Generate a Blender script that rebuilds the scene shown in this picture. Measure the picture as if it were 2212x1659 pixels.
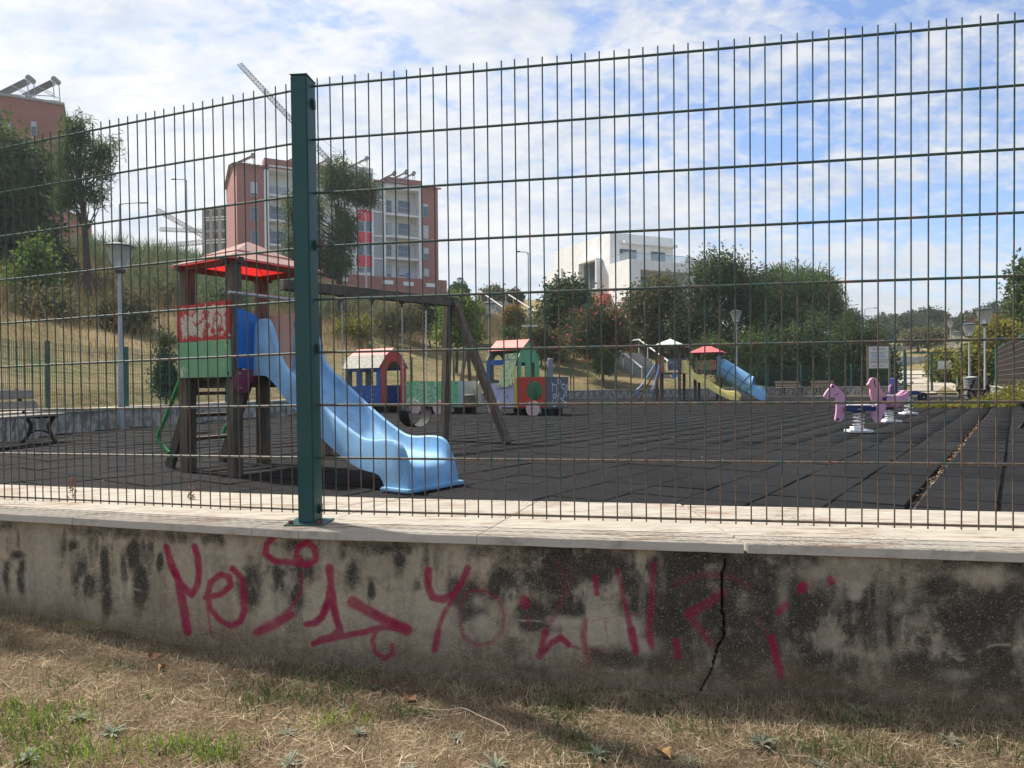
import bpy, bmesh, math, random
import numpy as np
from mathutils import Vector, Matrix, Euler
R = math.radians
random.seed(7); rng = np.random.default_rng(7)
S = bpy.context.scene
for o in list(bpy.data.objects): bpy.data.objects.remove(o)
COL = S.collection

# ------------------------------------------------------------------ camera
CAMH = 0.80
cam = bpy.data.cameras.new('camera'); cam.sensor_width = 36; cam.lens = 2663/3840*36
cam.clip_start = 0.05; cam.clip_end = 3000
co = bpy.data.objects.new('camera', cam); COL.objects.link(co)
co.location = (0, 0, CAMH); co.rotation_euler = (R(90), R(0.58), 0)
S.camera = co
S.render.resolution_x = 1024; S.render.resolution_y = 768
# ------------------------------------------------------------------ sun, sky, exposure
SUN_AZ = -56.0      # degrees, measured from straight ahead (+Y) towards the right (+X)
SUN_EL = 54.0
S.view_settings.view_transform = 'Standard'; S.view_settings.look = 'None'
S.view_settings.gamma = 1.0; S.view_settings.use_curve_mapping = False
S.view_settings.exposure = 2.02
sd = Vector((math.sin(R(SUN_AZ))*math.cos(R(SUN_EL)), math.cos(R(SUN_AZ))*math.cos(R(SUN_EL)), math.sin(R(SUN_EL))))
sun = bpy.data.lights.new('sun', 'SUN'); sun.energy = 2.2; sun.angle = R(2.2); sun.color = (1.0, 0.94, 0.85)
so = bpy.data.objects.new('sun', sun); COL.objects.link(so); so.location = (-30, 20, 40)
so.rotation_euler = sd.to_track_quat('Z', 'Y').to_euler()
W = bpy.data.worlds.new('World'); S.world = W; W.use_nodes = True
nt = W.node_tree; nt.nodes.clear()
def N(tree, kind, **kw):
    n = tree.nodes.new(kind)
    for k, v in kw.items():
        if k in n.inputs.keys(): n.inputs[k].default_value = v
        else: setattr(n, k, v)
    return n
def L(tree, a, b): tree.links.new(a, b)
def M(tree, op, a, b=None, c=None, clamp=False):
    n = tree.nodes.new('ShaderNodeMath'); n.operation = op; n.use_clamp = clamp
    for i, v in enumerate((a, b, c)):
        if v is None: continue
        if hasattr(v, 'node'): L(tree, v, n.inputs[i])
        else: n.inputs[i].default_value = v
    return n.outputs[0]
def ramp(tree, fac, stops, interp='LINEAR'):
    n = tree.nodes.new('ShaderNodeValToRGB'); n.color_ramp.interpolation = interp
    e = n.color_ramp.elements
    while len(e) < len(stops): e.new(0.5)
    for i, (p, c) in enumerate(stops):
        e[i].position = p; e[i].color = c if hasattr(c, '__len__') and len(c) == 4 else ((c, c, c, 1) if not hasattr(c, '__len__') else (*c, 1))
    L(tree, fac, n.inputs[0]); return n.outputs[0]
def mix(tree, fac, a, b, mode='MIX'):
    n = tree.nodes.new('ShaderNodeMix'); n.data_type = 'RGBA'; n.blend_type = mode
    for s, v in ((n.inputs[0], fac), (n.inputs[6], a), (n.inputs[7], b)):
        if hasattr(v, 'node'): L(tree, v, s)
        elif hasattr(v, '__len__'): s.default_value = (*v, 1) if len(v) == 3 else v
        else: s.default_value = v
    return n.outputs[2]
def noise(tree, vec, scale, detail=4, rough=0.55, dist=0.0, out='Fac'):
    n = tree.nodes.new('ShaderNodeTexNoise'); n.inputs['Scale'].default_value = scale
    n.inputs['Detail'].default_value = detail; n.inputs['Roughness'].default_value = rough
    n.inputs['Distortion'].default_value = dist
    if vec is not None: L(tree, vec, n.inputs['Vector'])
    return n.outputs[out]
def sky_world():
    sky = N(nt, 'ShaderNodeTexSky', sky_type='NISHITA', sun_disc=False, sun_elevation=R(SUN_EL), sun_rotation=R(SUN_AZ), altitude=60, air_density=1.0, dust_density=0.6, ozone_density=3.0)
    tc = N(nt, 'ShaderNodeTexCoord')
    sep = N(nt, 'ShaderNodeSeparateXYZ'); L(nt, tc.outputs['Generated'], sep.inputs[0])
    zc = M(nt, 'ADD', M(nt, 'MAXIMUM', sep.outputs[2], 0.0), 0.30)
    u = M(nt, 'DIVIDE', sep.outputs[0], zc); v = M(nt, 'DIVIDE', sep.outputs[1], zc)
    cb = N(nt, 'ShaderNodeCombineXYZ'); L(nt, u, cb.inputs[0]); L(nt, v, cb.inputs[1]); cb.inputs[2].default_value = 3.1
    st = N(nt, 'ShaderNodeMapping'); L(nt, cb.outputs[0], st.inputs[0]); st.inputs['Rotation'].default_value = (0, 0, R(28)); st.inputs['Scale'].default_value = (0.85, 1.25, 1); st.inputs['Location'].default_value = CLOUD_OFF
    q = st.outputs[0]
    big = noise(nt, q, 0.75, 3, 0.5, 0.4); mid = noise(nt, q, 2.3, 7, 0.60, 0.9); fine = noise(nt, q, 8.5, 6, 0.62, 0.5); rip = noise(nt, q, 21.0, 4, 0.6, 0.3)
    # the cloud sheet thickens towards the sun's side, as in the photograph
    dp = N(nt, 'ShaderNodeVectorMath', operation='DOT_PRODUCT'); L(nt, tc.outputs['Generated'], dp.inputs[0]); dp.inputs[1].default_value = sd
    side = M(nt, 'MULTIPLY', M(nt, 'SUBTRACT', dp.outputs['Value'], 0.30), 0.18)
    cov = M(nt, 'ADD', M(nt, 'ADD', M(nt, 'MULTIPLY', big, 0.60), M(nt, 'MULTIPLY', mid, 0.45)), M(nt, 'ADD', M(nt, 'ADD', M(nt, 'MULTIPLY', fine, 0.26), M(nt, 'MULTIPLY', rip, 0.30)), side))
    fac = ramp(nt, cov, [(0.68, 0.0), (0.75, 0.42), (0.81, 0.80), (0.93, 0.97)])
    shade = ramp(nt, M(nt, 'ADD', M(nt, 'MULTIPLY', noise(nt, q, 3.4, 6, 0.62, 0.6), 0.55), M(nt, 'ADD', M(nt, 'MULTIPLY', fine, 0.3), M(nt, 'MULTIPLY', rip, 0.22))), [(0.42, (0.66, 0.72, 0.80)), (0.53, (0.86, 0.89, 0.93)), (0.63, (1.02, 1.01, 0.99))])
    glow = ramp(nt, dp.outputs['Value'], [(0.0, 0.84), (0.45, 0.90), (0.80, 0.96), (1.0, 1.15)])
    cl = mix(nt, 1.0, shade, glow, 'MULTIPLY')
    clb = mix(nt, 1.0, cl, (3.35, 3.35, 3.35), 'MULTIPLY')
    blue = mix(nt, 1.0, sky.outputs[0], (0.52, 0.57, 0.65), 'MULTIPLY')
    out = mix(nt, fac, blue, clb)
    bg = N(nt, 'ShaderNodeBackground'); bg.inputs['Strength'].default_value = 0.075
    L(nt, out, bg.inputs[0])
    wo = N(nt, 'ShaderNodeOutputWorld'); L(nt, bg.outputs[0], wo.inputs[0])
CLOUD_OFF = (0.8, 2.6, 0)
sky_world()
S.render.engine = 'CYCLES'
S.cycles.max_bounces = 6; S.cycles.transparent_max_bounces = 12; S.cycles.diffuse_bounces = 3

# ------------------------------------------------------------------ picture -> place (2212 x 1659 picture units)
FP, CX, CY, RO = 1534.0, 1106.0, 829.5, 0.0101
def ray(px, py):
    x, y = px-CX, py-CY
    return Vector(((x-RO*y)/FP, 1.0, -(y+RO*x)/FP))
def at(px, py, d):
    r = ray(px, py); return Vector((r.x*d, d, CAMH+r.z*d))
def gnd(px, py, z=0.0):
    r = ray(px, py); d = (z-CAMH)/r.z; return Vector((r.x*d, d, z))
def onplane(px, py, p, n):
    r = ray(px, py); o = Vector((0, 0, CAMH)); t = (p-o).dot(n)/r.dot(n); return o+r*t

# ------------------------------------------------------------------ mesh helpers
class MB:
    def __init__(s): s.v = []; s.f = []
    def add(s, vs, fs, m=None):
        o = len(s.v)
        s.v += [tuple(m @ Vector(v)) if m is not None else tuple(v) for v in vs]
        s.f += [tuple(i+o for i in f) for f in fs]; return s
    def box(s, c, d, m=None):
        x, y, z = c; a, b, e = d[0]/2, d[1]/2, d[2]/2
        vs = [(x+i*a, y+j*b, z+k*e) for i in (-1, 1) for j in (-1, 1) for k in (-1, 1)]
        return s.add(vs, [(0,1,3,2),(4,6,7,5),(0,4,5,1),(2,3,7,6),(0,2,6,4),(1,5,7,3)], m)
    def prism(s, pts, t0, t1, m=None):
        # pts: outline (x, z) ccw seen from -y; extruded along y from t0 to t1
        n = len(pts); vs = [(p[0], t0, p[1]) for p in pts]+[(p[0], t1, p[1]) for p in pts]
        fs = [tuple(range(n)), tuple(range(2*n-1, n-1, -1))]+[(i, i+n, (i+1) % n+n, (i+1) % n) for i in range(n)]
        return s.add(vs, fs, m)
    def bar(s, p0, p1, w, h, up=(0, 0, 1)):
        p0, p1 = Vector(p0), Vector(p1); d = (p1-p0).normalized(); u = Vector(up)
        if abs(d.dot(u)) > 0.98: u = Vector((0, 1, 0)) if abs(d.y) < .9 else Vector((1, 0, 0))
        a = d.cross(u).normalized(); b = a.cross(d)
        vs = [p+a*(i*w/2)+b*(j*h/2) for p in (p0, p1) for i, j in ((-1,-1),(1,-1),(1,1),(-1,1))]
        return s.add(vs, [(3,2,1,0),(4,5,6,7),(0,1,5,4),(1,2,6,5),(2,3,7,6),(3,0,4,7)])
    def tube(s, path, r, n=8, cap=True):
        P = [Vector(p) for p in path]; rs = r if hasattr(r, '__len__') else [r]*len(P)
        u = None; o = len(s.v)
        for i, p in enumerate(P):
            d = (P[min(i+1, len(P)-1)]-P[max(i-1, 0)]).normalized()
            if u is None:
                u = d.cross(Vector((0, 0, 1)))
                if u.length < 1e-3: u = d.cross(Vector((0, 1, 0)))
            u = (u-d*u.dot(d)).normalized(); w = d.cross(u)
            s.v += [tuple(p+(u*math.cos(2*math.pi*k/n)+w*math.sin(2*math.pi*k/n))*rs[i]) for k in range(n)]
        for i in range(len(P)-1):
            for k in range(n):
                a = o+i*n+k; b = o+i*n+(k+1) % n; s.f.append((a, b, b+n, a+n))
        if cap:
            s.f.append(tuple(o+k for k in range(n-1, -1, -1))); e = o+(len(P)-1)*n; s.f.append(tuple(e+k for k in range(n)))
        return s
    def lathe(s, prof, n=20, c=(0, 0, 0), cap=True):
        o = len(s.v)
        for r, z in prof:
            s.v += [(c[0]+r*math.cos(2*math.pi*k/n), c[1]+r*math.sin(2*math.pi*k/n), c[2]+z) for k in range(n)]
        for i in range(len(prof)-1):
            for k in range(n):
                a = o+i*n+k; b = o+i*n+(k+1) % n; s.f.append((a, b, b+n, a+n))
        if cap:
            s.f.append(tuple(o+k for k in range(n-1, -1, -1))); e = o+(len(prof)-1)*n; s.f.append(tuple(e+k for k in range(n)))
        return s
    def mesh(s, name, bevel=0, smooth=False, seg=1):
        me = bpy.data.meshes.new(name); me.from_pydata(s.v, [], s.f); me.update()
        bm = bmesh.new(); bm.from_mesh(me); bmesh.ops.recalc_face_normals(bm, faces=bm.faces[:])
        if bevel:
            ed = [e for e in bm.edges if len(e.link_faces) == 2 and e.calc_face_angle(0) > 0.6]
            bmesh.ops.bevel(bm, geom=ed, offset=bevel, segments=seg, affect='EDGES', clamp_overlap=True)
        bm.to_mesh(me); bm.free()
        if smooth:
            for p in me.polygons: p.use_smooth = True
            if smooth != 'all':
                try: me.set_sharp_from_angle(angle=R(40))
                except Exception: pass
        return me
def obj(name, mb, mat, parent=None, loc=(0, 0, 0), rot=(0, 0, 0), bevel=0, smooth=False, seg=1, kind=None):
    me = mb.mesh(name, bevel, smooth, seg) if isinstance(mb, MB) else mb
    if mat is not None and not me.materials: me.materials.append(mat)
    o = bpy.data.objects.new(name, me); COL.objects.link(o)
    o.location = loc; o.rotation_euler = rot
    if parent is not None: o.parent = parent
    if kind: o['kind'] = kind
    return o
def tag(o, label, cat, group=None):
    o['label'] = label; o['category'] = cat
    if group: o['group'] = group
    return o
def thing(name, label, cat, loc=(0, 0, 0), rz=0.0, group=None):
    o = bpy.data.objects.new(name, None); COL.objects.link(o); o.empty_display_size = 0.2
    o.location = loc; o.rotation_euler = (0, 0, rz) if not hasattr(rz, '__len__') else rz
    return tag(o, label, cat, group)
def copy_tree(o, parent=None):
    c = o.copy(); COL.objects.link(c); c.parent = parent
    for ch in list(o.children): copy_tree(ch, c)
    return c
def npmesh(name, V, F, mat=None, smooth=False):
    # V (n,3) array, F list of index arrays (m,3) or (m,4)
    me = bpy.data.meshes.new(name); V = np.asarray(V, np.float32)
    me.vertices.add(len(V)); me.vertices.foreach_set('co', V.ravel())
    F = F if isinstance(F, list) else [F]
    tot = sum(f.size for f in F); npol = sum(len(f) for f in F)
    me.loops.add(tot); me.polygons.add(npol)
    me.loops.foreach_set('vertex_index', np.concatenate([f.ravel() for f in F]).astype(np.int32))
    sizes = np.concatenate([np.full(len(f), f.shape[1]) for f in F]); starts = np.concatenate([[0], np.cumsum(sizes)[:-1]])
    me.polygons.foreach_set('loop_start', starts.astype(np.int32))
    if smooth: me.polygons.foreach_set('use_smooth', np.ones(npol, bool))
    me.update(calc_edges=True); me.validate()
    if mat: me.materials.append(mat)
    return me
def vattr(me, name, data):
    a = me.attributes.new(name, 'FLOAT', 'POINT'); a.data.foreach_set('value', np.asarray(data, np.float32))

# ------------------------------------------------------------------ materials
MATS = {}
def mat(name, col, col2=None, scale=6.0, rough=0.6, bump=0.0, bscale=60.0, wear=None, metal=0.0, detail=5, spec=0.4, stretch=None, lo=0.38, hi=0.62, translucent=None, grime=None):
    if name in MATS: return MATS[name]
    m = bpy.data.materials.new(name); m.use_nodes = True; t = m.node_tree; t.nodes.clear()
    out = N(t, 'ShaderNodeOutputMaterial'); b = N(t, 'ShaderNodeBsdfPrincipled')
    b.inputs['Roughness'].default_value = rough; b.inputs['Metallic'].default_value = metal; b.inputs['Specular IOR Level'].default_value = spec
    tc = N(t, 'ShaderNodeTexCoord'); vec = tc.outputs['Object']
    if stretch:
        mp = N(t, 'ShaderNodeMapping'); L(t, vec, mp.inputs[0]); mp.inputs['Scale'].default_value = stretch; svec = mp.outputs[0]
    else: svec = vec
    c = col
    if col2 is not None:
        f = ramp(t, noise(t, svec, scale, detail, 0.6), [(lo, 0.0), (hi, 1.0)]); c = mix(t, f, col, col2)
    if wear:      # (colour, amount 0..1, scale)
        th = 0.68-0.3*wear[1]; f = ramp(t, noise(t, svec, wear[2], 7, 0.65, 0.4), [(th, 0.0), (th+0.035, 1.0)]); c = mix(t, f, c, wear[0])
    if grime:     # (colour, amount, scale): soft dirt
        f = ramp(t, noise(t, vec, grime[2], 6, 0.65), [(0.42, 0.0), (0.75, grime[1])]); c = mix(t, f, c, grime[0])
    if hasattr(c, 'node'): L(t, c, b.inputs['Base Color'])
    else: b.inputs['Base Color'].default_value = (*c, 1)
    if bump:
        bn = N(t, 'ShaderNodeBump'); bn.inputs['Strength'].default_value = bump; bn.inputs['Distance'].default_value = 0.01
        L(t, noise(t, svec, bscale, 5, 0.6), bn.inputs['Height']); L(t, bn.outputs[0], b.inputs['Normal'])
    sh = b.outputs[0]
    if translucent:
        tr = N(t, 'ShaderNodeBsdfTranslucent'); ms = N(t, 'ShaderNodeMixShader'); ms.inputs[0].default_value = translucent
        if hasattr(c, 'node'): L(t, c, tr.inputs[0])
        else: tr.inputs[0].default_value = (*c, 1)
        L(t, sh, ms.inputs[1]); L(t, tr.outputs[0], ms.inputs[2]); sh = ms.outputs[0]
    L(t, sh, out.inputs[0]); MATS[name] = m
    return m
def glass(name, col=(0.10, 0.14, 0.18), rough=0.06):
    return mat(name, col, rough=rough, spec=0.9)
def clear(name, tint=(0.9, 0.93, 0.93), alpha=0.25):
    m = bpy.data.materials.new(name); m.use_nodes = True; t = m.node_tree; t.nodes.clear()
    out = N(t, 'ShaderNodeOutputMaterial'); tr = N(t, 'ShaderNodeBsdfTransparent'); tr.inputs[0].default_value = (*tint, 1)
    g = N(t, 'ShaderNodeBsdfPrincipled'); g.inputs['Base Color'].default_value = (0.75, 0.78, 0.78, 1); g.inputs['Roughness'].default_value = 0.15
    ms = N(t, 'ShaderNodeMixShader'); ms.inputs[0].default_value = alpha
    L(t, tr.outputs[0], ms.inputs[1]); L(t, g.outputs[0], ms.inputs[2]); L(t, ms.outputs[0], out.inputs[0]); return m
wood = mat('weathered_wood', (0.075, 0.056, 0.042), (0.15, 0.118, 0.09), 5, 0.85, 0.5, 40, stretch=(7, 7, 0.7))
woodx = mat('weathered_wood_beam', (0.07, 0.054, 0.042), (0.14, 0.11, 0.088), 4, 0.85, 0.4, 40)
steel = mat('galvanised_steel', (0.45, 0.46, 0.47), (0.33, 0.34, 0.35), 9, 0.45, metal=0.7)
boltm = mat('dark_bolt', (0.06, 0.05, 0.05), rough=0.5, metal=0.6)
blackr = mat('black_rubber', (0.018, 0.018, 0.02), rough=0.8)
greenpost = mat('green_painted_steel', (0.009, 0.064, 0.063), (0.013, 0.076, 0.073), 3, 0.5, 0.05, 300, spec=0.4, grime=((0.07, 0.09, 0.085), 0.35, 7))
fargreen = mat('dark_green_fence_paint', (0.016, 0.10, 0.080), (0.03, 0.12, 0.09), 4, 0.5)

# vectorised value noise for masks
def vnoise(x, y, seed=0):
    xi = np.floor(x).astype(np.int64); yi = np.floor(y).astype(np.int64); xf = x-xi; yf = y-yi
    def h(a, b):
        n = (a*374761393+b*668265263+seed*1442695041) & 0x7fffffff
        n = ((n ^ (n >> 13))*1274126177) & 0x7fffffff
        return ((n ^ (n >> 16)) & 0xffff)/65535.0
    u = xf*xf*(3-2*xf); v = yf*yf*(3-2*yf)
    return (h(xi, yi)*(1-u)+h(xi+1, yi)*u)*(1-v)+(h(xi, yi+1)*(1-u)+h(xi+1, yi+1)*u)*v
def fbm(x, y, seed=0, o=5, rough=0.5):
    t = 0; a = 1; s = 0
    for i in range(o):
        t = t+a*vnoise(x*2**i+17.3*i, y*2**i+5.1*i, seed+i); s += a; a *= rough
    return t/s
def sstep(e0, e1, x):
    t = np.clip((x-e0)/(e1-e0), 0, 1); return t*t*(3-2*t)
# ================================================================== the ground
PG = [(-7.7, 5.2), (-8.0, 9.7), (-8.1, 12.6), (-7.8, 14.6), (-7.0, 17.7), (-6.0, 20.5), (3.1, 36.0), (17.6, 43.0), (22.4, 40.5), (24.9, 39.5), (25.4, 37.8), (16.4, 22.8), (12.3, 15.5), (9.6, 8.5), (6.4, 1.55)]
FRONT = [(6.4, 1.55), (-0.66, 2.85), (-7.7, 5.2)]
PG_ALL = PG + [(-0.66, 2.85)]
def seg_dist(x, y, a, b):
    ax, ay = a; bx, by = b; dx, dy = bx-ax, by-ay
    t = np.clip(((x-ax)*dx+(y-ay)*dy)/(dx*dx+dy*dy), 0, 1)
    return np.hypot(x-ax-t*dx, y-ay-t*dy)
def inside(x, y, poly):
    r = np.zeros(x.shape, bool); n = len(poly)
    for i in range(n):
        x0, y0 = poly[i]; x1, y1 = poly[(i+1) % n]
        c = ((y0 > y) != (y1 > y)); xx = (x1-x0)*(y-y0)/((y1-y0) if y1 != y0 else 1e-9)+x0
        r ^= (c & (x < xx))
    return r
HS = np.array([0, 4, 9, 20, 32, 60, 95, 300, 2000]); HH = np.array([0, 0.75, 2.0, 5.0, 8.0, 11.6, 13.2, 17, 30.])
RS = np.array([0, 10, 22, 35, 55, 90, 140, 300, 2000]); RH = np.array([0, 0.2, 0.7, 1.6, 3.5, 7.4, 11, 17, 30.])
def height(x, y):
    x = np.asarray(x, float); y = np.asarray(y, float)
    s = np.full(x.shape, 1e9)
    for i in range(len(PG)-1): s = np.minimum(s, seg_dist(x, y, PG[i], PG[i+1]))
    fr = np.minimum(seg_dist(x, y, FRONT[0], FRONT[1]), seg_dist(x, y, FRONT[1], FRONT[2]))
    ins = inside(x, y, PG_ALL)
    az = np.arctan2(x-2, np.maximum(y, 1.0)); b = sstep(0.16, 0.42, az); sl = s*(1+0.25*sstep(-0.15, -0.50, az))
    hl = np.interp(sl, HS, HH)*(1+0.10*np.sin(x*0.11+1)*np.sin(y*0.07)); hr = np.interp(s, RS, RH)
    h = 0.36+(1-b)*hl+b*hr+0.25*(fbm(x*0.25, y*0.25, 3)-0.5)*sstep(1.5, 8, s)
    h = np.where(s < 1.0, -0.05, h)
    h = np.where(ins, -0.05, h)
    wy = np.where(x > -0.66, 2.85-0.184*(x+0.66), 2.85-0.334*(x+0.66))
    front = (~ins) & (y < wy+0.4) & (np.abs(x) < 60)
    return np.where(front, -0.40, h)
def hz(x, y): return float(height(np.array([x]), np.array([y]))[0])
def ground_mat(name, cols, scale):
    m = bpy.data.materials.new(name); m.use_nodes = True; t = m.node_tree; b = t.nodes['Principled BSDF']; b.inputs['Roughness'].default_value = 0.95; b.inputs['Specular IOR Level'].default_value = 0.1
    tc = N(t, 'ShaderNodeTexCoord'); v = tc.outputs['Object']
    f1 = ramp(t, noise(t, v, scale, 6, 0.6), [(0.40, 0.0), (0.60, 1.0)]); f2 = ramp(t, noise(t, v, scale*0.22, 5, 0.55), [(0.42, 0.0), (0.60, 1.0)])
    mp = N(t, 'ShaderNodeMapping'); L(t, v, mp.inputs[0]); mp.inputs['Rotation'].default_value = (0, 0, R(-35)); mp.inputs['Scale'].default_value = (0.5, 3.2, 3)
    f3 = ramp(t, noise(t, mp.outputs[0], scale*1.2, 5, 0.6), [(0.45, 0.0), (0.62, 1.0)])
    c = mix(t, f1, cols[0], cols[1]); c = mix(t, f2, c, cols[2]); c = mix(t, M(t, 'MULTIPLY', f3, 0.6), c, cols[3])
    L(t, c, b.inputs['Base Color'])
    bn = N(t, 'ShaderNodeBump'); bn.inputs['Strength'].default_value = 0.9; bn.inputs['Distance'].default_value = 0.08
    L(t, noise(t, v, 7, 6, 0.7), bn.inputs['Height']); L(t, bn.outputs[0], b.inputs['Normal']); return m
def axis(parts):
    out = []
    for a, b, st in parts: out += list(np.arange(a, b, st))
    return np.array(out+[parts[-1][1]], float)
xs = axis([(-1500, -300, 150), (-300, -90, 15), (-90, -40, 4), (-40, 40, 0.8), (40, 120, 5), (120, 300, 15), (300, 1500, 150)])
ys = axis([(-60, -4, 7), (-4, 60, 0.8), (60, 120, 3), (120, 300, 12), (300, 1800, 150)])
gx, gy = np.meshgrid(xs, ys); gz = height(gx, gy)
nx, ny = len(xs), len(ys); idx = np.arange(nx*ny).reshape(ny, nx)
hill_mat = ground_mat('dry_hillside_grass', [(0.15, 0.115, 0.055), (0.22, 0.165, 0.085), (0.095, 0.10, 0.038), (0.25, 0.19, 0.105)], 1.1)
me = npmesh('hillside_ground', np.stack([gx.ravel(), gy.ravel(), gz.ravel()], 1), np.stack([idx[:-1, :-1].ravel(), idx[:-1, 1:].ravel(), idx[1:, 1:].ravel(), idx[1:, :-1].ravel()], 1), hill_mat, True)
terrain = obj('ground', me, None, kind='structure')

# ------------------------------------------------------------------ playground surface of rubber tiles
base_m = mat('tile_bed_soil', (0.030, 0.026, 0.022), (0.05, 0.042, 0.032), 9, 0.95)
rub = bpy.data.materials.new('black_rubber_tile'); rub.use_nodes = True
def rubber(m):
    t = m.node_tree; b = t.nodes['Principled BSDF']; b.inputs['Roughness'].default_value = 0.9; b.inputs['Specular IOR Level'].default_value = 0.12
    g = N(t, 'ShaderNodeNewGeometry'); oi = N(t, 'ShaderNodeObjectInfo')
    p = g.outputs['Position']
    f1 = ramp(t, noise(t, p, 0.55, 5, 0.6), [(0.35, 0.0), (0.68, 1.0)]); f2 = ramp(t, noise(t, p, 160, 3, 0.6), [(0.3, 0.75), (0.75, 1.3)])
    c = mix(t, f1, (0.0062, 0.0066, 0.0078), (0.0115, 0.0115, 0.0125))
    c = mix(t, 1.0, c, f2, 'MULTIPLY')
    # scattered pale grit and bird droppings
    vo = N(t, 'ShaderNodeTexVoronoi'); L(t, p, vo.inputs['Vector']); vo.inputs['Scale'].default_value = 3.1
    sp = ramp(t, M(t, 'ADD', vo.outputs['Distance'], M(t, 'MULTIPLY', noise(t, p, 45, 2), 0.03)), [(0.058, 0.85), (0.066, 0.0)])
    gate = ramp(t, noise(t, p, 1.7, 2), [(0.50, 0.0), (0.60, 1.0)])
    c = mix(t, M(t, 'MULTIPLY', sp, gate), c, (0.34, 0.33, 0.31))
    dust = ramp(t, noise(t, p, 2.6, 6, 0.68, 0.6), [(0.48, 0.0), (0.72, 0.35)]); c = mix(t, dust, c, (0.025, 0.025, 0.026))
    rnd = M(t, 'ADD', 0.80, M(t, 'MULTIPLY', oi.outputs['Random'], 0.40)); c = mix(t, 1.0, c, rnd, 'MULTIPLY')
    L(t, c, b.inputs['Base Color'])
    bn = N(t, 'ShaderNodeBump'); bn.inputs['Strength'].default_value = 0.5; bn.inputs['Distance'].default_value = 0.004
    L(t, noise(t, p, 220, 3), bn.inputs['Height']); L(t, bn.outputs[0], b.inputs['Normal'])
rubber(rub)
TS = 0.43; TA = R(35.3)
ta = np.array([math.sin(TA), math.cos(TA)]); tb = np.array([math.cos(TA), -math.sin(TA)])
pgm = MB(); pv = [(x, y, -0.045) for x, y in PG_ALL]; pgm.add(pv, [tuple(range(len(pv)))])
playground = obj('playground_ground', pgm, base_m, kind='structure')
tiles = []
PIN = [(p[0], p[1]) for p in PG_ALL]
for i in range(-60, 90):
    for j in range(-60, 60):
        p = ta*(i+0.5)*TS+tb*((j+0.5)*TS-0.567)
        x, y = p
        if -9 < x < 28 and 1 < y < 46: tiles.append((i, j, x, y))
T = np.array(tiles); ok = inside(T[:, 2], T[:, 3], PIN); 
dmin = np.full(len(T), 1e9)
for i in range(len(PG_ALL)): dmin = np.minimum(dmin, seg_dist(T[:, 2], T[:, 3], PG_ALL[i], PG_ALL[(i+1) % len(PG_ALL)]))
T = T[ok & (dmin > 0.20)]
wob = 0.022*(fbm(T[:, 2]*0.35, T[:, 3]*0.35, 5)-0.5)*2; wob2 = 0.022*(fbm(T[:, 2]*0.35+40, T[:, 3]*0.35, 9)-0.5)*2
sh = np.where(T[:, 1] >= 0, 0.05, 0.0)+np.where(T[:, 1] >= 1, 0.012, 0.0)     # the wide open joint
px = T[:, 2]+ta[0]*wob+tb[0]*(wob2+sh); py = T[:, 3]+ta[1]*wob+tb[1]*(wob2+sh)
sx = px/py*FP+CX; vis = (sx > -80) & (sx < 2300) & (py > 3.6)
size = np.where(vis, 1/py**2.6, 0); order = np.argsort(-size); near = order[:300]; far = order[300:]
def tile_mesh(dx, dy):
    m = MB(); a, b = dx/2, dy/2; e = 0.006
    v = [(-a, -b, -0.044), (a, -b, -0.044), (a, b, -0.044), (-a, b, -0.044), (-a, -b, -e), (a, -b, -e), (a, b, -e), (-a, b, -e), (-a+e, -b+e, 0), (a-e, -b+e, 0), (a-e, b-e, 0), (-a+e, b-e, 0)]
    m.add(v, [(0,1,5,4),(1,2,6,5),(2,3,7,6),(3,0,4,7),(4,5,9,8),(5,6,10,9),(6,7,11,10),(7,4,8,11),(8,9,10,11)])
    me = m.mesh('tile'); me.materials.append(rub); return me
tmesh = [tile_mesh(TS-g, TS-h) for g, h in ((0.016, 0.007), (0.012, 0.004), (0.022, 0.010), (0.012, 0.005))]
for k in near:
    o = bpy.data.objects.new('tile', tmesh[(int(T[k, 1])*2 + random.choice((0, 0, 1))) % 4]); COL.objects.link(o); o.parent = playground
    o.location = (px[k], py[k], random.uniform(-0.007, 0.001)); o.rotation_euler = (random.uniform(-.008, .008), random.uniform(-.012, .012), math.pi/2-TA+random.uniform(-.006, .006))
V = []; Fq = []
n0 = len(far); ca, sa = math.cos(math.pi/2-TA), math.sin(math.pi/2-TA)
gg = rng.uniform(0.004, 0.014, (n0, 2)); hzv = rng.uniform(-0.008, 0.001, n0); tl = rng.uniform(-.012, .012, (n0, 2))
cor = np.array([(-1, -1), (1, -1), (1, 1), (-1, 1)])/2.0
lx = cor[None, :, 0]*(TS-gg[:, :1]*1.7); ly = cor[None, :, 1]*(TS-gg[:, 1:])
X = px[far][:, None]+lx*ca-ly*sa; Y = py[far][:, None]+lx*sa+ly*ca
Zt = hzv[:, None]+lx*tl[:, :1]+ly*tl[:, 1:]
Vt = np.stack([np.concatenate([X, X], 1), np.concatenate([Y, Y], 1), np.concatenate([np.full_like(X, -0.044), Zt], 1)], 2).reshape(-1, 3)
bi = np.arange(n0)*8; fq = np.array([(0,1,5,4),(1,2,6,5),(2,3,7,6),(3,0,4,7),(4,5,6,7)])
me = npmesh('far_tiles', Vt, (bi[:, None, None]+fq[None]).reshape(-1, 4), rub)
obj('tile', me, None, playground, kind='stuff')
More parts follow.
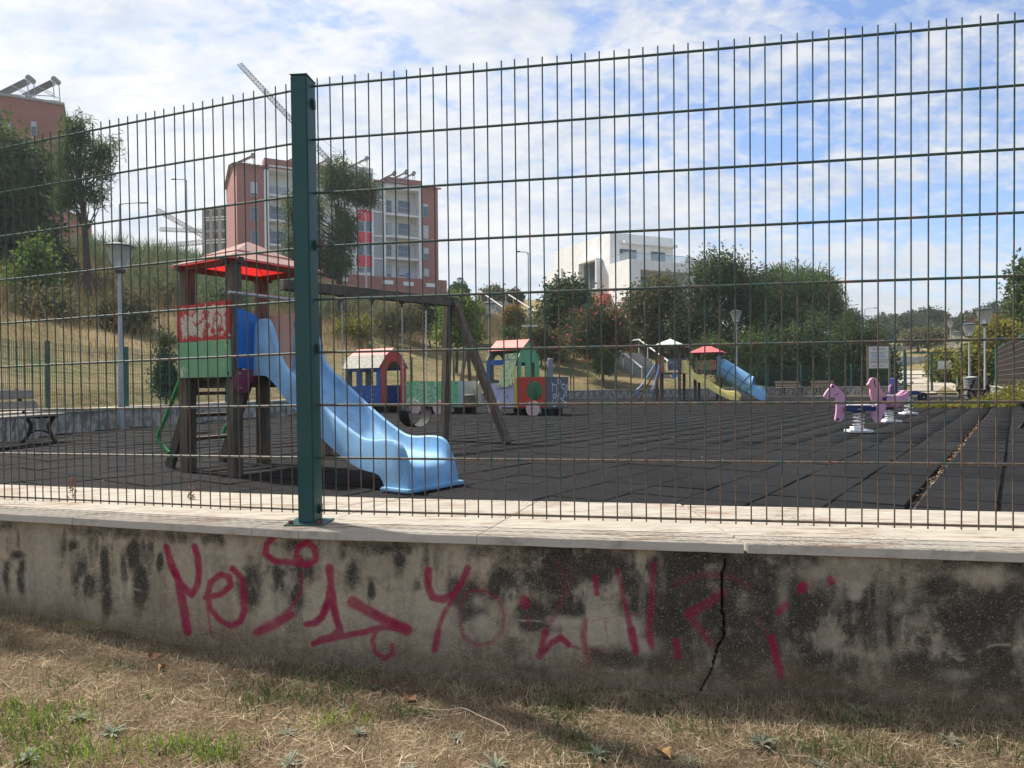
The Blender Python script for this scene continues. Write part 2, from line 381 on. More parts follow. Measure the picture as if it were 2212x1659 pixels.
# dead leaves lying in the open joint
leafm = mat('dry_leaf_litter', (0.22, 0.11, 0.05), (0.12, 0.07, 0.04), 30, 0.9, wear=((0.42, 0.34, 0.22), 0.5, 25))
def flakes(n, pos, smin, smax, flat=0.6):
    P = np.array([pos() for _ in range(n)]); q = rng.normal(size=(n, 3)); q[:, 2] *= 1-flat; q /= np.linalg.norm(q, axis=1)[:, None]
    w = rng.normal(size=(n, 3)); w[:, 2] *= 1-flat; w -= q*(w*q).sum(1)[:, None]; w /= np.linalg.norm(w, axis=1)[:, None]
    s = rng.uniform(smin, smax, n)[:, None]; V = np.stack([P-q*s, P+w*s*.5, P+q*s, P-w*s*.5], 1).reshape(-1, 3)
    return V, np.arange(n*4).reshape(-1, 4)
def joint_pos():
    t = random.triangular(4.6, 17, 7.5); b = -0.567+random.uniform(0.004, 0.05)
    p = ta*(t*1.02+0.35)+tb*b; return (p[0], p[1], random.uniform(-0.025, 0.012))
V1, F1 = flakes(480, joint_pos, 0.005, 0.018); lit = obj('leaf_litter', npmesh('leaf_litter', V1, F1, leafm), None, kind='stuff')
tag(lit, 'orange dead leaves and pale grit lying in the widest joint between the black tiles', 'leaf litter')

# ================================================================== boundary wall and fence round the playground
plaster = bpy.data.materials.new('mouldy_plaster'); plaster.use_nodes = True
def pl(m):
    t = m.node_tree; b = t.nodes['Principled BSDF']; b.inputs['Roughness'].default_value = 0.92
    tc = N(t, 'ShaderNodeTexCoord'); v = tc.outputs['Object']
    mp = N(t, 'ShaderNodeMapping'); L(t, v, mp.inputs[0]); mp.inputs['Scale'].default_value = (1, 1, 0.6)
    f = ramp(t, noise(t, mp.outputs[0], 8.5, 7, 0.68), [(0.43, 0.0), (0.56, 1.0)]); f2 = ramp(t, noise(t, v, 1.3, 5), [(0.4, 0.0), (0.65, 1.0)])
    c = mix(t, f, (0.44, 0.42, 0.38), (0.12, 0.118, 0.105)); c = mix(t, M(t, 'MULTIPLY', f2, 0.5), c, (0.30, 0.27, 0.22)); L(t, c, b.inputs['Base Color'])
pl(plaster)
cope_far = mat('weathered_pale_coping', (0.45, 0.42, 0.36), (0.28, 0.26, 0.22), 2.5, 0.9)
def run(pts):
    out = [Vector((*p, 0)) for p in pts]; return out
def offset(pts, d):
    res = []
    for i, p in enumerate(pts):
        a = pts[max(i-1, 0)]; b = pts[min(i+1, len(pts)-1)]; t = (b-a).normalized(); res.append(p+Vector((-t.y, t.x, 0))*d)
    return res
def wall_run(label, pts, top, name='boundary_wall'):
    P = run(pts); t = thing(name, label, 'wall', P[0])
    i0, i1 = offset(P, 0.0), offset(P, 0.28)
    def strip(a, b, z0, z1):
        m = MB()
        for k in range(len(a)-1):
            vs = [a[k], b[k], b[k+1], a[k+1]]; vs = [v-P[0] for v in vs]
            o = len(m.v); m.v += [(v.x, v.y, z0) for v in vs]+[(v.x, v.y, z1) for v in vs]
            m.f += [(o,o+3,o+7,o+4),(o+1,o+5,o+6,o+2),(o+4,o+7,o+6,o+5),(o,o+4,o+5,o+1),(o+3,o+2,o+6,o+7)]
        return m
    obj('wall_body', strip(i0, i1, -0.04, top-0.05), plaster, t)
    c0, c1 = offset(P, -0.04), offset(P, 0.33)
    obj('coping', strip(c0, c1, top-0.052, top), cope_far, t)
    return t
def wire_bay(p0, p1, z0, z1, th, step=0.05, name='wire_mesh'):
    m = MB(); L_ = (p1-p0).length; n = int(L_/step); d = (p1-p0)/n
    for k in range(1, n):
        q = p0+d*k; m.bar((q.x, q.y, z0), (q.x, q.y, z1), th, th)
    for z in np.arange(z0+0.03, z1-0.01, 0.2): m.bar((p0.x, p0.y, z), (p1.x, p1.y, z), th*1.5, th*1.5)
    return m
def fence_run(label, pts, z0, z1, bay=2.5, off=0.14, step=0.05, th=0.005):
    P = offset(run(pts), off); t = thing('mesh_fence', label, 'fence', (P[0].x, P[0].y, z0)); o = Vector((P[0].x, P[0].y, z0))
    for k in range(len(P)-1):
        seg = P[k+1]-P[k]; n = max(1, round(seg.length/bay))
        for j in range(n):
            a = P[k]+seg*(j/n)-o; b = P[k]+seg*((j+1)/n)-o
            pm = MB().box((a.x, a.y, (z1-z0+0.03)/2), (0.06, 0.06, z1-z0+0.03)); obj('post', pm, fargreen, t)
            a.z = b.z = 0; obj('wire_mesh', wire_bay(a, b, 0.04, z1-z0, th, step), fargreen, t, kind='stuff')
    a = P[-1]-o; obj('post', MB().box((a.x, a.y, (z1-z0+0.03)/2), (0.06, 0.06, z1-z0+0.03)), fargreen, t)
    return t
wl = PG[0:6]; wall_run('mould-streaked low plaster wall behind the curved-leg bench', wl, 0.42)
wb = PG[5:9]; wall_run('long low wall behind the toy train and the yellow slide', wb, 0.46)
wr = PG[9:15]; wall_run('low pale wall under the brown screen, beside the black benches', wr, 0.46)
fence_run('green wire mesh fence on the mould-streaked wall behind the curved-leg bench', wl, 0.42, 1.62)
fence_run('green wire mesh fence along the foot of the dry slope behind the toy train', wb, 0.46, 1.75, off=0.16, step=0.06, th=0.004)
fence_run('green wire mesh fence carrying the brown screen beside the black benches', wr, 0.46, 2.35, off=0.16, step=0.6, th=0.005)
# brown screen fixed to the fence on the right
scr = mat('brown_screen_panel', (0.024, 0.018, 0.014), (0.034, 0.026, 0.020), 3, 0.85, spec=0.1)
a, b = offset(run(wr), 0.09), None
st_ = thing('privacy_screen', 'dark brown slatted screen fixed behind the wire fence beside the black benches', 'screen', (a[2].x, a[2].y, 0.47))
for k0, k1 in ((2, 3), (1, 2)):
    sgm = a[k1]-a[k0]; ln = sgm.length if k0 == 2 else 0; 
    A0, A1 = (a[3], a[2]) if k0 == 2 else (a[2], a[2]+(a[1]-a[2])*0.78)
    n = int((A1-A0).length/0.16)
    for j in range(n):
        q0 = A0+(A1-A0)*(j/n)-st_.location; q1 = A0+(A1-A0)*((j+0.97)/n)-st_.location
        obj('slat', MB().bar((q0.x, q0.y, 0.90), (q1.x, q1.y, 0.90), 0.02, 1.76), scr, st_)
    for zz in np.arange(0.08, 1.8, 0.21):
        w0 = A0-st_.location; w1 = A1-st_.location; nn_ = Vector((w1.y-w0.y, -(w1.x-w0.x), 0)).normalized()*-0.02; obj('wire', MB().bar((w0.x+nn_.x, w0.y+nn_.y, zz), (w1.x+nn_.x, w1.y+nn_.y, zz), 0.012, 0.012), steel, st_)

# ================================================================== the near wall, its coping and the near fence
CP, SP_ = math.cos(R(-1.158)), math.sin(R(-1.158))
def fr(p): return Vector((p[0], p[1]*CP+p[2]*SP_, -p[1]*SP_+p[2]*CP+CAMH))
def frd(p): return Vector((p[0], p[1]*CP+p[2]*SP_, -p[1]*SP_+p[2]*CP))
FR0 = fr((-0.7168, 2.6813, -0.5273)); FRD = frd((math.cos(-.1821), math.sin(-.1821), 0.0016)); FRD.z = 0; FRD.normalize()
FL0 = fr((-1.7889, 3.0695, -0.5515)); FLD = frd((math.cos(-.3496), math.sin(-.3496), 0.0212)); FLD.normalize()
FUP = frd((0, 0, 1)).normalized()
ZC = FR0.z-0.045                         # top of the coping under the right panel
nR = Vector((FRD.y, -FRD.x, 0)); nL = Vector((FLD.y, -FLD.x, 0)).normalized()      # towards the camera
def line_x(p, d, q, e):                  # plan intersection of two lines
    det = d.x*(-e.y)+e.x*d.y; t = ((q.x-p.x)*(-e.y)+e.x*(q.y-p.y))/det; return Vector((p.x+d.x*t, p.y+d.y*t, 0))
FLz = FLD.z/math.hypot(FLD.x, FLD.y); FLp = Vector((FLD.x, FLD.y, 0)).normalized()
def bend(off): return line_x(FR0+nR*off, FRD, FL0+nL*off, FLp)
def zc_at(v, side):                      # coping height, falls to the left along the left run
    return ZC if side > 0 else ZC-FLz*max(0.0, (bend(0)-v).dot(FLp))
# --- wall faces as dense sheets that carry the stains and the sprayed paint
GZ = -0.30
OFFW = 0.125
def za(x, y): return (x/1.40615/1.736, (1700+y/1.40615)/1.736)
def zb(x, y): return ((1200+x/1.4057)/1.736, (1700+y/1.4057)/1.736)
def zcc(x, y): return ((2500+x/1.406)/1.736, (1700+y/1.406)/1.736)
ST = []      # strokes: (points in picture units, width px, strength)
def st(f, w, s, *p): ST.append(([f(*q) for q in p], w, s))
st(za, 26, 1, (875,490),(905,590),(950,690),(1010,745),(1040,700),(1050,620),(1040,540),(1025,490)); st(za, 32, 1, (945,690),(970,820),(990,940))
st(za, 24, .95, (1085,760),(1160,745),(1215,700),(1210,650),(1160,640),(1110,680),(1095,750),(1110,820),(1160,880),(1220,910),(1270,885),(1290,820),(1285,740),(1275,660),(1230,610)); st(za, 12, .6, (1085,760),(1100,860),(1115,950))
st(za, 26, 1, (1440,445),(1405,480),(1400,530),(1450,570),(1540,575),(1620,590),(1665,560),(1660,500),(1620,470),(1570,490),(1560,550),(1620,590))
st(za, 22, .6, (1590,630),(1585,720),(1550,800),(1480,860),(1400,900)); st(za, 36, .85, (1530,850),(1440,905),(1355,945)); st(za, 14, .35, (860,650),(880,720),(870,800))
st(za, 26, 1, (1740,600),(1745,690),(1730,780),(1700,860),(1660,895),(1620,900)); st(za, 20, .9, (1750,700),(1770,830),(1790,930),(1740,975),(1650,1005))
st(zb, 24, 1, (45,600),(55,680),(60,760),(80,850),(115,960)); st(zb, 26, .9, (0,985),(115,965),(220,945),(330,915),(455,930)); st(zb, 42, 1, (170,785),(250,830),(340,880),(455,930)); st(zb, 22, .75, (300,930),(275,990),(290,1050),(340,1080),(385,1060),(380,1010))
st(zb, 28, .95, (570,615),(570,700),(595,760),(650,770),(710,740),(745,680),(780,605)); st(zb, 20, .75, (720,740),(650,850),(620,940)); st(zb, 30, .85, (622,940),(605,1035))
st(zb, 20, .55, (860,720),(780,730),(740,800),(735,880),(760,970),(820,1010),(900,1000),(960,940),(970,850),(940,760),(860,720)); st(zb, 36, 1, (1078,775),(1082,798)); st(zb, 22, .5, (1095,860),(1100,890))
st(zb, 22, .5, (1260,560),(1280,640),(1290,740),(1250,830),(1190,940)); st(zb, 26, .85, (1190,940),(1155,1070)); st(zb, 20, .4, (1320,560),(1330,680),(1290,760)); st(zb, 22, .85, (1155,1075),(1220,1000),(1270,970),(1310,1010)); st(zb, 14, .5, (1310,1010),(1400,1035),(1540,1040))
st(zb, 24, .8, (1450,650),(1460,740)); st(zb, 22, .65, (1400,880),(1390,960),(1400,1050),(1420,1110)); st(zb, 16, .35, (1420,890),(1500,870),(1620,850),(1720,840)); st(zb, 22, .7, (1570,620),(1600,760),(1640,930)); st(zb, 28, 1, (1640,930),(1665,1050)); st(zb, 26, .8, (1760,590),(1750,700),(1745,850),(1730,930),(1750,1020)); st(zb, 26, 1, (1875,990),(1890,1065)); st(zb, 14, .4, (1500,880),(1520,1030)); st(zb, 22, .5, (1880,690),(1968,660)); st(zb, 46, .8, (1945,845),(1962,838))
st(zcc, 26, .5, (50,700),(90,660),(200,640),(330,650),(440,700)); st(zcc, 20, .4, (60,700),(100,770)); st(zcc, 38, .75, (110,845),(200,800),(290,740)); st(zcc, 32, .65, (110,850),(160,910),(230,1000)); st(zcc, 22, .45, (480,880),(540,960)); st(zcc, 32, .95, (555,980),(575,1070),(600,1170)); st(zcc, 30, .8, (620,800),(590,840)); st(zcc, 38, 1, (708,712),(722,700)); st(zcc, 30, .8, (862,662),(868,680)); st(zcc, 30, .5, (400,680),(440,705))
DK = [(15,1250,9,45),(48,1250,10,48),(35,1200,18,12),(150,1180,22,15),(172,1230,16,40),(190,1265,28,30),(228,1235,14,65),(230,1300,13,40),(290,1195,16,40),(305,1265,18,55),(345,1215,8,22),(270,1240,8,50),
 (540,1265,28,55),(602,1250,36,36),(655,1235,34,40),(640,1290,26,34),(720,1195,55,22),(758,1235,18,42),(800,1275,9,26),(865,1215,16,30),(905,1265,12,16),(985,1280,30,40),(1015,1300,38,55),(1095,1265,50,50),(1210,1235,55,60),(1300,1225,75,50),(1250,1310,90,36),(1430,1240,70,60),(1500,1320,80,70),(1690,1320,130,90),(1880,1330,140,85),(2090,1350,130,90),(1600,1250,70,55),(2030,1270,60,32),(2190,1300,50,60),(1150,1330,70,40),(1380,1310,60,30),(2000,1440,120,50),(1780,1440,120,40),(1340,1420,90,25)]
LT = [(470,1192,50,6,.8),(1360,1362,34,26,.9),(1395,1395,40,22,.6),(1030,1300,14,16,.7),(1034,1352,22,22,.9),(700,1330,40,40,.5),(930,1300,60,50,.4),(1230,1340,60,10,.6),(110,1200,10,40,.7),(60,1320,60,8,.5),(1940,1310,26,16,.5),(1975,1340,30,14,.4),(2060,1455,50,14,.4),(2130,1240,60,22,.5),(1760,1240,30,16,.5),(1860,1230,30,14,.4),(1750,1180,22,14,.4),(1690,1290,14,60,.4)]
CR = [(1568,1203),(1561,1230),(1557,1262),(1562,1290),(1559,1320),(1566,1345),(1562,1375),(1552,1395),(1546,1420),(1538,1445),(1527,1465),(1515,1490),(1505,1512)]
def polydist(X, Y, pts):
    D = np.full(X.shape, 1e9)
    if len(pts) == 1: return np.hypot(X-pts[0][0], Y-pts[0][1])
    for a, b in zip(pts[:-1], pts[1:]): D = np.minimum(D, seg_dist(X, Y, a, b))
    return D
def to_px(P):
    d = P[:, 1]; xr = P[:, 0]/d*FP; yr = -(P[:, 2]-CAMH)/d*FP
    return xr+RO*yr+CX, yr-RO*xr+CY
wallm = bpy.data.materials.new('stained_sprayed_plaster'); wallm.use_nodes = True
def wm(m):
    t = m.node_tree; b = t.nodes['Principled BSDF']; b.inputs['Roughness'].default_value = 0.93; b.inputs['Specular IOR Level'].default_value = 0.15
    g = N(t, 'ShaderNodeTexCoord'); p = g.outputs['Object']
    at_ = lambda n: N(t, 'ShaderNodeAttribute', attribute_name=n).outputs['Fac']
    fine = noise(t, p, 190, 4, 0.7); mid = noise(t, p, 40, 5, 0.65); big = noise(t, p, 6, 5, 0.6); mot = noise(t, p, 15, 9, 0.72, 0.3)
    c = mix(t, ramp(t, big, [(0.38, 0.0), (0.62, 1.0)]), (0.57, 0.475, 0.335), (0.47, 0.405, 0.30))
    c = mix(t, ramp(t, mid, [(0.35, 0.0), (0.75, 0.6)]), c, (0.34, 0.28, 0.195))
    lt = at_('light'); lf = M(t, 'MULTIPLY', lt, ramp(t, M(t, 'ADD', M(t, 'MULTIPLY', fine, 0.35), M(t, 'MULTIPLY', mot, 0.7)), [(0.44, 0.1), (0.60, 1.0)]))
    dk = at_('dark')
    df = ramp(t, M(t, 'ADD', dk, M(t, 'MULTIPLY', M(t, 'SUBTRACT', M(t, 'ADD', M(t, 'ADD', M(t, 'MULTIPLY', fine, 0.45), M(t, 'MULTIPLY', mid, 0.35)), M(t, 'MULTIPLY', mot, 0.75)), 0.775), 1.5)), [(0.22, 0.0), (0.72, 0.95)])
    di = at_('dirt'); c = mix(t, M(t, 'MULTIPLY', di, ramp(t, M(t, 'ADD', M(t, 'MULTIPLY', fine, 0.5), M(t, 'MULTIPLY', mid, 0.5)), [(0.35, 0.4), (0.65, 1.0)])), c, (0.20, 0.175, 0.135))
    c = mix(t, df, c, mix(t, ramp(t, mid, [(0.4, 0.0), (0.7, 1.0)]), (0.040, 0.038, 0.032), (0.092, 0.082, 0.063)))
    c = mix(t, M(t, 'MULTIPLY', lf, 0.85), c, (0.64, 0.58, 0.46))
    so_ = at_('soil'); c = mix(t, M(t, 'MULTIPLY', so_, ramp(t, M(t, 'ADD', M(t, 'MULTIPLY', fine, .5), M(t, 'MULTIPLY', mid, .5)), [(0.30, 0.35), (0.6, 0.95)])), c, (0.20, 0.135, 0.082))
    # pale grains of the worn render showing through
    gr = ramp(t, noise(t, p, 185, 3, 0.6), [(0.575, 0.0), (0.68, 0.9)]); c = mix(t, M(t, 'MULTIPLY', gr, 0.75), c, (0.46, 0.43, 0.36))
    pa = at_('paint'); pf = ramp(t, M(t, 'ADD', pa, M(t, 'MULTIPLY', M(t, 'SUBTRACT', fine, 0.55), 0.75)), [(0.18, 0.0), (0.66, 0.92)])
    pf = M(t, 'MULTIPLY', pf, ramp(t, mot, [(0.30, 0.75), (0.55, 1.0)]))
    c = mix(t, M(t, 'MULTIPLY', pf, M(t, 'ADD', 0.55, M(t, 'MULTIPLY', pa, 0.45))), c, mix(t, ramp(t, mid, [(.3, 0.0), (.7, 1.0)]), (0.42, 0.018, 0.085), (0.29, 0.014, 0.060)))
    ck = at_('crack'); c = mix(t, ck, c, (0.006, 0.006, 0.006))
    L(t, c, b.inputs['Base Color'])
    bn = N(t, 'ShaderNodeBump'); bn.inputs['Strength'].default_value = 0.9; bn.inputs['Distance'].default_value = 0.009
    L(t, M(t, 'ADD', fine, M(t, 'MULTIPLY', mid, 1.5)), bn.inputs['Height']); L(t, bn.outputs[0], b.inputs['Normal'])
wm(wallm)
def wall_sheet(p0, d, length, n, side, ext=0.0, st_=0.005):
    nu = int(length/st_)+1; nv = int((ZC-0.03-GZ)/st_)+1
    u = np.linspace(0, length, nu); w = np.linspace(0, 1, nv); U, Wv = np.meshgrid(u, w)
    px_ = p0.x+d.x*U; py_ = p0.y+d.y*U
    top = (ZC-0.028)+0*U if side > 0 else ZC-0.028-FLz*(length-U+ext)
    pz = GZ+(top-GZ)*Wv
    # the render is slightly uneven
    rel = 0.004*(fbm(U*6, pz*6, 21)-0.5)
    P = np.stack([px_.ravel(), py_.ravel(), pz.ravel()], 1); X, Y = to_px(P); Uf = U.ravel(); Zf = pz.ravel()
    dark = np.zeros(len(X)); 
    wx = 14*(fbm(Uf*7, Zf*7, 31)-0.5); wy = 14*(fbm(Uf*7+9, Zf*7, 37)-0.5)
    for cx, cy, rx, ry in DK:
        q = ((X+wx-cx)/rx)**2+((Y+wy-cy)/ry)**2; dark = np.maximum(dark, np.exp(-q*0.9))
    dark *= 0.80+0.9*(fbm(Uf*5, Zf*4, 41, 6, .6)-0.30)
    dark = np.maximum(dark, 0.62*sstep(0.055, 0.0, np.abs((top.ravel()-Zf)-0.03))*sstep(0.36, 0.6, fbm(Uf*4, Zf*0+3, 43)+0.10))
    gen = sstep(0.40, 0.62, fbm(Uf*3, Zf*3, 47, 6, .6))*(0.18+0.62*sstep(930, 1250, X))*(0.50+0.95*fbm(Uf*11, Zf*11, 49, 4, .6)); dark = np.maximum(dark, gen)
    hh_ = (top.ravel()-Zf)     # run-off streaks below the coping
    run_ = sstep(0.50, 0.72, fbm(Uf*15, Zf*1.6, 141, 5, .6))*sstep(0.55, 0.05, hh_*(0.6+1.2*fbm(Uf*6, Zf*0, 143)))
    dark = np.maximum(dark, run_*0.6)
    dirt = np.clip((0.45+0.3*sstep(900, 1300, X))*sstep(0.42, 0.68, fbm(Uf*4.5, Zf*3.0, 151, 6, .62))+0.5*sstep(0.52, 0.7, fbm(Uf*22, Zf*3.0, 153, 4, .6)), 0, 0.9)
    light = np.zeros(len(X))
    for cx, cy, rx, ry, s in LT:
        light = np.maximum(light, s*np.exp(-(((X+wx*0.7-cx)/rx)**2+((Y+wy*0.7-cy)/ry)**2)))
    light = np.maximum(light, 0.60*sstep(0.56, 0.74, fbm(Uf*9, Zf*5, 53, 6, .6)))
    light = np.maximum(light, 0.28*sstep(0.58, 0.74, fbm(Uf*18, Zf*3.0, 57, 5, .6)))
    # hairline efflorescence
    for pts in ([(1095,1345),(1150,1342),(1205,1347),(1260,1390-45),(1300,1350),(1330,1346),(1390,1346)], [(1955,1325),(1950,1360),(1958,1400),(1966,1430)], [(2000,1392),(2040,1402),(2075,1425),(2110,1412),(2140,1398),(2180,1396)], [(280,1272),(340,1280),(400,1276)]):
        light = np.maximum(light, 0.62*np.exp(-(polydist(X+wx*0.9, Y+wy*1.1, pts)/2.6)**2)*sstep(.3, .55, fbm(Uf*25, Zf*25, 77)))
    dark *= 1-0.8*np.clip(light*1.2, 0, 1)
    soil = sstep(0.15, 0.03, (Zf-(-0.205))+0.12*(fbm(Uf*6, Zf*2, 61)-0.5))
    soil = np.maximum(soil, 0.5*sstep(0.22, 0.05, (Zf+0.215)+0.2*(fbm(Uf*3, Zf*2, 63)-0.5)))
    paint = np.zeros(len(X)); sp = (X/1.0)
    for pts, wd, s in ST:
        wpx = wd*0.41*0.76
        lo = min(q[0] for q in pts)-40; hi = max(q[0] for q in pts)+40
        k = np.where((X > lo) & (X < hi))[0]
        if len(k) == 0: continue
        D = polydist(X[k]+1.6*(fbm(Uf[k]*90, Zf[k]*90, 171, 2)-.5), Y[k], pts)*(0.78+0.5*fbm(Uf[k]*10, Zf[k]*10, 173, 3)); paint[k] = np.maximum(paint[k], np.maximum(s*sstep(wpx*1.6, wpx*0.35, D), 0.30*s*np.exp(-(D/(wpx*1.9))**2)))
    paint *= (1-0.22*np.clip(dark, 0, 1))*(0.78+0.5*fbm(Uf*14, Zf*14, 161))
    k = np.where((X > 1480) & (X < 1590))[0]; crack = np.zeros(len(X))
    if len(k):
        jx = 9.0*(fbm(Zf[k]*45, Zf[k]*0, 71)-0.5)
        D = polydist(X[k]+jx, Y[k], CR); wd = np.interp(Y[k], [1200, 1350, 1420, 1512], [1.6, 1.7, 1.2, 0.9])*(0.55+0.9*fbm(Zf[k]*40, Zf[k]*0+7, 73)); crack[k] = sstep(wd*1.15, wd*0.75, D)
    depth = rel.ravel()-0.045*crack
    P[:, 0] += n.x*depth; P[:, 1] += n.y*depth
    ii = np.arange(nu*nv).reshape(nv, nu)
    me = npmesh('wall_face', P, np.stack([ii[:-1, :-1].ravel(), ii[:-1, 1:].ravel(), ii[1:, 1:].ravel(), ii[1:, :-1].ravel()], 1), wallm, True)
    for nm, dt in (('dark', dark), ('light', light), ('soil', soil), ('paint', paint), ('crack', crack), ('dirt', dirt)): vattr(me, nm, dt)
    return me
bw = bend(OFFW)
wt = thing('low_wall', 'stained low plaster wall with magenta graffiti under the green fence', 'wall', (0, 0, 0))
LRW, LLW = 3.4, 3.2
obj('wall_face', wall_sheet(bw, FRD, LRW, nR, 1), None, wt)['label'] = 'blackened wall face with magenta spray paint and a long vertical crack'
obj('wall_face', wall_sheet(bw-FLp*LLW, FLp, LLW, nL, -1), None, wt)['label'] = 'beige streaked wall face with magenta spray paint'
obj('wall_face', wall_sheet(bw+FRD*LRW, FRD, 3.2, nR, 1, 0.0, 0.009), None, wt); obj('wall_face', wall_sheet(bw-FLp*(LLW+3.2), FLp, 3.2, nL, -1, LLW, 0.009), None, wt)
LRW += 3.2; LLW += 3.2
core = MB()
for a, d, n, ln, sg in ((bw, FRD, nR, LRW, 1), (bw-FLp*LLW, FLp, nL, LLW, -1)):
    q0 = a-n*0.055; q1 = a+d*ln-n*0.055; r0 = a-n*0.66; r1 = a+d*ln-n*0.66
    z1 = ZC-0.03; z0 = ZC-0.03-(FLz*ln if sg < 0 else 0)
    core.add([(q0.x,q0.y,GZ),(q1.x,q1.y,GZ),(r1.x,r1.y,GZ),(r0.x,r0.y,GZ),(q0.x,q0.y,z0),(q1.x,q1.y,z1),(r1.x,r1.y,z1),(r0.x,r0.y,z0)], [(0,1,5,4),(1,2,6,5),(2,3,7,6),(3,0,4,7),(4,5,6,7)])
obj('wall_core', core, mat('dark_wall_core', (0.03, 0.028, 0.025), rough=1.0), wt)
# --- coping stones
cop = bpy.data.materials.new('limestone_coping'); cop.use_nodes = True
def cm(m):
    t = m.node_tree; b = t.nodes['Principled BSDF']; b.inputs['Roughness'].default_value = 0.85; b.inputs['Specular IOR Level'].default_value = 0.2
    g = N(t, 'ShaderNodeNewGeometry'); p = g.outputs['Position']
    mp = N(t, 'ShaderNodeMapping'); L(t, p, mp.inputs[0]); mp.inputs['Rotation'].default_value = (0, 0, R(11)); mp.inputs['Scale'].default_value = (0.22, 1, 1); q = mp.outputs[0]
    fine = noise(t, p, 120, 5, 0.7); st1 = noise(t, q, 34, 6, 0.7); st2 = noise(t, q, 8, 5, 0.6); blot = noise(t, p, 2.3, 4, 0.6)
    c = mix(t, ramp(t, st1, [(0.40, 0.0), (0.62, 1.0)]), (0.36, 0.33, 0.28), (0.27, 0.24, 0.195))
    c = mix(t, M(t, 'MULTIPLY', ramp(t, M(t, 'ADD', st1, M(t, 'MULTIPLY', st2, 0.6)), [(0.80, 0.0), (0.93, 1.0)]), ramp(t, blot, [(0.40, 0.0), (0.56, 0.9)])), c, (0.20, 0.13, 0.09))
    blk = M(t, 'MULTIPLY', ramp(t, noise(t, p, 75, 6, 0.7), [(0.50, 0.0), (0.60, 1.0)]), ramp(t, noise(t, p, 1.5, 3), [(0.52, 0.0), (0.64, 1.0)])); c = mix(t, M(t, 'MULTIPLY', blk, 0.85), c, (0.075, 0.07, 0.065))
    pit = ramp(t, fine, [(0.68, 0.0), (0.74, 0.55)]); c = mix(t, pit, c, (0.22, 0.18, 0.14))
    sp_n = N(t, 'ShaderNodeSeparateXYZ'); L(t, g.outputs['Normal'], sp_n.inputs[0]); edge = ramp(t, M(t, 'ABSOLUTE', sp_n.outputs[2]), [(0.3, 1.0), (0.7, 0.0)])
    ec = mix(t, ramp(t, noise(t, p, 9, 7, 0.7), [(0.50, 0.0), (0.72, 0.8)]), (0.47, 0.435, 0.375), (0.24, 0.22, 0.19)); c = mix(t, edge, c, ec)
    L(t, c, b.inputs['Base Color']); bn = N(t, 'ShaderNodeBump'); bn.inputs['Strength'].default_value = 0.4; bn.inputs['Distance'].default_value = 0.004; L(t, M(t, 'ADD', fine, st1), bn.inputs['Height']); L(t, bn.outputs[0], b.inputs['Normal'])
cm(cop)
CF, CB = 0.150, -0.585
bf, bb = bend(CF), bend(CB)
def stone(name_pts, zf, gap=0.0015, drop=0.0):
    (f0, f1, b1, b0) = name_pts
    m = MB(); z = [zf(q)-drop for q in (f0, f1, b1, b0)]
    # a slightly uneven, chipped slab edge
    n = 14; vs = []; top = []
    for (a, b, za_, zb_) in ((f0, f1, z[0], z[1]), (b1, b0, z[2], z[3])):
        for k in range(n+1):
            q = a+(b-a)*(k/n); zz = za_+(zb_-za_)*(k/n); top.append((q.x+random.uniform(-.0012, .0012), q.y+random.uniform(-.0015, .0015), zz+random.uniform(-.0006, .0006)))
    N_ = len(top); bot = [(x, y, zq-0.031) for x, y, zq in top]
    m.v = top+bot; m.f = [tuple(range(N_)), tuple(range(2*N_-1, N_-1, -1))]+[(i, (i+1) % N_, (i+1) % N_+N_, i+N_) for i in range(N_)]
    return m
zR = lambda v: ZC
zL = lambda v: ZC-FLz*max(0.0, (bend(0)-v).dot(FLp))
def cut(front_px, side):                 # stone joint: front edge seen at picture x -> distance along the run
    p, d, n = (bf, FRD, nR) if side > 0 else (bf, FLp, nL)
    r = ray(front_px[0], front_px[1]); o = Vector((0, 0, CAMH)); q = o+r*((p-o).dot(n)/r.dot(n)); return (q-p).dot(d)
jr = [0.0, cut((1030, 1160), 1), cut((1608, 1186), 1), 3.35, 5.0, 6.55]
jl = [-6.35, -4.7, -3.1, cut((156, 1124), -1)-0.0, cut((543, 1144), -1), 0.0]
G = 0.0012
for k in range(len(jr)-1):
    u0, u1 = jr[k]+(G if k else 0), jr[k+1]-G
    if k == 2: u0 += 0.010
    sk = -0.10
    a0 = bf+FRD*u0; a1 = bf+FRD*u1; c1 = bf+FRD*(u1+ (0.10 if k == 0 else (-0.16 if k == 1 else 0)))-nR*(CF-CB); c0 = bf+FRD*(u0+(0.10 if k == 1 else (-0.16 if k == 2 else 0)))-nR*(CF-CB)
    if k == 0: c0 = bb+FRD*0.06
    if k == 1: a1 = a1+nR*0.006
    if k == 2: a0 = a0-nR*0.012
    obj('coping_stone', stone((a0, a1, c1, c0), zR, drop=0.004 if k == 2 else 0), cop, wt, bevel=0.002)
for k in range(len(jl)-1):
    u0, u1 = jl[k]+G, jl[k+1]-G
    a0 = bf+FLp*u0; a1 = bf+FLp*u1; c1 = bf+FLp*(u1+0.12)-nL*(CF-CB); c0 = bf+FLp*(u0+(0.12 if k else 0))-nL*(CF-CB)
    if k == len(jl)-2: c1 = bb+FRD*0.057; a1 = bf-FRD*0.0012
    obj('coping_stone', stone((a0, a1, c1, c0), zL), cop, wt, bevel=0.002)

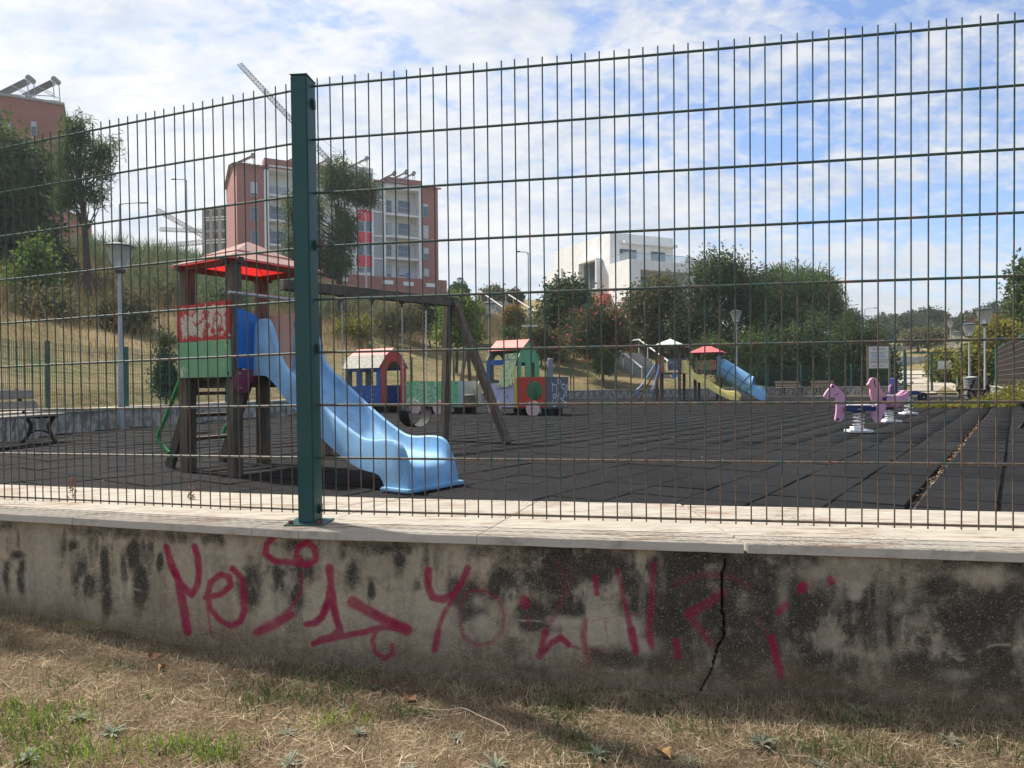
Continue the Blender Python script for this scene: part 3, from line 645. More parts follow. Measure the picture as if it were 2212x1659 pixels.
# --- near fence
wirem = bpy.data.materials.new('rusting_green_wire'); wirem.use_nodes = True
def wmat(m):
    t = m.node_tree; b = t.nodes['Principled BSDF']; b.inputs['Roughness'].default_value = 0.55
    g = N(t, 'ShaderNodeNewGeometry'); p = g.outputs['Position']
    mp = N(t, 'ShaderNodeMapping'); L(t, p, mp.inputs[0]); mp.inputs['Scale'].default_value = (1, 1, 0.25)
    sep = N(t, 'ShaderNodeSeparateXYZ'); L(t, p, sep.inputs[0])
    f = ramp(t, M(t, 'ADD', noise(t, mp.outputs[0], 22, 6, 0.7), M(t, 'MULTIPLY', M(t, 'SUBTRACT', 0.85, sep.outputs[2]), 0.16)), [(0.42, 0.0), (0.56, 1.0)])
    c = mix(t, f, (0.020, 0.062, 0.055), mix(t, ramp(t, noise(t, p, 60, 3), [(.4, 0.0), (.65, 1.0)]), (0.075, 0.050, 0.036), (0.14, 0.095, 0.062)))
    L(t, c, b.inputs['Base Color'])
wmat(wirem)
def near_panel(label, o, d, i0, i1, u0, u1):
    t = thing('wire_fence', label, 'fence', tuple(o))
    vm = MB().tube([FUP*(-0.012), FUP*(1.6+0.026)], 0.0025, 8).mesh('vertical_wire', smooth=True); vm.materials.append(wirem)
    hm = MB().tube([d*u0, d*u1], 0.0047, 8).mesh('horizontal_wire', smooth=True); hm.materials.append(wirem)
    n = Vector((d.y, -d.x, 0)).normalized()
    for i in range(i0, i1):
        w = obj('vertical_wire', vm, None, t, tuple(d*(0.05*i)+n*random.uniform(-.0008, .0008)), (random.uniform(-.0012, .0012), random.uniform(-.0012, .0012), 0))
    for j in range(9):
        obj('horizontal_wire', hm, None, t, tuple(FUP*(0.2*j)-n*0.0071))
    return t
near_panel('long rusting wire mesh panel beside the green post, in front of the blue slide', FR0, FRD, 0, 50, -0.03, 2.47)
near_panel('rusting wire mesh panel beside the green post, in front of the bench and red-roofed tower', FL0, FLD, -27, 22, -1.37, 1.085)
near_panel('wire mesh panel beyond the second green post, past the long panel', FR0+FRD*2.55, FRD, 0, 50, -0.03, 2.47)
near_panel('wire mesh panel beyond the third green post, past the bench', FL0, FLD, -78, -28, -3.92, -1.43)
def near_post(label, c, yaw, z, cut_=None):
    # c: plan centre at coping level
    t = thing('fence_post', label, 'fence post', (c.x, c.y, z), (R(-1.0)*0+math.asin(max(-1, min(1, -FUP.y)))*1.0, 0, yaw))
    H = FR0.z+1.6+0.018-z
    body = MB().box((0, 0, H/2+0.006), (0.062, 0.092, H)); obj('post_tube', body, greenpost, t, bevel=0.004, seg=2, smooth=True)
    obj('cap', MB().box((0, 0, H+0.0085), (0.066, 0.096, 0.006)), greenpost, t, bevel=0.002)
    obj('base_plate', MB().box((0, -0.01, 0.003), (0.15, 0.125, 0.007)), greenpost, t, bevel=0.0015)
    ru = mat('rusty_bolt', (0.16, 0.07, 0.035), (0.08, 0.04, 0.03), 40, 0.8)
    for bx_ in (-0.055, 0.055):
        bb_ = MB().lathe([(0.012, 0), (0.012, 0.003)], 12, (bx_, -0.058, 0.0065)); bb_.lathe([(0.0085, 0.003), (0.0085, 0.012)], 6, (bx_, -0.058, 0.0065)); obj('bolt', bb_, ru, t)
    for zz in (0.05, 0.66, 1.05, 1.58): obj('clip', MB().box((0.035, 0.012, zz), (0.009, 0.026, 0.034)).box((0.041, 0.004, zz), (0.004, 0.014, 0.018)), mat('dark_green_clip', (0.02, 0.05, 0.045), rough=0.5), t, bevel=0.001)
    return t
pc = at(671, 1112, 2.70); pyaw = math.atan2(FRD.y, FRD.x)
near_post('tall green steel fence post bolted to the pale coping in front of the blue slide', Vector((pc.x, pc.y, 0)), R(-5), ZC)
q = FR0+FRD*2.505; near_post('green steel fence post at the far end of the long wire panel', Vector((q.x, q.y, 0)), pyaw, ZC)
q = FL0+FLD*(-1.40); near_post('green steel fence post between the two wire panels before the curved-leg bench', Vector((q.x, q.y, 0)), math.atan2(FLD.y, FLD.x), zc_at(Vector((q.x, q.y, 0)), -1))
# ================================================================== play equipment
def plate(outline, holes=(), t=0.02, plane='xz', bevel=0.0):
    """flat board with holes: outline and holes as 2-D loops, thickness t about the plane"""
    bm = bmesh.new(); edges = []
    for loop in [outline]+list(holes):
        vs = [bm.verts.new((p[0], 0, p[1])) for p in loop]
        for i in range(len(vs)): edges.append(bm.edges.new((vs[i], vs[(i+1) % len(vs)])))
    bmesh.ops.triangle_fill(bm, use_beauty=True, use_dissolve=True, edges=edges, normal=(0, -1, 0))
    for v in bm.verts: v.co.y = -t/2
    r = bmesh.ops.extrude_face_region(bm, geom=bm.faces[:])
    for v in [g for g in r['geom'] if isinstance(g, bmesh.types.BMVert)]: v.co.y = t/2
    bmesh.ops.recalc_face_normals(bm, faces=bm.faces[:])
    if plane == 'yz':
        for v in bm.verts: v.co = Vector((v.co.y, v.co.x, v.co.z))
        bmesh.ops.recalc_face_normals(bm, faces=bm.faces[:])
    me = bpy.data.meshes.new('plate'); bm.to_mesh(me); bm.free(); return me
def circ(cx, cz, r, n=28, a0=0, a1=360): return [(cx+r*math.cos(R(a0+(a1-a0)*k/(n if a1-a0 == 360 else n-1))), cz+r*math.sin(R(a0+(a1-a0)*k/(n if a1-a0 == 360 else n-1)))) for k in range(n)]
def smooth_loop(pts, it=2):
    for _ in range(it):
        q = []
        for i in range(len(pts)):
            a, b = pts[i], pts[(i+1) % len(pts)]; q += [(a[0]*.75+b[0]*.25, a[1]*.75+b[1]*.25), (a[0]*.25+b[0]*.75, a[1]*.25+b[1]*.75)]
        pts = q
    return pts
def spline(pts, n=6):
    P = [Vector(p) for p in pts]; out = []
    for i in range(len(P)-1):
        p0, p1, p2, p3 = P[max(i-1, 0)], P[i], P[i+1], P[min(i+2, len(P)-1)]
        for k in range(n):
            t = k/n; out.append(0.5*((2*p1)+(p2-p0)*t+(2*p0-5*p1+4*p2-p3)*t*t+(3*p1-p0-3*p2+p3)*t**3))
    return out+[P[-1]]
def ribbon(m, strokes, w, y):           # painted strokes as thin strips just proud of a board, in its x-z plane
    for s in strokes:
        P = spline([(a, 0, b) for a, b in s], 5)
        L_ = []; 
        for i, p in enumerate(P):
            d = (P[min(i+1, len(P)-1)]-P[max(i-1, 0)]).normalized(); nrm = Vector((-d.z, 0, d.x))*(w/2*random.uniform(.85, 1.1)); L_ += [(p.x+nrm.x, y, p.z+nrm.z), (p.x-nrm.x, y, p.z-nrm.z)]
        m.add(L_, [(2*i, 2*i+1, 2*i+3, 2*i+2) for i in range(len(P)-1)])
    return m
white_spray = mat('white_spray_paint', (0.62, 0.63, 0.66), (0.5, 0.5, 0.54), 30, 0.8)
red_worn = mat('flaked_red_board', (0.50, 0.035, 0.030), (0.42, 0.03, 0.028), 6, 0.6, wear=((0.62, 0.52, 0.40), 0.38, 3.2))
green_worn = mat('flaked_green_board', (0.15, 0.35, 0.175), (0.19, 0.39, 0.21), 5, 0.55, wear=((0.52, 0.56, 0.38), 0.30, 4.5))
blue_board = mat('blue_board', (0.012, 0.12, 0.42), (0.02, 0.15, 0.46), 4, 0.5)
slide_blue = mat('light_blue_plastic', (0.19, 0.40, 0.64), (0.25, 0.46, 0.68), 2.2, 0.62, grime=((0.15, 0.19, 0.21), 0.6, 5), spec=0.25, wear=((0.12, 0.17, 0.20), 0.06, 26))
beige_board = mat('bare_beige_board', (0.56, 0.53, 0.46), (0.48, 0.45, 0.39), 3, 0.8)
red_fabric = mat('red_roof_lining', (0.75, 0.012, 0.02), (0.65, 0.010, 0.014), 20, 0.7, translucent=0.6)
faded_roof = mat('faded_pink_grey_roof_board', (0.46, 0.30, 0.26), (0.30, 0.24, 0.21), 9, 0.85, wear=((0.46, 0.24, 0.21), 0.35, 5))
def thin_red(m):      # thin coloured sheet: bleached on top, glowing red where the sun comes through
    t = m.node_tree; out = t.nodes['Material Output']; src = out.inputs[0].links[0].from_socket
    tr = N(t, 'ShaderNodeBsdfTranslucent'); tr.inputs[0].default_value = (0.95, 0.030, 0.028, 1); ms = N(t, 'ShaderNodeMixShader'); ms.inputs[0].default_value = 0.30
    L(t, src, ms.inputs[1]); L(t, tr.outputs[0], ms.inputs[2]); L(t, ms.outputs[0], out.inputs[0])
faded_roof.node_tree.nodes['Material Output'] if 'Material Output' in faded_roof.node_tree.nodes else None
thin_red(faded_roof)

# ---------------- slide tower
tw = thing('slide_tower', 'wooden play tower with faded red pyramid roof and light blue slide', 'play tower', (-2.545, 6.89, 0), R(-33))
HX, HY = 0.35, 0.42
post_h = {(-1, -1): 1.93, (1, -1): 1.93, (1, 1): 1.93, (-1, 1): 1.93}
for (sx_, sy_), h in post_h.items():
    obj('post', MB().box((sx_*HX, sy_*HY, h/2-0.01), (0.105, 0.105, h+0.02)), wood, tw, bevel=0.008)
for sy_ in (-1, 1): obj('eave_beam', MB().box((0, sy_*(HY+0.0), 1.925), (2*HX+0.24, 0.045, 0.05)), woodx, tw)
for sx_ in (-1, 1): obj('eave_beam', MB().box((sx_*HX, 0, 1.918), (0.045, 2*HY+0.24, 0.05)), woodx, tw)
EX, EY, ZE, ZK, ZA = 0.455, 0.535, 1.945, 2.055, 2.20
KX, KY = EX*0.52, EY*0.52
cor4 = [(1, -1), (1, 1), (-1, 1), (-1, -1)]
for k in range(4):
    a, b = cor4[k], cor4[(k+1) % 4]
    for (x0, y0, z0, x1, y1, z1, nm, dz) in ((EX, EY, ZE, KX*1.06, KY*1.06, ZK-0.008, 'roof_board', 0), (KX*1.10, KY*1.10, ZK, 0.012, 0.012, ZA, 'roof_board', 0)):
        m = MB(); q = [(a[0]*x0, a[1]*y0, z0), (b[0]*x0, b[1]*y0, z0), (b[0]*x1, b[1]*y1, z1), (a[0]*x1, a[1]*y1, z1)]
        m.add(q+[(x, y, z-0.016) for x, y, z in q], [(0,1,2,3),(0,4,5,1),(1,5,6,2),(2,6,7,3),(3,7,4,0)])
        obj(nm, m, faded_roof, tw)
obj('platform', MB().box((0, 0, 0.88), (0.72, 0.82, 0.05)), woodx, tw, bevel=0.004)
obj('platform_joist', MB().box((0, -0.30, 0.825), (0.66, 0.05, 0.07)), woodx, tw); obj('platform_joist', MB().box((0, 0.30, 0.825), (0.66, 0.05, 0.07)), woodx, tw)
yp = -HY-0.066
p1 = obj('red_panel', plate([(-0.40, 1.225), (0.385, 1.225), (0.385, 1.568), (-0.40, 1.56)], t=0.02), red_worn, tw, (0, yp, 0)); p1['label'] = 'red board flaked to bare wood with faint music notes'
obj('green_panel', plate([(-0.40, 0.888), (0.395, 0.888), (0.385, 1.22), (-0.40, 1.22)], t=0.02), green_worn, tw, (0, yp, 0))['label'] = 'scratched green board'
def flaked(m):        # most of the red paint has come off the middle of the board
    t = m.node_tree; b = [n for n in t.nodes if n.type == 'BSDF_PRINCIPLED'][0]; tc = N(t, 'ShaderNodeTexCoord'); sp = N(t, 'ShaderNodeSeparateXYZ'); L(t, tc.outputs['Object'], sp.inputs[0])
    rx = M(t, 'DIVIDE', M(t, 'ABSOLUTE', M(t, 'ADD', sp.outputs[0], -0.02)), 0.40); rz = M(t, 'DIVIDE', M(t, 'ABSOLUTE', M(t, 'ADD', sp.outputs[2], -1.40)), 0.168)
    e = M(t, 'SUBTRACT', 1.0, M(t, 'MAXIMUM', rx, rz)); n1 = noise(t, tc.outputs['Object'], 11, 8, 0.68, 0.5)
    f = ramp(t, M(t, 'ADD', M(t, 'MULTIPLY', M(t, 'MINIMUM', e, 0.35), 1.3), M(t, 'MULTIPLY', M(t, 'SUBTRACT', n1, 0.5), 2.4)), [(0.30, 0.0), (0.34, 1.0)])
    bw_ = mix(t, ramp(t, noise(t, tc.outputs['Object'], 30, 5), [(0.4, 0.0), (0.65, 1.0)]), (0.60, 0.53, 0.43), (0.47, 0.40, 0.31))
    c = mix(t, f, mix(t, noise(t, tc.outputs['Object'], 8, 3), (0.52, 0.035, 0.030), (0.42, 0.03, 0.028)), bw_); L(t, c, b.inputs['Base Color'])
fb = mat('red_board_flaked_bare', (0.5, 0.035, 0.03), rough=0.65); flaked(fb); p1.data.materials[0] = fb
note = MB(); ribbon(note, [[(0.20, 1.47), (0.165, 1.39), (0.15, 1.31)], [(0.20, 1.475), (0.285, 1.43)], [(0.285, 1.43), (0.275, 1.36), (0.262, 1.315)], [(-0.13, 1.39), (-0.10, 1.36), (-0.085, 1.40), (-0.06, 1.37), (-0.04, 1.41), (-0.015, 1.385), (0.0, 1.43), (0.02, 1.41)], [(0.03, 1.44), (0.05, 1.41), (0.06, 1.46), (0.085, 1.45), (0.09, 1.48), (0.11, 1.47)], [(-0.15, 1.41), (-0.13, 1.385)]], 0.014, -0.0116)
note.add([(0.155+0.035*math.cos(a), -0.0116, 1.305+0.027*math.sin(a)) for a in np.linspace(0, 6.28, 13)[:-1]], [tuple(range(12))]); note.add([(0.25+0.035*math.cos(a), -0.0116, 1.31+0.027*math.sin(a)) for a in np.linspace(0, 6.28, 13)[:-1]], [tuple(range(12))])
obj('music_note_print', note, mat('red_print', (0.50, 0.05, 0.045), rough=0.7), p1)
for x, z in ((-0.375, 1.535), (0.36, 1.545), (-0.375, 1.25), (0.36, 1.25)): obj('bolt', MB().lathe([(0.013, 0), (0.011, 0.008)], 10).mesh('bolt'), boltm, p1, (x, -0.010, z), (R(90), 0, 0))
for x, z in ((-0.375, 1.19), (0.365, 1.19), (-0.375, 0.92), (0.37, 0.92)): obj('bolt', MB().lathe([(0.013, 0), (0.011, 0.008)], 10).mesh('bolt'), boltm, tw, (x, yp-0.010, z), (R(90), 0, 0))
obj('back_panel', MB().box((0, HY+0.063, 1.21), (0.78, 0.02, 0.67)), beige_board, tw)['label'] = 'bare beige board on the far side of the tower'
# entrance side, where the slide starts
xp = HX+0.062
obj('blue_panel', plate([(-0.44, 0.97), (-0.26, 0.95), (-0.205, 1.42), (-0.29, 1.47), (-0.44, 1.50)], t=0.02, plane='yz'), blue_board, tw, (xp, 0, 0))['label'] = 'dark blue side board at the top of the slide'
obj('blue_panel', plate([(0.44, 0.97), (0.26, 0.95), (0.205, 1.42), (0.29, 1.47), (0.44, 1.50)], t=0.02, plane='yz'), blue_board, tw, (xp, 0, 0))
obj('safety_bar', MB().tube([(xp-0.02, -0.50, 1.635), (xp-0.02, 0.50, 1.635)], 0.017, 10), steel, tw, smooth=True)
plum = mat('plum_bracket', (0.24, 0.055, 0.10), (0.20, 0.05, 0.09), 6, 0.5)
br = obj('bracket', plate(smooth_loop([(-0.46, 0.955), (-0.20, 0.955), (-0.20, 0.87), (-0.31, 0.84), (-0.33, 0.74), (-0.46, 0.745)], 2), t=0.018, plane='yz'), plum, tw, (xp+0.0, 0, 0)); br['label'] = 'plum coloured corner bracket under the platform'
for y_, z_ in ((-0.42, 0.92), (-0.25, 0.915), (-0.41, 0.79)): obj('bolt', MB().lathe([(0.012, 0), (0.011, 0.009)], 10).mesh('bolt'), steel, br, (0.009, y_, z_), (0, R(90), 0))
# ladder on the far left side
for y_ in (-0.30, 0.30):
    obj('ladder_stringer', MB().bar((-HX-0.05, y_, 0.90), (-HX-0.52, y_, 0.0), 0.05, 0.11, (1, 0, 0)), woodx, tw, bevel=0.004)
for z_ in (0.28, 0.52, 0.74): 
    x_ = -HX-0.05-0.47*(0.90-z_)/0.90; obj('ladder_rung', MB().box((x_, 0, z_), (0.09, 0.60, 0.035)), woodx, tw, bevel=0.004)
grail = mat('green_painted_pipe', (0.035, 0.25, 0.075), (0.05, 0.30, 0.09), 6, 0.45)
def hand(p): return spline(p, 6)
for y_ in (-0.37, 0.37): obj('handrail', MB().tube(hand([(-HX+0.03, y_*1.22, 1.02), (-HX-0.16, y_*1.12, 0.84), (-HX-0.42, y_*1.05, 0.52), (-HX-0.58, y_*1.0, 0.34), (-HX-0.57, y_*0.97, 0.24), (-HX-0.46, y_*0.92, 0.15)]), 0.019, 10), grail, tw, smooth=True)
# the slide itself
def make_slide(name, stations, half, mtl, parent, loc, rz, lean=0.012):
    m = MB(); ns = 0
    for (s, z, h, sk, hw) in stations:
        i, o_ = hw-0.052, hw
        sec = [(-o_-lean, z-sk), (-o_, z+h-0.030), (-o_+0.012, z+h-0.006), (-o_+0.026, z+h), (-i-0.006, z+h-0.012), (-i+0.004, z+h*0.5), (-i+0.018, z+0.04), (-i+0.055, z+0.008), (0, z),
               (i-0.055, z+0.008), (i-0.018, z+0.04), (i-0.004, z+h*0.5), (i+0.006, z+h-0.012), (o_-0.026, z+h), (o_-0.012, z+h-0.006), (o_, z+h-0.030), (o_+lean, z-sk), (o_-0.02, z-sk), (i-0.03, z-0.03 if sk < z-0.01 else 0.0), (-i+0.03, z-0.03 if sk < z-0.01 else 0.0), (-o_+0.02, z-sk)]
        ns = len(sec); m.v += [(s, y, zz) for y, zz in sec]
    n = len(stations)
    for k in range(n-1):
        for j in range(ns):
            a = k*ns+j; b = k*ns+(j+1) % ns; m.f.append((a, b, b+ns, a+ns))
    m.f += [tuple(range(ns)), tuple(range((n-1)*ns, n*ns))]
    me = m.mesh('slide', smooth=True); me.materials.append(mtl)
    return obj(name, me, None, parent, loc, (0, 0, rz))
def interp_st(keys, n=40):
    ks = np.array(keys, float); s = np.linspace(ks[0, 0], ks[-1, 0], n)
    P = []
    for c in range(1, ks.shape[1]):
        t = ks[:, 0]; v = ks[:, c]; m_ = np.gradient(v, t)
        # monotone-ish cubic
        out = []
        for x in s:
            i = min(max(np.searchsorted(t, x)-1, 0), len(t)-2); hh = t[i+1]-t[i]; u = (x-t[i])/hh; dlt = (v[i+1]-v[i])/hh
            m0 = 0 if dlt == 0 else np.clip(m_[i]/dlt, 0, 2.2)*dlt; m1 = 0 if dlt == 0 else np.clip(m_[i+1]/dlt, 0, 2.2)*dlt
            out.append((2*u**3-3*u*u+1)*v[i]+(u**3-2*u*u+u)*hh*m0+(-2*u**3+3*u*u)*v[i+1]+(u**3-u*u)*hh*m1)
        P.append(out)
    return [tuple([s[k]]+[P[c][k] for c in range(len(P))]) for k in range(n)]
K = [(0.0, 0.93, 0.40, 0.03, 0.245), (0.07, 0.93, 0.47, 0.03, 0.255), (0.12, 0.93, 0.48, 0.03, 0.26), (0.24, 0.93, 0.475, 0.035, 0.26), (0.29, 0.92, 0.42, 0.05, 0.26), (0.40, 0.865, 0.21, 0.07, 0.26), (0.50, 0.80, 0.165, 0.095, 0.26), (0.80, 0.615, 0.155, 0.11, 0.26), (1.10, 0.43, 0.15, 0.115, 0.26), (1.32, 0.315, 0.145, 0.11, 0.26), (1.48, 0.25, 0.14, 0.10, 0.262), (1.64, 0.225, 0.155, 0.095, 0.265), (1.72, 0.222, 0.165, 0.12, 0.268), (1.775, 0.22, 0.168, 0.214, 0.27), (1.87, 0.215, 0.165, 0.213, 0.272), (1.93, 0.195, 0.14, 0.193, 0.272), (1.985, 0.15, 0.07, 0.148, 0.272), (2.01, 0.09, 0.03, 0.088, 0.272)]
sl = make_slide('slide', interp_st(K, 60), 0.26, slide_blue, tw, (HX+0.055, -0.01, 0), R(-4)); sl['label'] = 'light blue plastic slide with high wings and a boot-shaped foot'
fl = MB().box((1.89, -0.295, 0.018), (0.28, 0.055, 0.03)).box((1.89, 0.295, 0.018), (0.28, 0.055, 0.03)).box((2.025, 0, 0.0185), (0.05, 0.64, 0.031))
obj('foot_flange', fl, slide_blue, sl, bevel=0.008, seg=2)
obj('under_plate', MB().box((0.20, 0, 0.855), (0.34, 0.44, 0.07)), blackr, sl)

# ---------------- swing set in front
A0, A1 = Vector((-2.57, 8.1, 0)), Vector((-0.80, 9.95, 0)); bd = (A1-A0).normalized(); bp = Vector((bd.y, -bd.x, 0))
sw = thing('swing_set', 'dark weathered wooden swing frame with a long top beam beside the blue slide', 'swing frame', (A0.x, A0.y, 0), math.atan2(bd.y, bd.x))
BL = (A1-A0).length; ZB = 1.955
obj('top_beam', MB().box((BL/2, 0, ZB), (BL+0.10, 0.10, 0.125)), woodx, sw, bevel=0.006)
for (x_, spl) in ((BL*0.13, ((0.22, 0.0), (-0.30, 0.0))), (BL, ((0.293, 0.05), (-0.835, 0.19)))):
    for y_, dx_ in spl:
        off = 0.10 if y_ > 0 else -0.03
        obj('leg', MB().bar((x_-0.02, off, ZB+0.0), (x_+dx_, y_, 0.0), 0.098, 0.098, (1, 0, 0)), wood, sw, bevel=0.006)
chainm = mat('galvanised_chain', (0.50, 0.50, 0.48), (0.36, 0.35, 0.33), 30, 0.4, metal=0.8)
def link_mesh():
    m = MB(); n = 12
    m.tube([(0.0105*math.cos(a), 0, 0.019*math.sin(a)) for a in np.linspace(0, 2*math.pi, n+1)], 0.0044, 5, cap=False); return m
def chain_mb(p0, p1):
    m = MB(); d = p1-p0; n = int(d.length/0.030); q = d.normalized().to_track_quat('Z', 'Y'); lm = link_mesh()
    for k in range(n):
        mt = Matrix.Translation(p0+d*((k+0.5)/n)) @ q.to_matrix().to_4x4() @ Matrix.Rotation((k % 2)*math.pi/2+0.3, 4, 'Z'); m.add(lm.v, lm.f, mt)
    return m
def swing(label, t0, t1, zs):
    c = A0+bd*BL*(t0+t1)/2; t = thing('swing', label, 'swing', (c.x, c.y, ZB), math.atan2(bd.y, bd.x)); w = BL*(t1-t0)/2
    for sgn in (-1, 1):
        h = MB().box((sgn*w, 0, -0.075), (0.05, 0.06, 0.03)).tube([(sgn*w, 0, -0.09), (sgn*w, 0, -0.135)], 0.014, 8); obj('hanger', h, boltm, t)
        obj('chain', chain_mb(Vector((sgn*w, 0, -0.135)), Vector((sgn*w*0.96, 0, zs+0.27-ZB))), chainm, t)
    pts = spline([(-w*0.96, 0, zs+0.27-ZB), (-w*0.98, 0, zs+0.20-ZB), (-w*0.80, 0, zs+0.085-ZB), (-w*0.36, 0, zs+0.015-ZB), (0, 0, zs-ZB), (w*0.36, 0, zs+0.015-ZB), (w*0.80, 0, zs+0.085-ZB), (w*0.98, 0, zs+0.20-ZB), (w*0.96, 0, zs+0.27-ZB)], 5)
    m = MB(); n = len(pts)
    for i, p in enumerate(pts):
        u = abs(i/(n-1)-0.5)*2; hw = 0.085*(1-sstep(0.72, 1.0, np.array(u)))+0.018; d = (pts[min(i+1, n-1)]-pts[max(i-1, 0)]).normalized(); nn = Vector((-d.z, 0, d.x))*0.005
        m.v += [tuple(p+nn+Vector((0, -hw, 0))), tuple(p+nn+Vector((0, hw, 0))), tuple(p-nn+Vector((0, hw, 0))), tuple(p-nn+Vector((0, -hw, 0)))]
    for i in range(n-1):
        for j in range(4): m.f.append((4*i+j, 4*i+(j+1) % 4, 4*i+4+(j+1) % 4, 4*i+4+j))
    m.f += [(0,1,2,3), (4*n-4, 4*n-3, 4*n-2, 4*n-1)]; obj('seat', m, blackr, t, smooth=True); return t
swing('black belt swing hanging from the beam end beside the slanting wooden leg', 0.644, 0.802, 0.245)
swing('black belt swing partly hidden behind the blue slide', 0.288, 0.461, 0.245)

# ---------------- toy train
TB = Vector((0.4, 18.05, 0)); TF = Vector((0.84, -0.545, 0)).normalized(); TN = Vector((0.545, 0.84, 0)).normalized(); TW = 1.09; TR = math.atan2(TF.y, TF.x)
def tpos(t): p = TB-TF*t+TN*(TW/2); return (p.x, p.y, 0)
bluew = mat('flaked_dark_blue_board', (0.022, 0.095, 0.33), (0.03, 0.115, 0.37), 5, 0.55, wear=((0.38, 0.48, 0.62), 0.22, 6))
lilac = mat('lilac_board_with_blue_flakes', (0.40, 0.40, 0.56), (0.44, 0.43, 0.58), 5, 0.7, wear=((0.035, 0.10, 0.36), 0.33, 5.5))
trred = mat('train_red_board', (0.46, 0.045, 0.035), (0.40, 0.04, 0.03), 4, 0.55, wear=((0.60, 0.42, 0.36), 0.05, 12))
pinkred = mat('sun_bleached_red_roof', (0.66, 0.15, 0.13), (0.60, 0.12, 0.10), 4, 0.6)
greyroof = mat('bare_grey_roof_board', (0.42, 0.40, 0.35), (0.26, 0.25, 0.21), 9, 0.85, stretch=(1, 3, 1))
tgreen = mat('train_green_board', (0.10, 0.34, 0.16), (0.13, 0.38, 0.19), 4, 0.5, wear=((0.50, 0.56, 0.45), 0.10, 6))
pgreen = mat('worn_green_wagon_board', (0.14, 0.42, 0.20), (0.17, 0.45, 0.23), 5, 0.6, wear=((0.55, 0.60, 0.50), 0.33, 4.2))
palegreen = mat('pale_scuffed_green_board', (0.52, 0.58, 0.38), (0.24, 0.40, 0.18), 14, 0.7, lo=0.45, hi=0.6, wear=((0.08, 0.10, 0.06), 0.16, 22))
greyp = mat('slate_grey_board', (0.10, 0.115, 0.135), (0.12, 0.135, 0.155), 5, 0.6)
pinkw = mat('faded_pink_disc', (0.56, 0.42, 0.43), (0.50, 0.38, 0.40), 6, 0.7)
lblue = mat('faded_light_blue_board', (0.33, 0.47, 0.52), (0.38, 0.50, 0.55), 5, 0.7)
offw = mat('off_white_board', (0.55, 0.53, 0.49), (0.47, 0.45, 0.42), 5, 0.75)
greyg = mat('shade_toned_grey_green_board', (0.22, 0.25, 0.20), (0.18, 0.21, 0.17), 5, 0.8)  # darker copy of the pale grey-green board, with shade put into its tone
yellow = mat('yellow_board', (0.62, 0.40, 0.045), rough=0.6)
def board(name, mtl, t, outline, holes=(), y=0.0, plane='xz', x=0.0, th=0.022, lab=None, rot=(0, 0, 0)):
    o = obj(name, plate(outline, holes, th, plane), mtl, t, (x, y, 0), rot)
    if lab: o['label'] = lab
    return o
def rect(x0, z0, x1, z1): return [(x0, z0), (x1, z0), (x1, z1), (x0, z1)]
def wheels(t, near_x, far_x, zc=0.17, r=0.20, m=pinkw):
    for x in near_x:
        o = obj('wheel_disc', plate([(x+r*math.cos(a), max(0.0, zc+r*math.sin(a))) for a in np.linspace(0, 2*math.pi, 33)[:-1]], (), 0.03), m, t, (0, -TW/2-0.035, 0))
        obj('spoke_groove', MB().box((x, -0.017, zc), (0.012, 0.004, 0.22)).box((x, -0.017, zc), (0.22, 0.004, 0.012)), mat('groove', (0.34, 0.25, 0.27), rough=0.9), o)
    for x in far_x: obj('support_block', MB().box((x, TW/2-0.2, 0.085), (0.30, 0.22, 0.17)), blackr, t)
    for x in far_x: obj('support_block', MB().box((x+0.1, -TW/2+0.3, 0.085), (0.24, 0.2, 0.17)), blackr, t)
hb = TW/2
def gable(z0, ze, zk, za, kf=0.66): return [(-hb, z0), (hb, z0), (hb, ze), (hb*kf, zk), (0, za), (-hb*kf, zk), (-hb, ze)]
# locomotive
lo = thing('toy_train_engine', 'red, green and grey wooden train engine with hanging pale green board', 'play train', tpos(0), TR, 'parts of the wooden play train')
xr, xc, xf = -1.261, -0.311, 0.569
obj('floor', MB().box(((xr+xf)/2, 0, 0.185), (xf-xr+0.04, TW-0.04, 0.035)), woodx, lo)
board('side_panel', lilac, lo, rect(xr, 0.20, xc-0.10, 0.83), y=-hb, lab='lilac side board with blue flakes'); board('side_panel', lilac, lo, rect(xr, 0.20, xc, 0.83), y=hb)
board('window_frame', bluew, lo, [(xr, 0.835), (xr+0.10, 0.835), (xr+0.10, 1.29), (xc-0.02, 1.29), (xc-0.02, 1.43), (xr, 1.43)], y=-hb, lab='blue upright and lintel of the cab'); board('window_frame', bluew, lo, [(xr, 0.835), (xr+0.10, 0.835), (xr+0.10, 1.29), (xc-0.02, 1.29), (xc-0.02, 1.43), (xr, 1.43)], y=hb)
wv = [(xc-0.012, 0.20), (xc-0.012, 0.95)]+[(xc-0.085+0.018*math.sin(k*1.9), 0.95-0.75*k/10) for k in range(11)]
board('yellow_strip', yellow, lo, wv, y=-hb-0.012, th=0.02, lab='wavy yellow strip beside the round window')
board('cab_front', tgreen, lo, gable(0.20, 1.42, 1.70, 1.95), [rect(-0.37, 0.98, -0.16, 1.36), rect(0.13, 0.98, 0.31, 1.36)], x=xc, plane='yz', lab='green gabled cab front with two small windows')
board('cab_back', greyg, lo, gable(0.20, 1.42, 1.70, 1.95), [circ(0, 1.35, 0.24, 15, 0, 180)+[(-0.24, 0.9), (0.24, 0.9)]], x=xr, plane='yz')
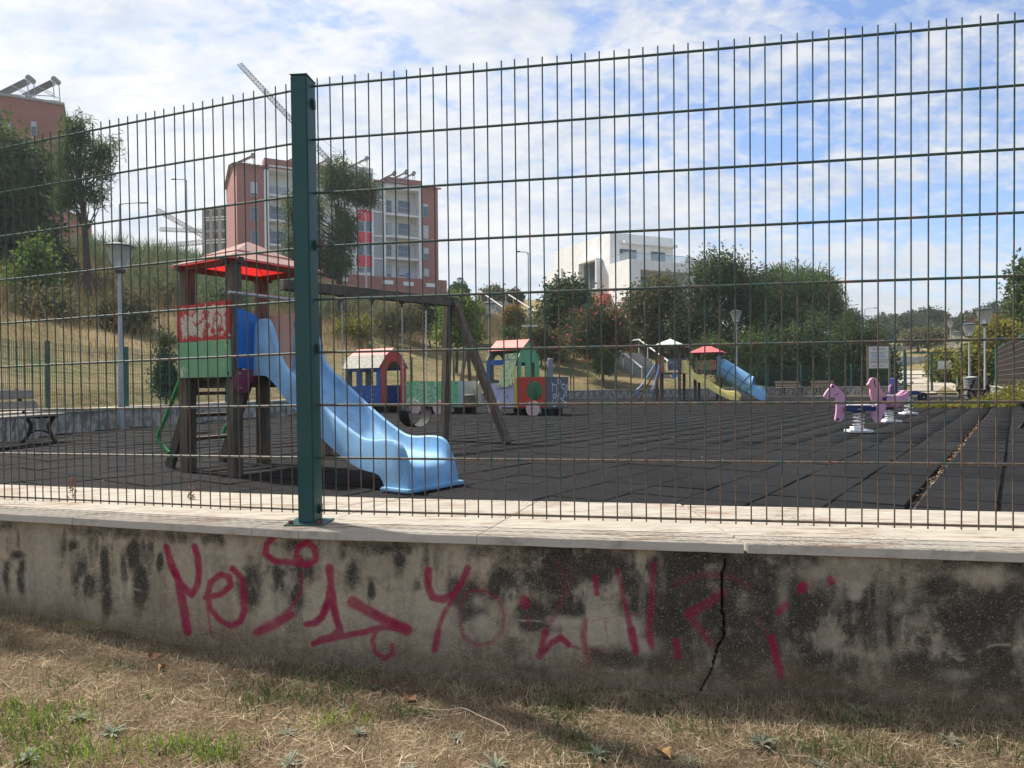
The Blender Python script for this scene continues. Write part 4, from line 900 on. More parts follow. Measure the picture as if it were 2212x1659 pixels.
def slope(name, mtl, t, x0, x1, y0, z0, y1, z1, th=0.02):
    m = MB(); d = Vector((0, y1-y0, z1-z0)).normalized(); n = Vector((0, -d.z, d.y))*(th if d.y*1 > 0 else -th)
    q = [(x0, y0, z0), (x1, y0, z0), (x1, y1, z1), (x0, y1, z1)]; m.add(q+[(a, b+n.y, c+n.z) for a, b, c in q], [(0,1,2,3),(7,6,5,4),(0,4,5,1),(1,5,6,2),(2,6,7,3),(3,7,4,0)]); return obj(name, m, mtl, t, bevel=0.003)
slope('roof_board', pinkred, lo, xr-0.05, xc+0.05, 0.0, 1.955, -hb*0.66-0.06, 1.665); slope('roof_board', pinkred, lo, xr-0.05, xc+0.05, 0.0, 1.955, hb*0.66+0.06, 1.665); slope('roof_board', tgreen, lo, xr-0.02, xc+0.03, hb*0.66, 1.71, hb+0.03, 1.42)
m = [(-0.676, 1.58), (-0.29, 1.60), (-0.471, 0.74), (-0.893, 0.70)]; hb_ = board('loose_board', palegreen, lo, m[::-1], y=-hb-0.075, th=0.02, rot=(R(-3), 0, 0), lab='loose pale green board hanging askew off the cab')
for x, z in ((-0.62, 1.53), (-0.37, 1.55), (-0.82, 0.75), (-0.52, 0.77)): obj('bolt', MB().lathe([(0.022, 0), (0.018, 0.012)], 8).mesh('bolt'), boltm, hb_, (x, -0.010, z), (R(90), 0, 0))
board('hood_side', trred, lo, rect(xc+0.015, 0.20, xf-0.012, 0.97), [circ(0.205, 0.62, 0.245)], y=-hb, lab='red hood board with a round window')
board('hood_side', lblue, lo, rect(xc+0.015, 0.20, xf-0.012, 0.97), y=hb)
hf = board('hood_front', greyp, lo, rect(-hb, 0.20, hb, 0.97), x=xf, plane='yz', lab='slate grey front board with white sprayed tag')
obj('seat_box', MB().box((0.18, 0.30, 0.36), (0.5, 0.4, 0.32)), greyg, lo); board('inner_board', tgreen, lo, rect(-0.18, 0.2, 0.30, 0.97), y=0.2)
def ztag(zx, zy):  # picture zoom -> board coordinates (y, z)
    return ((zx-1575)/365*TW, 0.20+(1270-zy)/465*0.77)
tg = MB(); sk = [[(1480,1030),(1470,890),(1475,920),(1540,925)],[(1540,925),(1545,1080),(1500,1130),(1480,1080),(1530,1070)],[(1545,1080),(1470,1180),(1490,1210),(1530,1200),(1600,1010)],[(1590,840),(1555,870),(1590,910),(1620,880),(1590,845)],[(1600,920),(1605,1060),(1610,1130),(1640,1150),(1680,1110)],[(1690,930),(1640,920),(1640,970),(1690,1010),(1690,1080),(1660,1100)],[(1700,980),(1730,920),(1740,1000),(1720,1010),(1720,1120)],[(1640,1170),(1735,1225),(1600,1220),(1480,1265)],[(1735,1225),(1690,1275)]]
ribbon(tg, [[ztag(*q) for q in s] for s in sk], 0.034, 0.0)
tgm = tg.mesh('tag'); 
for v in tgm.vertices: v.co = Vector((0.0125, v.co.x, v.co.z))
obj('sprayed_tag', tgm, white_spray, hf)
for y_, z_ in ((-0.48, 0.90), (-0.2, 0.89), (0.22, 0.9), (0.48, 0.9), (-0.48, 0.27), (0.48, 0.27)): obj('bolt', MB().lathe([(0.02, 0), (0.016, 0.012)], 8).mesh('bolt'), boltm, hf, (0.011, y_, z_), (0, R(90), 0))
obj('chimney', MB().lathe([(0.075, 0.15), (0.075, 1.44), (0.06, 1.455)], 16, (0.28, 0.12, 0)), mat('grey_chimney', (0.20, 0.22, 0.26), rough=0.6), lo, smooth=True)
wheels(lo, (0.17, -1.0), (0.30, -0.55))
# open wagon
wg = thing('toy_train_wagon', 'low open green wagon of the wooden train with white sprayed writing', 'play train', tpos(0), TR, 'parts of the wooden play train')
x0, x1 = -4.08, -2.226
obj('floor', MB().box(((x0+x1)/2, 0, 0.185), (x1-x0+0.04, TW-0.04, 0.035)), woodx, wg)
sd_ = board('side_panel', pgreen, wg, rect(x0, 0.20, x1, 0.90), y=-hb, lab='flaked green side board with white sprayed letters'); board('side_panel', pgreen, wg, rect(x0, 0.20, x1, 0.90), y=hb)
def zt2(zx, zy): return (x0+(zx-1045)/(1750-1045)*(x1-x0), 0.20+(895-zy)/(895-578)*0.70)
tg = MB(); ribbon(tg, [[zt2(*q) for q in s] for s in ([(1165,640),(1175,720),(1185,780)],[(1165,645),(1240,660),(1260,690),(1235,740),(1175,785)],[(1190,840),(1230,800),(1310,740)],[(1330,690),(1390,660),(1330,640)],[(1330,760),(1400,740),(1390,800),(1340,840)],[(1420,650),(1435,770)],[(1385,690),(1470,685)],[(1430,770),(1470,770)],[(1190,590),(1200,620),(1225,595),(1250,630),(1300,610)])], 0.030, -0.0125); obj('sprayed_tag', tg, mat('faint_white_spray', (0.42, 0.56, 0.46), rough=0.8), sd_)
for x, z in ((x0+.06, .84), (x0+.06, .5), (x0+.06, .26), ((x0+x1)/2, .5), (x1-.06, .84), (x1-.06, .5), (x1-.06, .26), ((x0+x1)/2, .26)): obj('bolt', MB().lathe([(0.022, 0), (0.018, 0.012)], 8).mesh('bolt'), boltm, sd_, (x, -0.011, z), (R(90), 0, 0))
board('end_board', lblue, wg, [(-hb, 0.2), (-0.30, 0.2), (-0.30, 0.74), (-0.34, 0.84), (-0.42, 0.895), (-hb, 0.895)], x=x1, plane='yz', lab='light blue curved end board'); board('end_board', mat('pale_pink_board', (0.50, 0.43, 0.42), rough=0.8), wg, [(hb, 0.2), (0.36, 0.2), (0.36, 0.74), (0.39, 0.84), (0.45, 0.895), (hb, 0.895)], x=x1, plane='yz')
board('seat_back', offw, wg, rect(-0.5, 0.52, 0.5, 0.90), x=x1-0.16, plane='yz'); obj('seat', MB().box((x1-0.34, 0, 0.50), (0.36, 1.0, 0.03)), offw, wg); board('end_board', greyg, wg, rect(-hb, 0.2, hb, 0.9), x=x0, plane='yz'); board('seat_front', mat('shade_painted_board', (0.20, 0.18, 0.16), rough=0.9), wg, rect(-0.5, 0.2, 0.5, 0.48), x=x1-0.2, plane='yz')  # dark tone painted in for the shade of the opening under the seat
wheels(wg, (-3.71, -2.87), (-2.5, -3.6))
# caboose
cb_ = thing('toy_train_carriage', 'blue wooden train carriage with red arched end and half-stripped roof', 'play train', tpos(0), TR, 'parts of the wooden play train')
x0, x1 = -6.50, -5.05
obj('floor', MB().box(((x0+x1)/2, 0, 0.205), (x1-x0+0.04, TW-0.04, 0.035)), woodx, cb_)
op = [rect(x0+0.06, 0.78, x0+0.46, 1.22), rect(x0+0.66, 0.80, x1-0.18, 1.25)]
board('side_panel', bluew, cb_, rect(x0, 0.22, x1, 1.32), op, y=-hb, lab='dark blue side board with two window openings'); board('side_panel', bluew, cb_, rect(x0, 0.22, x1, 1.32), op, y=hb)
arch = [(-0.30, 0.24), (0.30, 0.24), (0.30, 1.22)]+circ(0, 1.22, 0.30, 13, 0, 180)[1:-1]+[(-0.30, 1.22)]
gb = [(-hb, 0.22), (hb, 0.22), (hb, 1.30), (hb*0.88, 1.46), (hb*0.55, 1.71), (0, 1.89), (-hb*0.55, 1.71), (-hb*0.88, 1.46), (-hb, 1.30)]
board('arched_end', trred, cb_, gb, [arch], x=x1, plane='yz', lab='red end board with an arched doorway')
board('back_end', greyg, cb_, gb, [rect(-0.28, 0.78, 0.30, 1.22)], x=x0, plane='yz')
slope('roof_board', pinkred, cb_, x0-0.04, x1+0.03, 0, 1.90, -hb*0.62, 1.685); slope('roof_board', pinkred, cb_, x0-0.04, x1+0.03, 0, 1.90, hb*0.62, 1.685)
slope('roof_board', greyroof, cb_, x0-0.08, x1+0.02, -hb*0.60, 1.69, -hb-0.09, 1.30)['label'] = 'bare grey lower roof board'; slope('roof_board', greyroof, cb_, x0-0.08, x1+0.02, hb*0.60, 1.69, hb+0.09, 1.30)
obj('bench', MB().box((x0+0.35, 0, 0.52), (0.5, 0.95, 0.03)).box((x0+0.60, 0, 0.36), (0.02, 0.95, 0.28)), greyg, cb_); board('bench_back', mat('pale_grey_green_board', (0.30, 0.33, 0.27), rough=0.8), cb_, rect(-0.48, 0.55, 0.48, 0.78), x=x0+0.08, plane='yz')
wheels(cb_, (), (x1-0.28, x0+0.3))

# ---------------- far swing behind the train
p = at(1009, 745, 27.0); c = Vector((p.x, 27.0, 0)); fs = thing('swing_set', 'brown wooden swing frame standing behind the train engine', 'swing frame', c, R(-20))
obj('top_beam', MB().box((1.3, 0, 2.25), (2.7, 0.10, 0.12)), woodx, fs)
for x_ in (0.0, 2.6):
    for y_ in (-0.65, 0.65): obj('leg', MB().bar((x_, 0.06*np.sign(y_), 2.25), (x_-0.12, y_, 0), 0.10, 0.10, (1, 0, 0)), wood, fs)

# ---------------- far play tower with yellow slide and blue tube
ft = thing('climbing_tower', 'double wooden play tower with white and red roofs, yellow slide and blue tube', 'play tower', (7.15, 32.0, 0), R(-25))
whiter = mat('pale_green_white_roof', (0.58, 0.61, 0.55), (0.45, 0.49, 0.43), 6, 0.8); redr = mat('bleached_red_roof', (0.55, 0.10, 0.11), (0.50, 0.08, 0.09), 5, 0.7)
for cx_, cy_, hh, rm, za_ in ((0, 0, 0.5, whiter, 2.42), (1.55, 0.55, 0.48, redr, 2.13)):
    for sx_ in (-1, 1):
        for sy_ in (-1, 1): obj('post', MB().box((cx_+sx_*hh, cy_+sy_*hh, za_/2), (0.11, 0.11, za_)), wood, ft)
    for k in range(4):
        a, b = cor4[k], cor4[(k+1) % 4]; e = hh+0.24; m = MB(); q = [(cx_+a[0]*e, cy_+a[1]*e, za_-0.02), (cx_+b[0]*e, cy_+b[1]*e, za_-0.02), (cx_+b[0]*.01, cy_+b[1]*.01, za_+0.34), (cx_+a[0]*.01, cy_+a[1]*.01, za_+0.34)]
        m.add(q+[(x, y, z-0.02) for x, y, z in q], [(0,1,2,3),(7,6,5,4),(0,4,5,1),(1,5,6,2),(2,6,7,3),(3,7,4,0)]); obj('roof_board', m, rm, ft)
    obj('platform', MB().box((cx_, cy_, 1.20), (2*hh+0.1, 2*hh+0.1, 0.08)), woodx, ft)
obj('bridge_deck', MB().box((0.88, 0.3, 1.20), (0.8, 0.7, 0.06)), woodx, ft)
picp = mat('painted_picture_panel', (0.45, 0.05, 0.05), (0.08, 0.25, 0.10), 3.5, 0.6, wear=((0.55, 0.58, 0.56), 0.3, 4)); picb = mat('blue_white_picture_panel', (0.50, 0.56, 0.58), (0.05, 0.16, 0.40), 4.5, 0.6, wear=((0.50, 0.06, 0.06), 0.3, 3))
obj('panel', MB().box((-0.30, -0.57, 1.62), (0.30, 0.02, 0.72)), picp, ft); obj('panel', MB().box((0.22, 0.57, 1.62), (0.9, 0.02, 0.55)), picb, ft); obj('panel', MB().box((-0.57, 0.2, 1.62), (0.02, 0.6, 0.55)), picp, ft); obj('panel', MB().box((1.55, 0.02, 1.55), (0.9, 0.02, 0.42)), picp, ft); obj('panel', MB().box((1.55, 1.08, 1.55), (0.9, 0.02, 0.42)), picb, ft)
ylw = mat('yellow_plastic_slide', (0.88, 0.74, 0.24), (0.80, 0.65, 0.20), 3, 0.45, grime=((0.35, 0.28, 0.12), 0.5, 5))
KY_ = [(0, 1.25, .50, .05, .26), (.12, 1.25, .55, .05, .26), (.28, 1.24, .50, .06, .26), (.42, 1.18, .24, .09, .26), (.6, 1.06, .18, .12, .26), (1.2, .68, .16, .13, .26), (1.7, .37, .15, .14, .26), (1.95, .27, .15, .15, .26), (2.15, .24, .18, .22, .265), (2.38, .22, .18, .215, .27), (2.5, .15, .08, .145, .27)]
make_slide('yellow_slide', interp_st(KY_, 36), .26, ylw, ft, (0.53, -0.15, 0), R(-3))['label'] = 'yellow open plastic slide'
obj('blue_panel', plate([(-0.5, 1.2), (-0.33, 1.2), (-0.30, 1.72), (-0.5, 1.80)], t=.02, plane='yz'), blue_board, ft, (0.56, 0, 0))
tubem = mat('scuffed_blue_tube_plastic', (0.12, 0.32, 0.56), (0.15, 0.37, 0.60), 3, 0.5, grime=((0.25, 0.27, 0.25), 0.7, 3.0)); tlb = mat('light_blue_tube_exit', (0.20, 0.44, 0.70), rough=0.45)
tb0, tb1 = Vector((2.08, 0.45, 1.50)), Vector((3.20, 0.34, 0.74))
def tube_shell(P, rs, n=28, th=0.02):
    m = MB(); m.tube(P, rs, n, cap=False); k = len(m.v); m.tube(P, [r-th for r in rs], n, cap=False); L_ = len(P)
    for e in (0, L_-1):
        for j in range(n): m.f.append((e*n+j, e*n+(j+1) % n, k+e*n+(j+1) % n, k+e*n+j))
    return m
tb = obj('tube_slide', tube_shell([tb0, tb1], [0.40, 0.40]), tubem, ft, smooth=True); tb['label'] = 'scuffed blue enclosed tube slide'
dv = (tb1-tb0).normalized()
for f in (0.06, 0.40, 0.97): obj('seam_ring', tube_shell([tb0+(tb1-tb0)*(f-0.012), tb0+(tb1-tb0)*(f+0.012)], [0.412, 0.412]), mat('dark_seam', (0.04, 0.10, 0.17), rough=0.7), tb, smooth=True)
obj('seam_strip', MB().bar(tb0+Vector((0.16, -0.405, -0.1)), tb1+Vector((0.05, -0.405, -0.05)), 0.02, 0.03), mat('dark_seam', (0.04, 0.10, 0.17)), tb)
obj('tube_elbow', tube_shell(spline([tb1, tb1+dv*0.18, tb1+dv*0.32+Vector((0.06, 0, 0.06))], 4), [0.405]*9), slide_blue, tb, smooth=True)
obj('end_plate', MB().box((2.07, 0.48, 1.50), (0.03, 0.95, 0.92)), slide_blue, tb)
KE = [(0, .36, .30, .06, .33), (.15, .33, .33, .09, .34), (.35, .30, .30, .22, .34), (.5, .28, .24, .275, .34), (.68, .20, .08, .195, .35)]
make_slide('tube_exit', interp_st(KE, 14), .3, tlb, tb, (3.36, 0.32, 0), R(-4))
for y_ in (-0.32, 0.32):
    obj('ladder_stringer', MB().bar((-0.50+y_*0.3, -0.55, 1.22), (-0.85+y_*1.0-0.05, -1.0, 0), 0.05, 0.10, (0, 1, 0)), wood, ft)
brail = mat('blue_painted_pipe', (0.10, 0.22, 0.46), rough=0.45)
for y_ in (-0.36, 0.30): obj('handrail', MB().tube(spline([(-0.45+y_*0.3, -0.55, 1.65), (-0.75+y_*0.8, -0.95, 0.75), (-0.90+y_, -1.12, 0.48), (-0.88+y_, -1.10, 0.36), (-0.78+y_, -1.02, 0.25)], 5), 0.025, 8), brail, ft, smooth=True)
for z_ in (0.35, 0.65, 0.95):
    f = 1-z_/1.22; xm = -0.50-0.40*f; obj('ladder_rung', MB().box((xm, -0.55-0.45*f, z_), (0.34+0.30*f, 0.09, 0.04)), wood, ft)
obj('bracket', plate(circ(0, 1.10, 0.12, 16), t=.02), brail, ft, (0.30, -0.58, 0))

# ---------------- spring riders
pinkp = mat('faded_pink_rider_board', (0.66, 0.33, 0.48), (0.62, 0.30, 0.43), 4, 0.55, wear=((0.42, 0.05, 0.07), 0.0, 4)); pinkb = mat('salmon_pink_rider_board', (0.70, 0.32, 0.38), (0.66, 0.29, 0.36), 4, 0.5)
navy = mat('navy_blue_plastic', (0.010, 0.022, 0.115), (0.014, 0.03, 0.14), 5, 0.45); seatg = mat('grey_seat_plate', (0.42, 0.43, 0.44), rough=0.6); springm = mat('white_spring_paint', (0.72, 0.73, 0.74), (0.55, 0.56, 0.57), 12, 0.4)
def spring(t, x, z0, z1, r=0.078, base=0.165, turns=4.0):
    P = [(x+r*math.cos(a), r*math.sin(a), z0+(z1-z0)*a/(2*math.pi*turns)) for a in np.linspace(0, 2*math.pi*turns, int(turns*18))]
    obj('spring', MB().tube(P, 0.0085, 6), springm, t, smooth=True)
    obj('base_plate', MB().box((x, 0, 0.022), (2*base, 0.28, 0.044)).box((x-0.01, 0.03, z0*0.6), (0.17, 0.13, z0*0.6)), springm, t, bevel=0.008)
def rider(name, label, px_, py_, d, scale, x0, y0, rz):
    p = gnd(px_, py_); p = ray(px_, py_)*d; t = thing(name, label, 'spring rider', (p.x, d, 0), rz, 'spring riders'); f = lambda x, y: ((x-x0)/scale, (y0-y)/scale); return t, f
def bolts(t, f, pts, y, m=steel, r=0.018):
    for x, z in [f(*q) for q in pts]: obj('bolt', MB().lathe([(r, 0), (r*0.9, 0.008), (r*0.4, 0.012)], 10).mesh('bolt'), m, t, (x, y, z), (R(90), 0, 0))
t, f = rider('spring_horse', 'faded lilac-pink horse spring rider with a navy seat bar', 1855, 936, 10.95, 1121, 835, 1590, R(3))
o = board('front_board', pinkp, t, smooth_loop([f(*q) for q in [(365,738),(440,785),(510,850),(560,900),(595,960),(610,1060),(608,1130),(600,1260),(530,1395),(490,1403),(425,1393),(408,1360),(425,1300),(440,1180),(440,1080),(420,1010),(385,975),(345,980),(290,1012),(250,1007),(220,965),(225,930),(320,810),(345,780)]], 2), th=0.035, lab='horse head and foreleg board')
sp_ = mat('dark_red_stain', (0.30, 0.04, 0.07), rough=0.9)
for q in ((415, 940), (458, 921)): obj('paint_spot', plate(smooth_loop([(f(*q)[0]+0.016*math.cos(a)*random.uniform(.7, 1.2), f(*q)[1]+0.014*math.sin(a)*random.uniform(.7, 1.2)) for a in np.linspace(0, 6.28, 9)[:-1]], 1), t=0.001), sp_, o, (0, -0.0182, 0))
board('rear_board', pinkp, t, smooth_loop([f(*q) for q in [(1060,1150),(1120,1125),(1190,1090),(1290,1085),(1312,1140),(1297,1220),(1252,1300),(1225,1395),(1190,1440),(1140,1434),(1106,1385),(1068,1280),(1043,1215)]], 2), th=0.035, lab='horse tail and hind leg board')
bolts(t, f, [(375, 792), (455, 1358)], -0.018, boltm, 0.02)
for sy_ in (-1, 1): obj('side_bar', plate(smooth_loop([f(*q) for q in [(560,1135),(1075,1135),(1097,1165),(1097,1200),(1075,1225),(880,1218),(760,1222),(560,1228),(540,1205),(540,1160)]], 1), t=0.025), navy, t, (0, sy_*0.075, 0))
sbx = f(800, 1187); obj('slot', MB().box((sbx[0], -0.0895, sbx[1]), (0.062, 0.004, 0.016)), seatg, t)
a, b = f(640, 1130), f(1060, 1110); obj('seat', MB().box(((a[0]+b[0])/2, 0, (a[1]+b[1])/2), (b[0]-a[0], 0.21, 0.02)), seatg, t, bevel=0.006)
bolts(t, f, [(582, 1180), (1040, 1165)], -0.088, boltm)
obj('spring_cup', MB().lathe([(0.09, f(0, 1245)[1]), (0.09, f(0, 1205)[1])], 16), blackr, t); spring(t, 0, 0.10, f(0, 1240)[1])
t, f = rider('spring_bird', 'salmon-pink bird spring rider with bolted wing boards', 1922, 912.5, 13.5, 909, 1365, 1412, R(3))
body = [(1090,633),(1040,645),(1008,680),(1000,720),(970,745),(964,770),(1003,785),(1018,830),(1013,900),(1030,980),(1060,1060),(1130,1140),(1250,1182),(1350,1186),(1480,1165),(1600,1090),(1665,1015),(1668,890),(1640,858),(1600,870),(1540,920),(1480,948),(1320,948),(1250,905),(1195,840),(1178,720),(1150,655)]
o = board('body_board', pinkb, t, smooth_loop([f(*q) for q in body], 2), th=0.05, lab='bird head and body board')
for sy_ in (-1, 1): board('wing_board', pinkp, t, smooth_loop([f(*q) for q in [(1250,1010),(1290,965),(1360,965),(1480,955),(1560,925),(1625,880),(1660,880),(1650,950),(1600,1030),(1500,1095),(1400,1115),(1310,1110),(1255,1060)]], 2), y=sy_*0.11, th=0.022)
bolts(t, f, [(1140, 980), (1220, 1025)], -0.026); bolts(t, f, [(1335, 982), (1433, 1028), (1543, 985)], -0.122)
obj('beak_print', ribbon(MB(), [[f(1085, 675), f(1090, 740), f(1112, 805)]], 0.02, -0.027), boltm, o)
a, b = f(1320, 965), f(1485, 935); obj('seat', MB().box(((a[0]+b[0])/2, 0, (a[1]+b[1])/2), (b[0]-a[0]+.04, 0.2, 0.02)), seatg, t, bevel=.006); obj('seat_bar', MB().box((0, 0, f(0, 1000)[1]), (0.3, 0.2, 0.05)), navy, t)
obj('spring_cup', MB().lathe([(0.09, f(0, 1195)[1]), (0.09, f(0, 1150)[1])], 16), blackr, t); spring(t, 0, 0.07, f(0, 1190)[1])
t, f = rider('spring_motorbike', 'pink and navy motorbike spring rider with a black wheel', 1962.5, 896.5, 16.5, 744, 1690, 1277, R(3))
board('rear_board', pinkp, t, smooth_loop([f(*q) for q in [(1345,800),(1370,760),(1400,760),(1480,800),(1530,860),(1560,940),(1460,960),(1365,930),(1340,880)]], 2), th=.03)
board('front_board', pinkp, t, smooth_loop([f(*q) for q in [(1640,865),(1760,862),(1880,870),(1950,905),(1990,960),(1950,990),(1900,960),(1840,930),(1700,940)]], 2), th=.03)
board('backrest', navy, t, [f(*q) for q in [(1370,930),(1400,660),(1425,645),(1462,650),(1462,930)]], th=.16)
for sy_ in (-1, 1): board('side_bar', navy, t, smooth_loop([f(*q) for q in [(1495,885),(1700,872),(1860,880),(1875,905),(1840,945),(1700,930),(1500,940)]], 1), y=sy_*.07, th=.022)
wx_, wz_ = f(1935, 985); o = obj('wheel', MB().lathe([(0.02, -.03), (0.116, -.03), (0.12, -.02), (0.12, .02), (0.116, .03), (0.02, .03)], 26).mesh('wheel', smooth=True), blackr, t, (wx_, -0.03, wz_), (R(90), 0, 0)); obj('hub', MB().lathe([(0.022, 0), (0.018, .012)], 12), steel, o, (0, 0, 0.03))
a = f(1690, 868); obj('seat', MB().box((a[0], 0, a[1]), (0.34, .18, .02)), seatg, t, bevel=.006); obj('spring_cup', MB().lathe([(0.08, f(0, 960)[1]), (0.08, f(0, 930)[1])], 14), blackr, t); spring(t, 0, .07, f(0, 955)[1], .085)

# ---------------- benches
slat_old = mat('grey_weathered_bench_slat', (0.17, 0.155, 0.135), (0.24, 0.22, 0.19), 8, 0.85, stretch=(1, 6, 6)); slat_far = mat('brown_bench_slat', (0.20, 0.15, 0.10), (0.26, 0.20, 0.14), 6, 0.8, stretch=(1, 6, 6)); iron = mat('black_cast_iron', (0.016, 0.016, 0.018), (0.03, 0.028, 0.026), 12, 0.5); slat_dark = mat('dark_brown_bench_slat', (0.055, 0.043, 0.034), (0.09, 0.07, 0.055), 6, 0.8, stretch=(1, 6, 6))
def make_bench(label, loc, rz, sm, ln=1.7, group='park benches', seat=0.42, lean=1.0):
    # local: x along the bench, front towards -y
    t = thing('bench', label, 'bench', loc, rz, group); w = ln/2
    for x in (-w+0.28, w-0.28):
        leg = lambda pts, r: MB().tube(spline([(x, a, b) for a, b in pts], 5), r, 6)
        obj('leg', leg([(-0.22, seat-0.02), (-0.15, seat-0.12), (-0.145, 0.20), (-0.20, 0.06), (-0.25, 0.0)], 0.028), iron, t, smooth=True)
        obj('leg', leg([(0.20, seat-0.02), (0.13, seat-0.12), (0.13, 0.20), (0.20, 0.06), (0.27, 0.0)], 0.028), iron, t, smooth=True)
        obj('stretcher', leg([(-0.17, 0.12), (-0.08, 0.165), (0, 0.175), (0.08, 0.165), (0.17, 0.12)], 0.016), iron, t, smooth=True)
        obj('seat_rail', MB().box((x, 0, seat-0.025), (0.04, 0.48, 0.035)), iron, t)
        obj('back_rail', MB().bar((x, 0.20, seat-0.02), (x, 0.20+0.13*lean, seat+0.40), 0.035, 0.035), iron, t)
    for k in range(3): obj('seat_slat', MB().box((0, -0.17+0.155*k, seat+0.012), (ln, 0.135, 0.035)), sm, t, bevel=0.006)
    for k in range(2):
        z = seat+0.15+0.17*k; m = MB().box((0, 0, 0), (ln, 0.03, 0.135)); obj('back_slat', m, sm, t, (0, 0.165+0.13*lean*(z-seat)/0.40, z), (R(-17)*lean, 0, 0), bevel=0.006)
    return t
make_bench('old grey slatted bench with curved iron legs against the mouldy wall', (-7.05, 9.95, 0), R(92), slat_old, 1.9, seat=0.40)
for px_, lab in ((1703, 'brown slatted bench below the dark hedge, farther from the sign'), (1795, 'brown slatted bench beside the information board')):
    p = gnd(px_, 850.5); p = ray(px_, 850)*41.0; make_bench(lab, (p.x, 40.6 if px_ < 1750 else 41.6, 0), R(26), slat_far, 1.9)
p = ray(2084, 866)*27.4; make_bench('dark bench facing sideways beside the grey bin, nearer the gate', (p.x, 27.4, 0), R(-125), slat_dark, 1.6)
p = ray(2116, 866)*25.2; make_bench('dark bench facing sideways with its back to the low pale wall', (p.x, 25.2, 0), R(-125), slat_dark, 1.6)
make_bench('dark bench end jutting in beside the rubber tiles near the brown screen', (8.85, 11.6, 0), R(-150), slat_dark, 1.7)

# ---------------- bin, sign board, gate
p = ray(2099, 840)*29.0; bn_ = thing('litter_bin', 'grey ribbed litter bin behind the dark benches', 'bin', (p.x, 29.0, 0))
prof = [(0.22, 0.0), (0.235, 0.05)]
for k in range(6): z = 0.08+k*0.12; prof += [(0.245+k*.008, z), (0.252+k*.008, z+0.05), (0.245+k*.008, z+0.10)]
prof += [(0.31, 0.82), (0.31, 0.88), (0.28, 0.885), (0.275, 0.80)]
obj('body', MB().lathe(prof, 20), mat('grey_concrete_bin', (0.20, 0.215, 0.215), (0.16, 0.17, 0.17), 6, 0.8), bn_, smooth=True); obj('liner', MB().lathe([(0.27, 0.80), (0.20, 0.90), (0.05, 0.92)], 14), mat('bin_bag', (0.45, 0.46, 0.46), rough=0.6), bn_, smooth=True)
sg = thing('information_board', 'white playground notice board between two wooden posts before the hedge', 'sign', (0, 0, 0)); p = ray(1889, 850)*41.5; sg.location = (p.x, 41.0, 0); sg.rotation_euler = (0, 0, R(-20))
for x in (-0.56, 0.56): obj('post', MB().box((x, 0, 1.42), (0.10, 0.10, 2.84)), mat('brown_sign_post', (0.22, 0.17, 0.125), rough=0.8), sg)
pn = obj('panel', MB().box((0, -0.04, 2.12), (1.02, 0.03, 1.26)), mat('white_notice_panel', (0.66, 0.62, 0.54), (0.6, 0.56, 0.5), 5, 0.6), sg); obj('top_rail', MB().box((0, -0.01, 2.80), (1.26, 0.12, 0.07)), wood, sg)
bl_, dk_ = MB(), MB()
for r_, (z, n, c, x0_, x1_) in enumerate([(2.64, 5, 'd', -.36, .34), (2.56, 4, 'b', -.30, .30), (2.42, 7, 'd', -.42, .40), (2.32, 6, 'b', -.40, .25), (2.24, 7, 'b', -.40, .28), (2.16, 6, 'b', -.36, .30), (2.08, 7, 'b', -.40, .20), (1.98, 8, 'd', -.42, .42), (1.90, 8, 'd', -.42, .40), (1.82, 7, 'd', -.42, .36)]):
    x = x0_
    while x < x1_:
        wd = random.uniform(0.05, 0.13); (bl_ if c == 'b' else dk_).box((x+wd/2, -0.058, z+random.uniform(-.006, .006)), (wd, 0.004, 0.030 if c == 'd' else 0.045)); x += wd+0.025
for k in range(5): dk_.box((-0.28+0.13*k, -0.058, 1.62), (0.06, 0.004, 0.06))
obj('print_lines', bl_, mat('blue_print', (0.14, 0.33, 0.55), rough=0.7), pn, (0, 0, 0), kind='stuff'); obj('print_lines', dk_, mat('dark_print', (0.08, 0.08, 0.085), rough=0.7), pn, kind='stuff')
for o in (bl_, dk_): pass
gp = Vector((22.4, 40.5, 0)); gq = Vector((24.9, 39.5, 0)); gv = (gq-gp); gt = thing('gate', 'green mesh double gate with a white notice, leading to the path', 'gate', gp, math.atan2(gv.y, gv.x)); GW = gv.length
for x in (0.0, GW): obj('gate_post', MB().box((x, 0, 1.26), (0.12, 0.12, 2.52)), fargreen, gt)
for a_, b_ in ((0.08, GW/2-0.03), (GW/2+0.03, GW-0.08)):
    fm = MB()
    for x in (a_, b_): fm.box((x, 0, 1.25), (0.05, 0.05, 2.2))
    for z in (0.15, 1.1, 2.33): fm.box(((a_+b_)/2, 0, z), (b_-a_-0.05, 0.045, 0.05))
    gf = obj('gate_leaf', fm, fargreen, gt); obj('wire_mesh', wire_bay(Vector((a_, 0, 0)), Vector((b_, 0, 0)), 0.17, 2.31, 0.004, 0.06), fargreen, gf, kind='stuff')
obj('notice', MB().box((GW*0.73, -0.05, 1.62), (0.66, 0.01, 0.46)), mat('white_notice', (0.72, 0.73, 0.75), rough=0.6), gt)
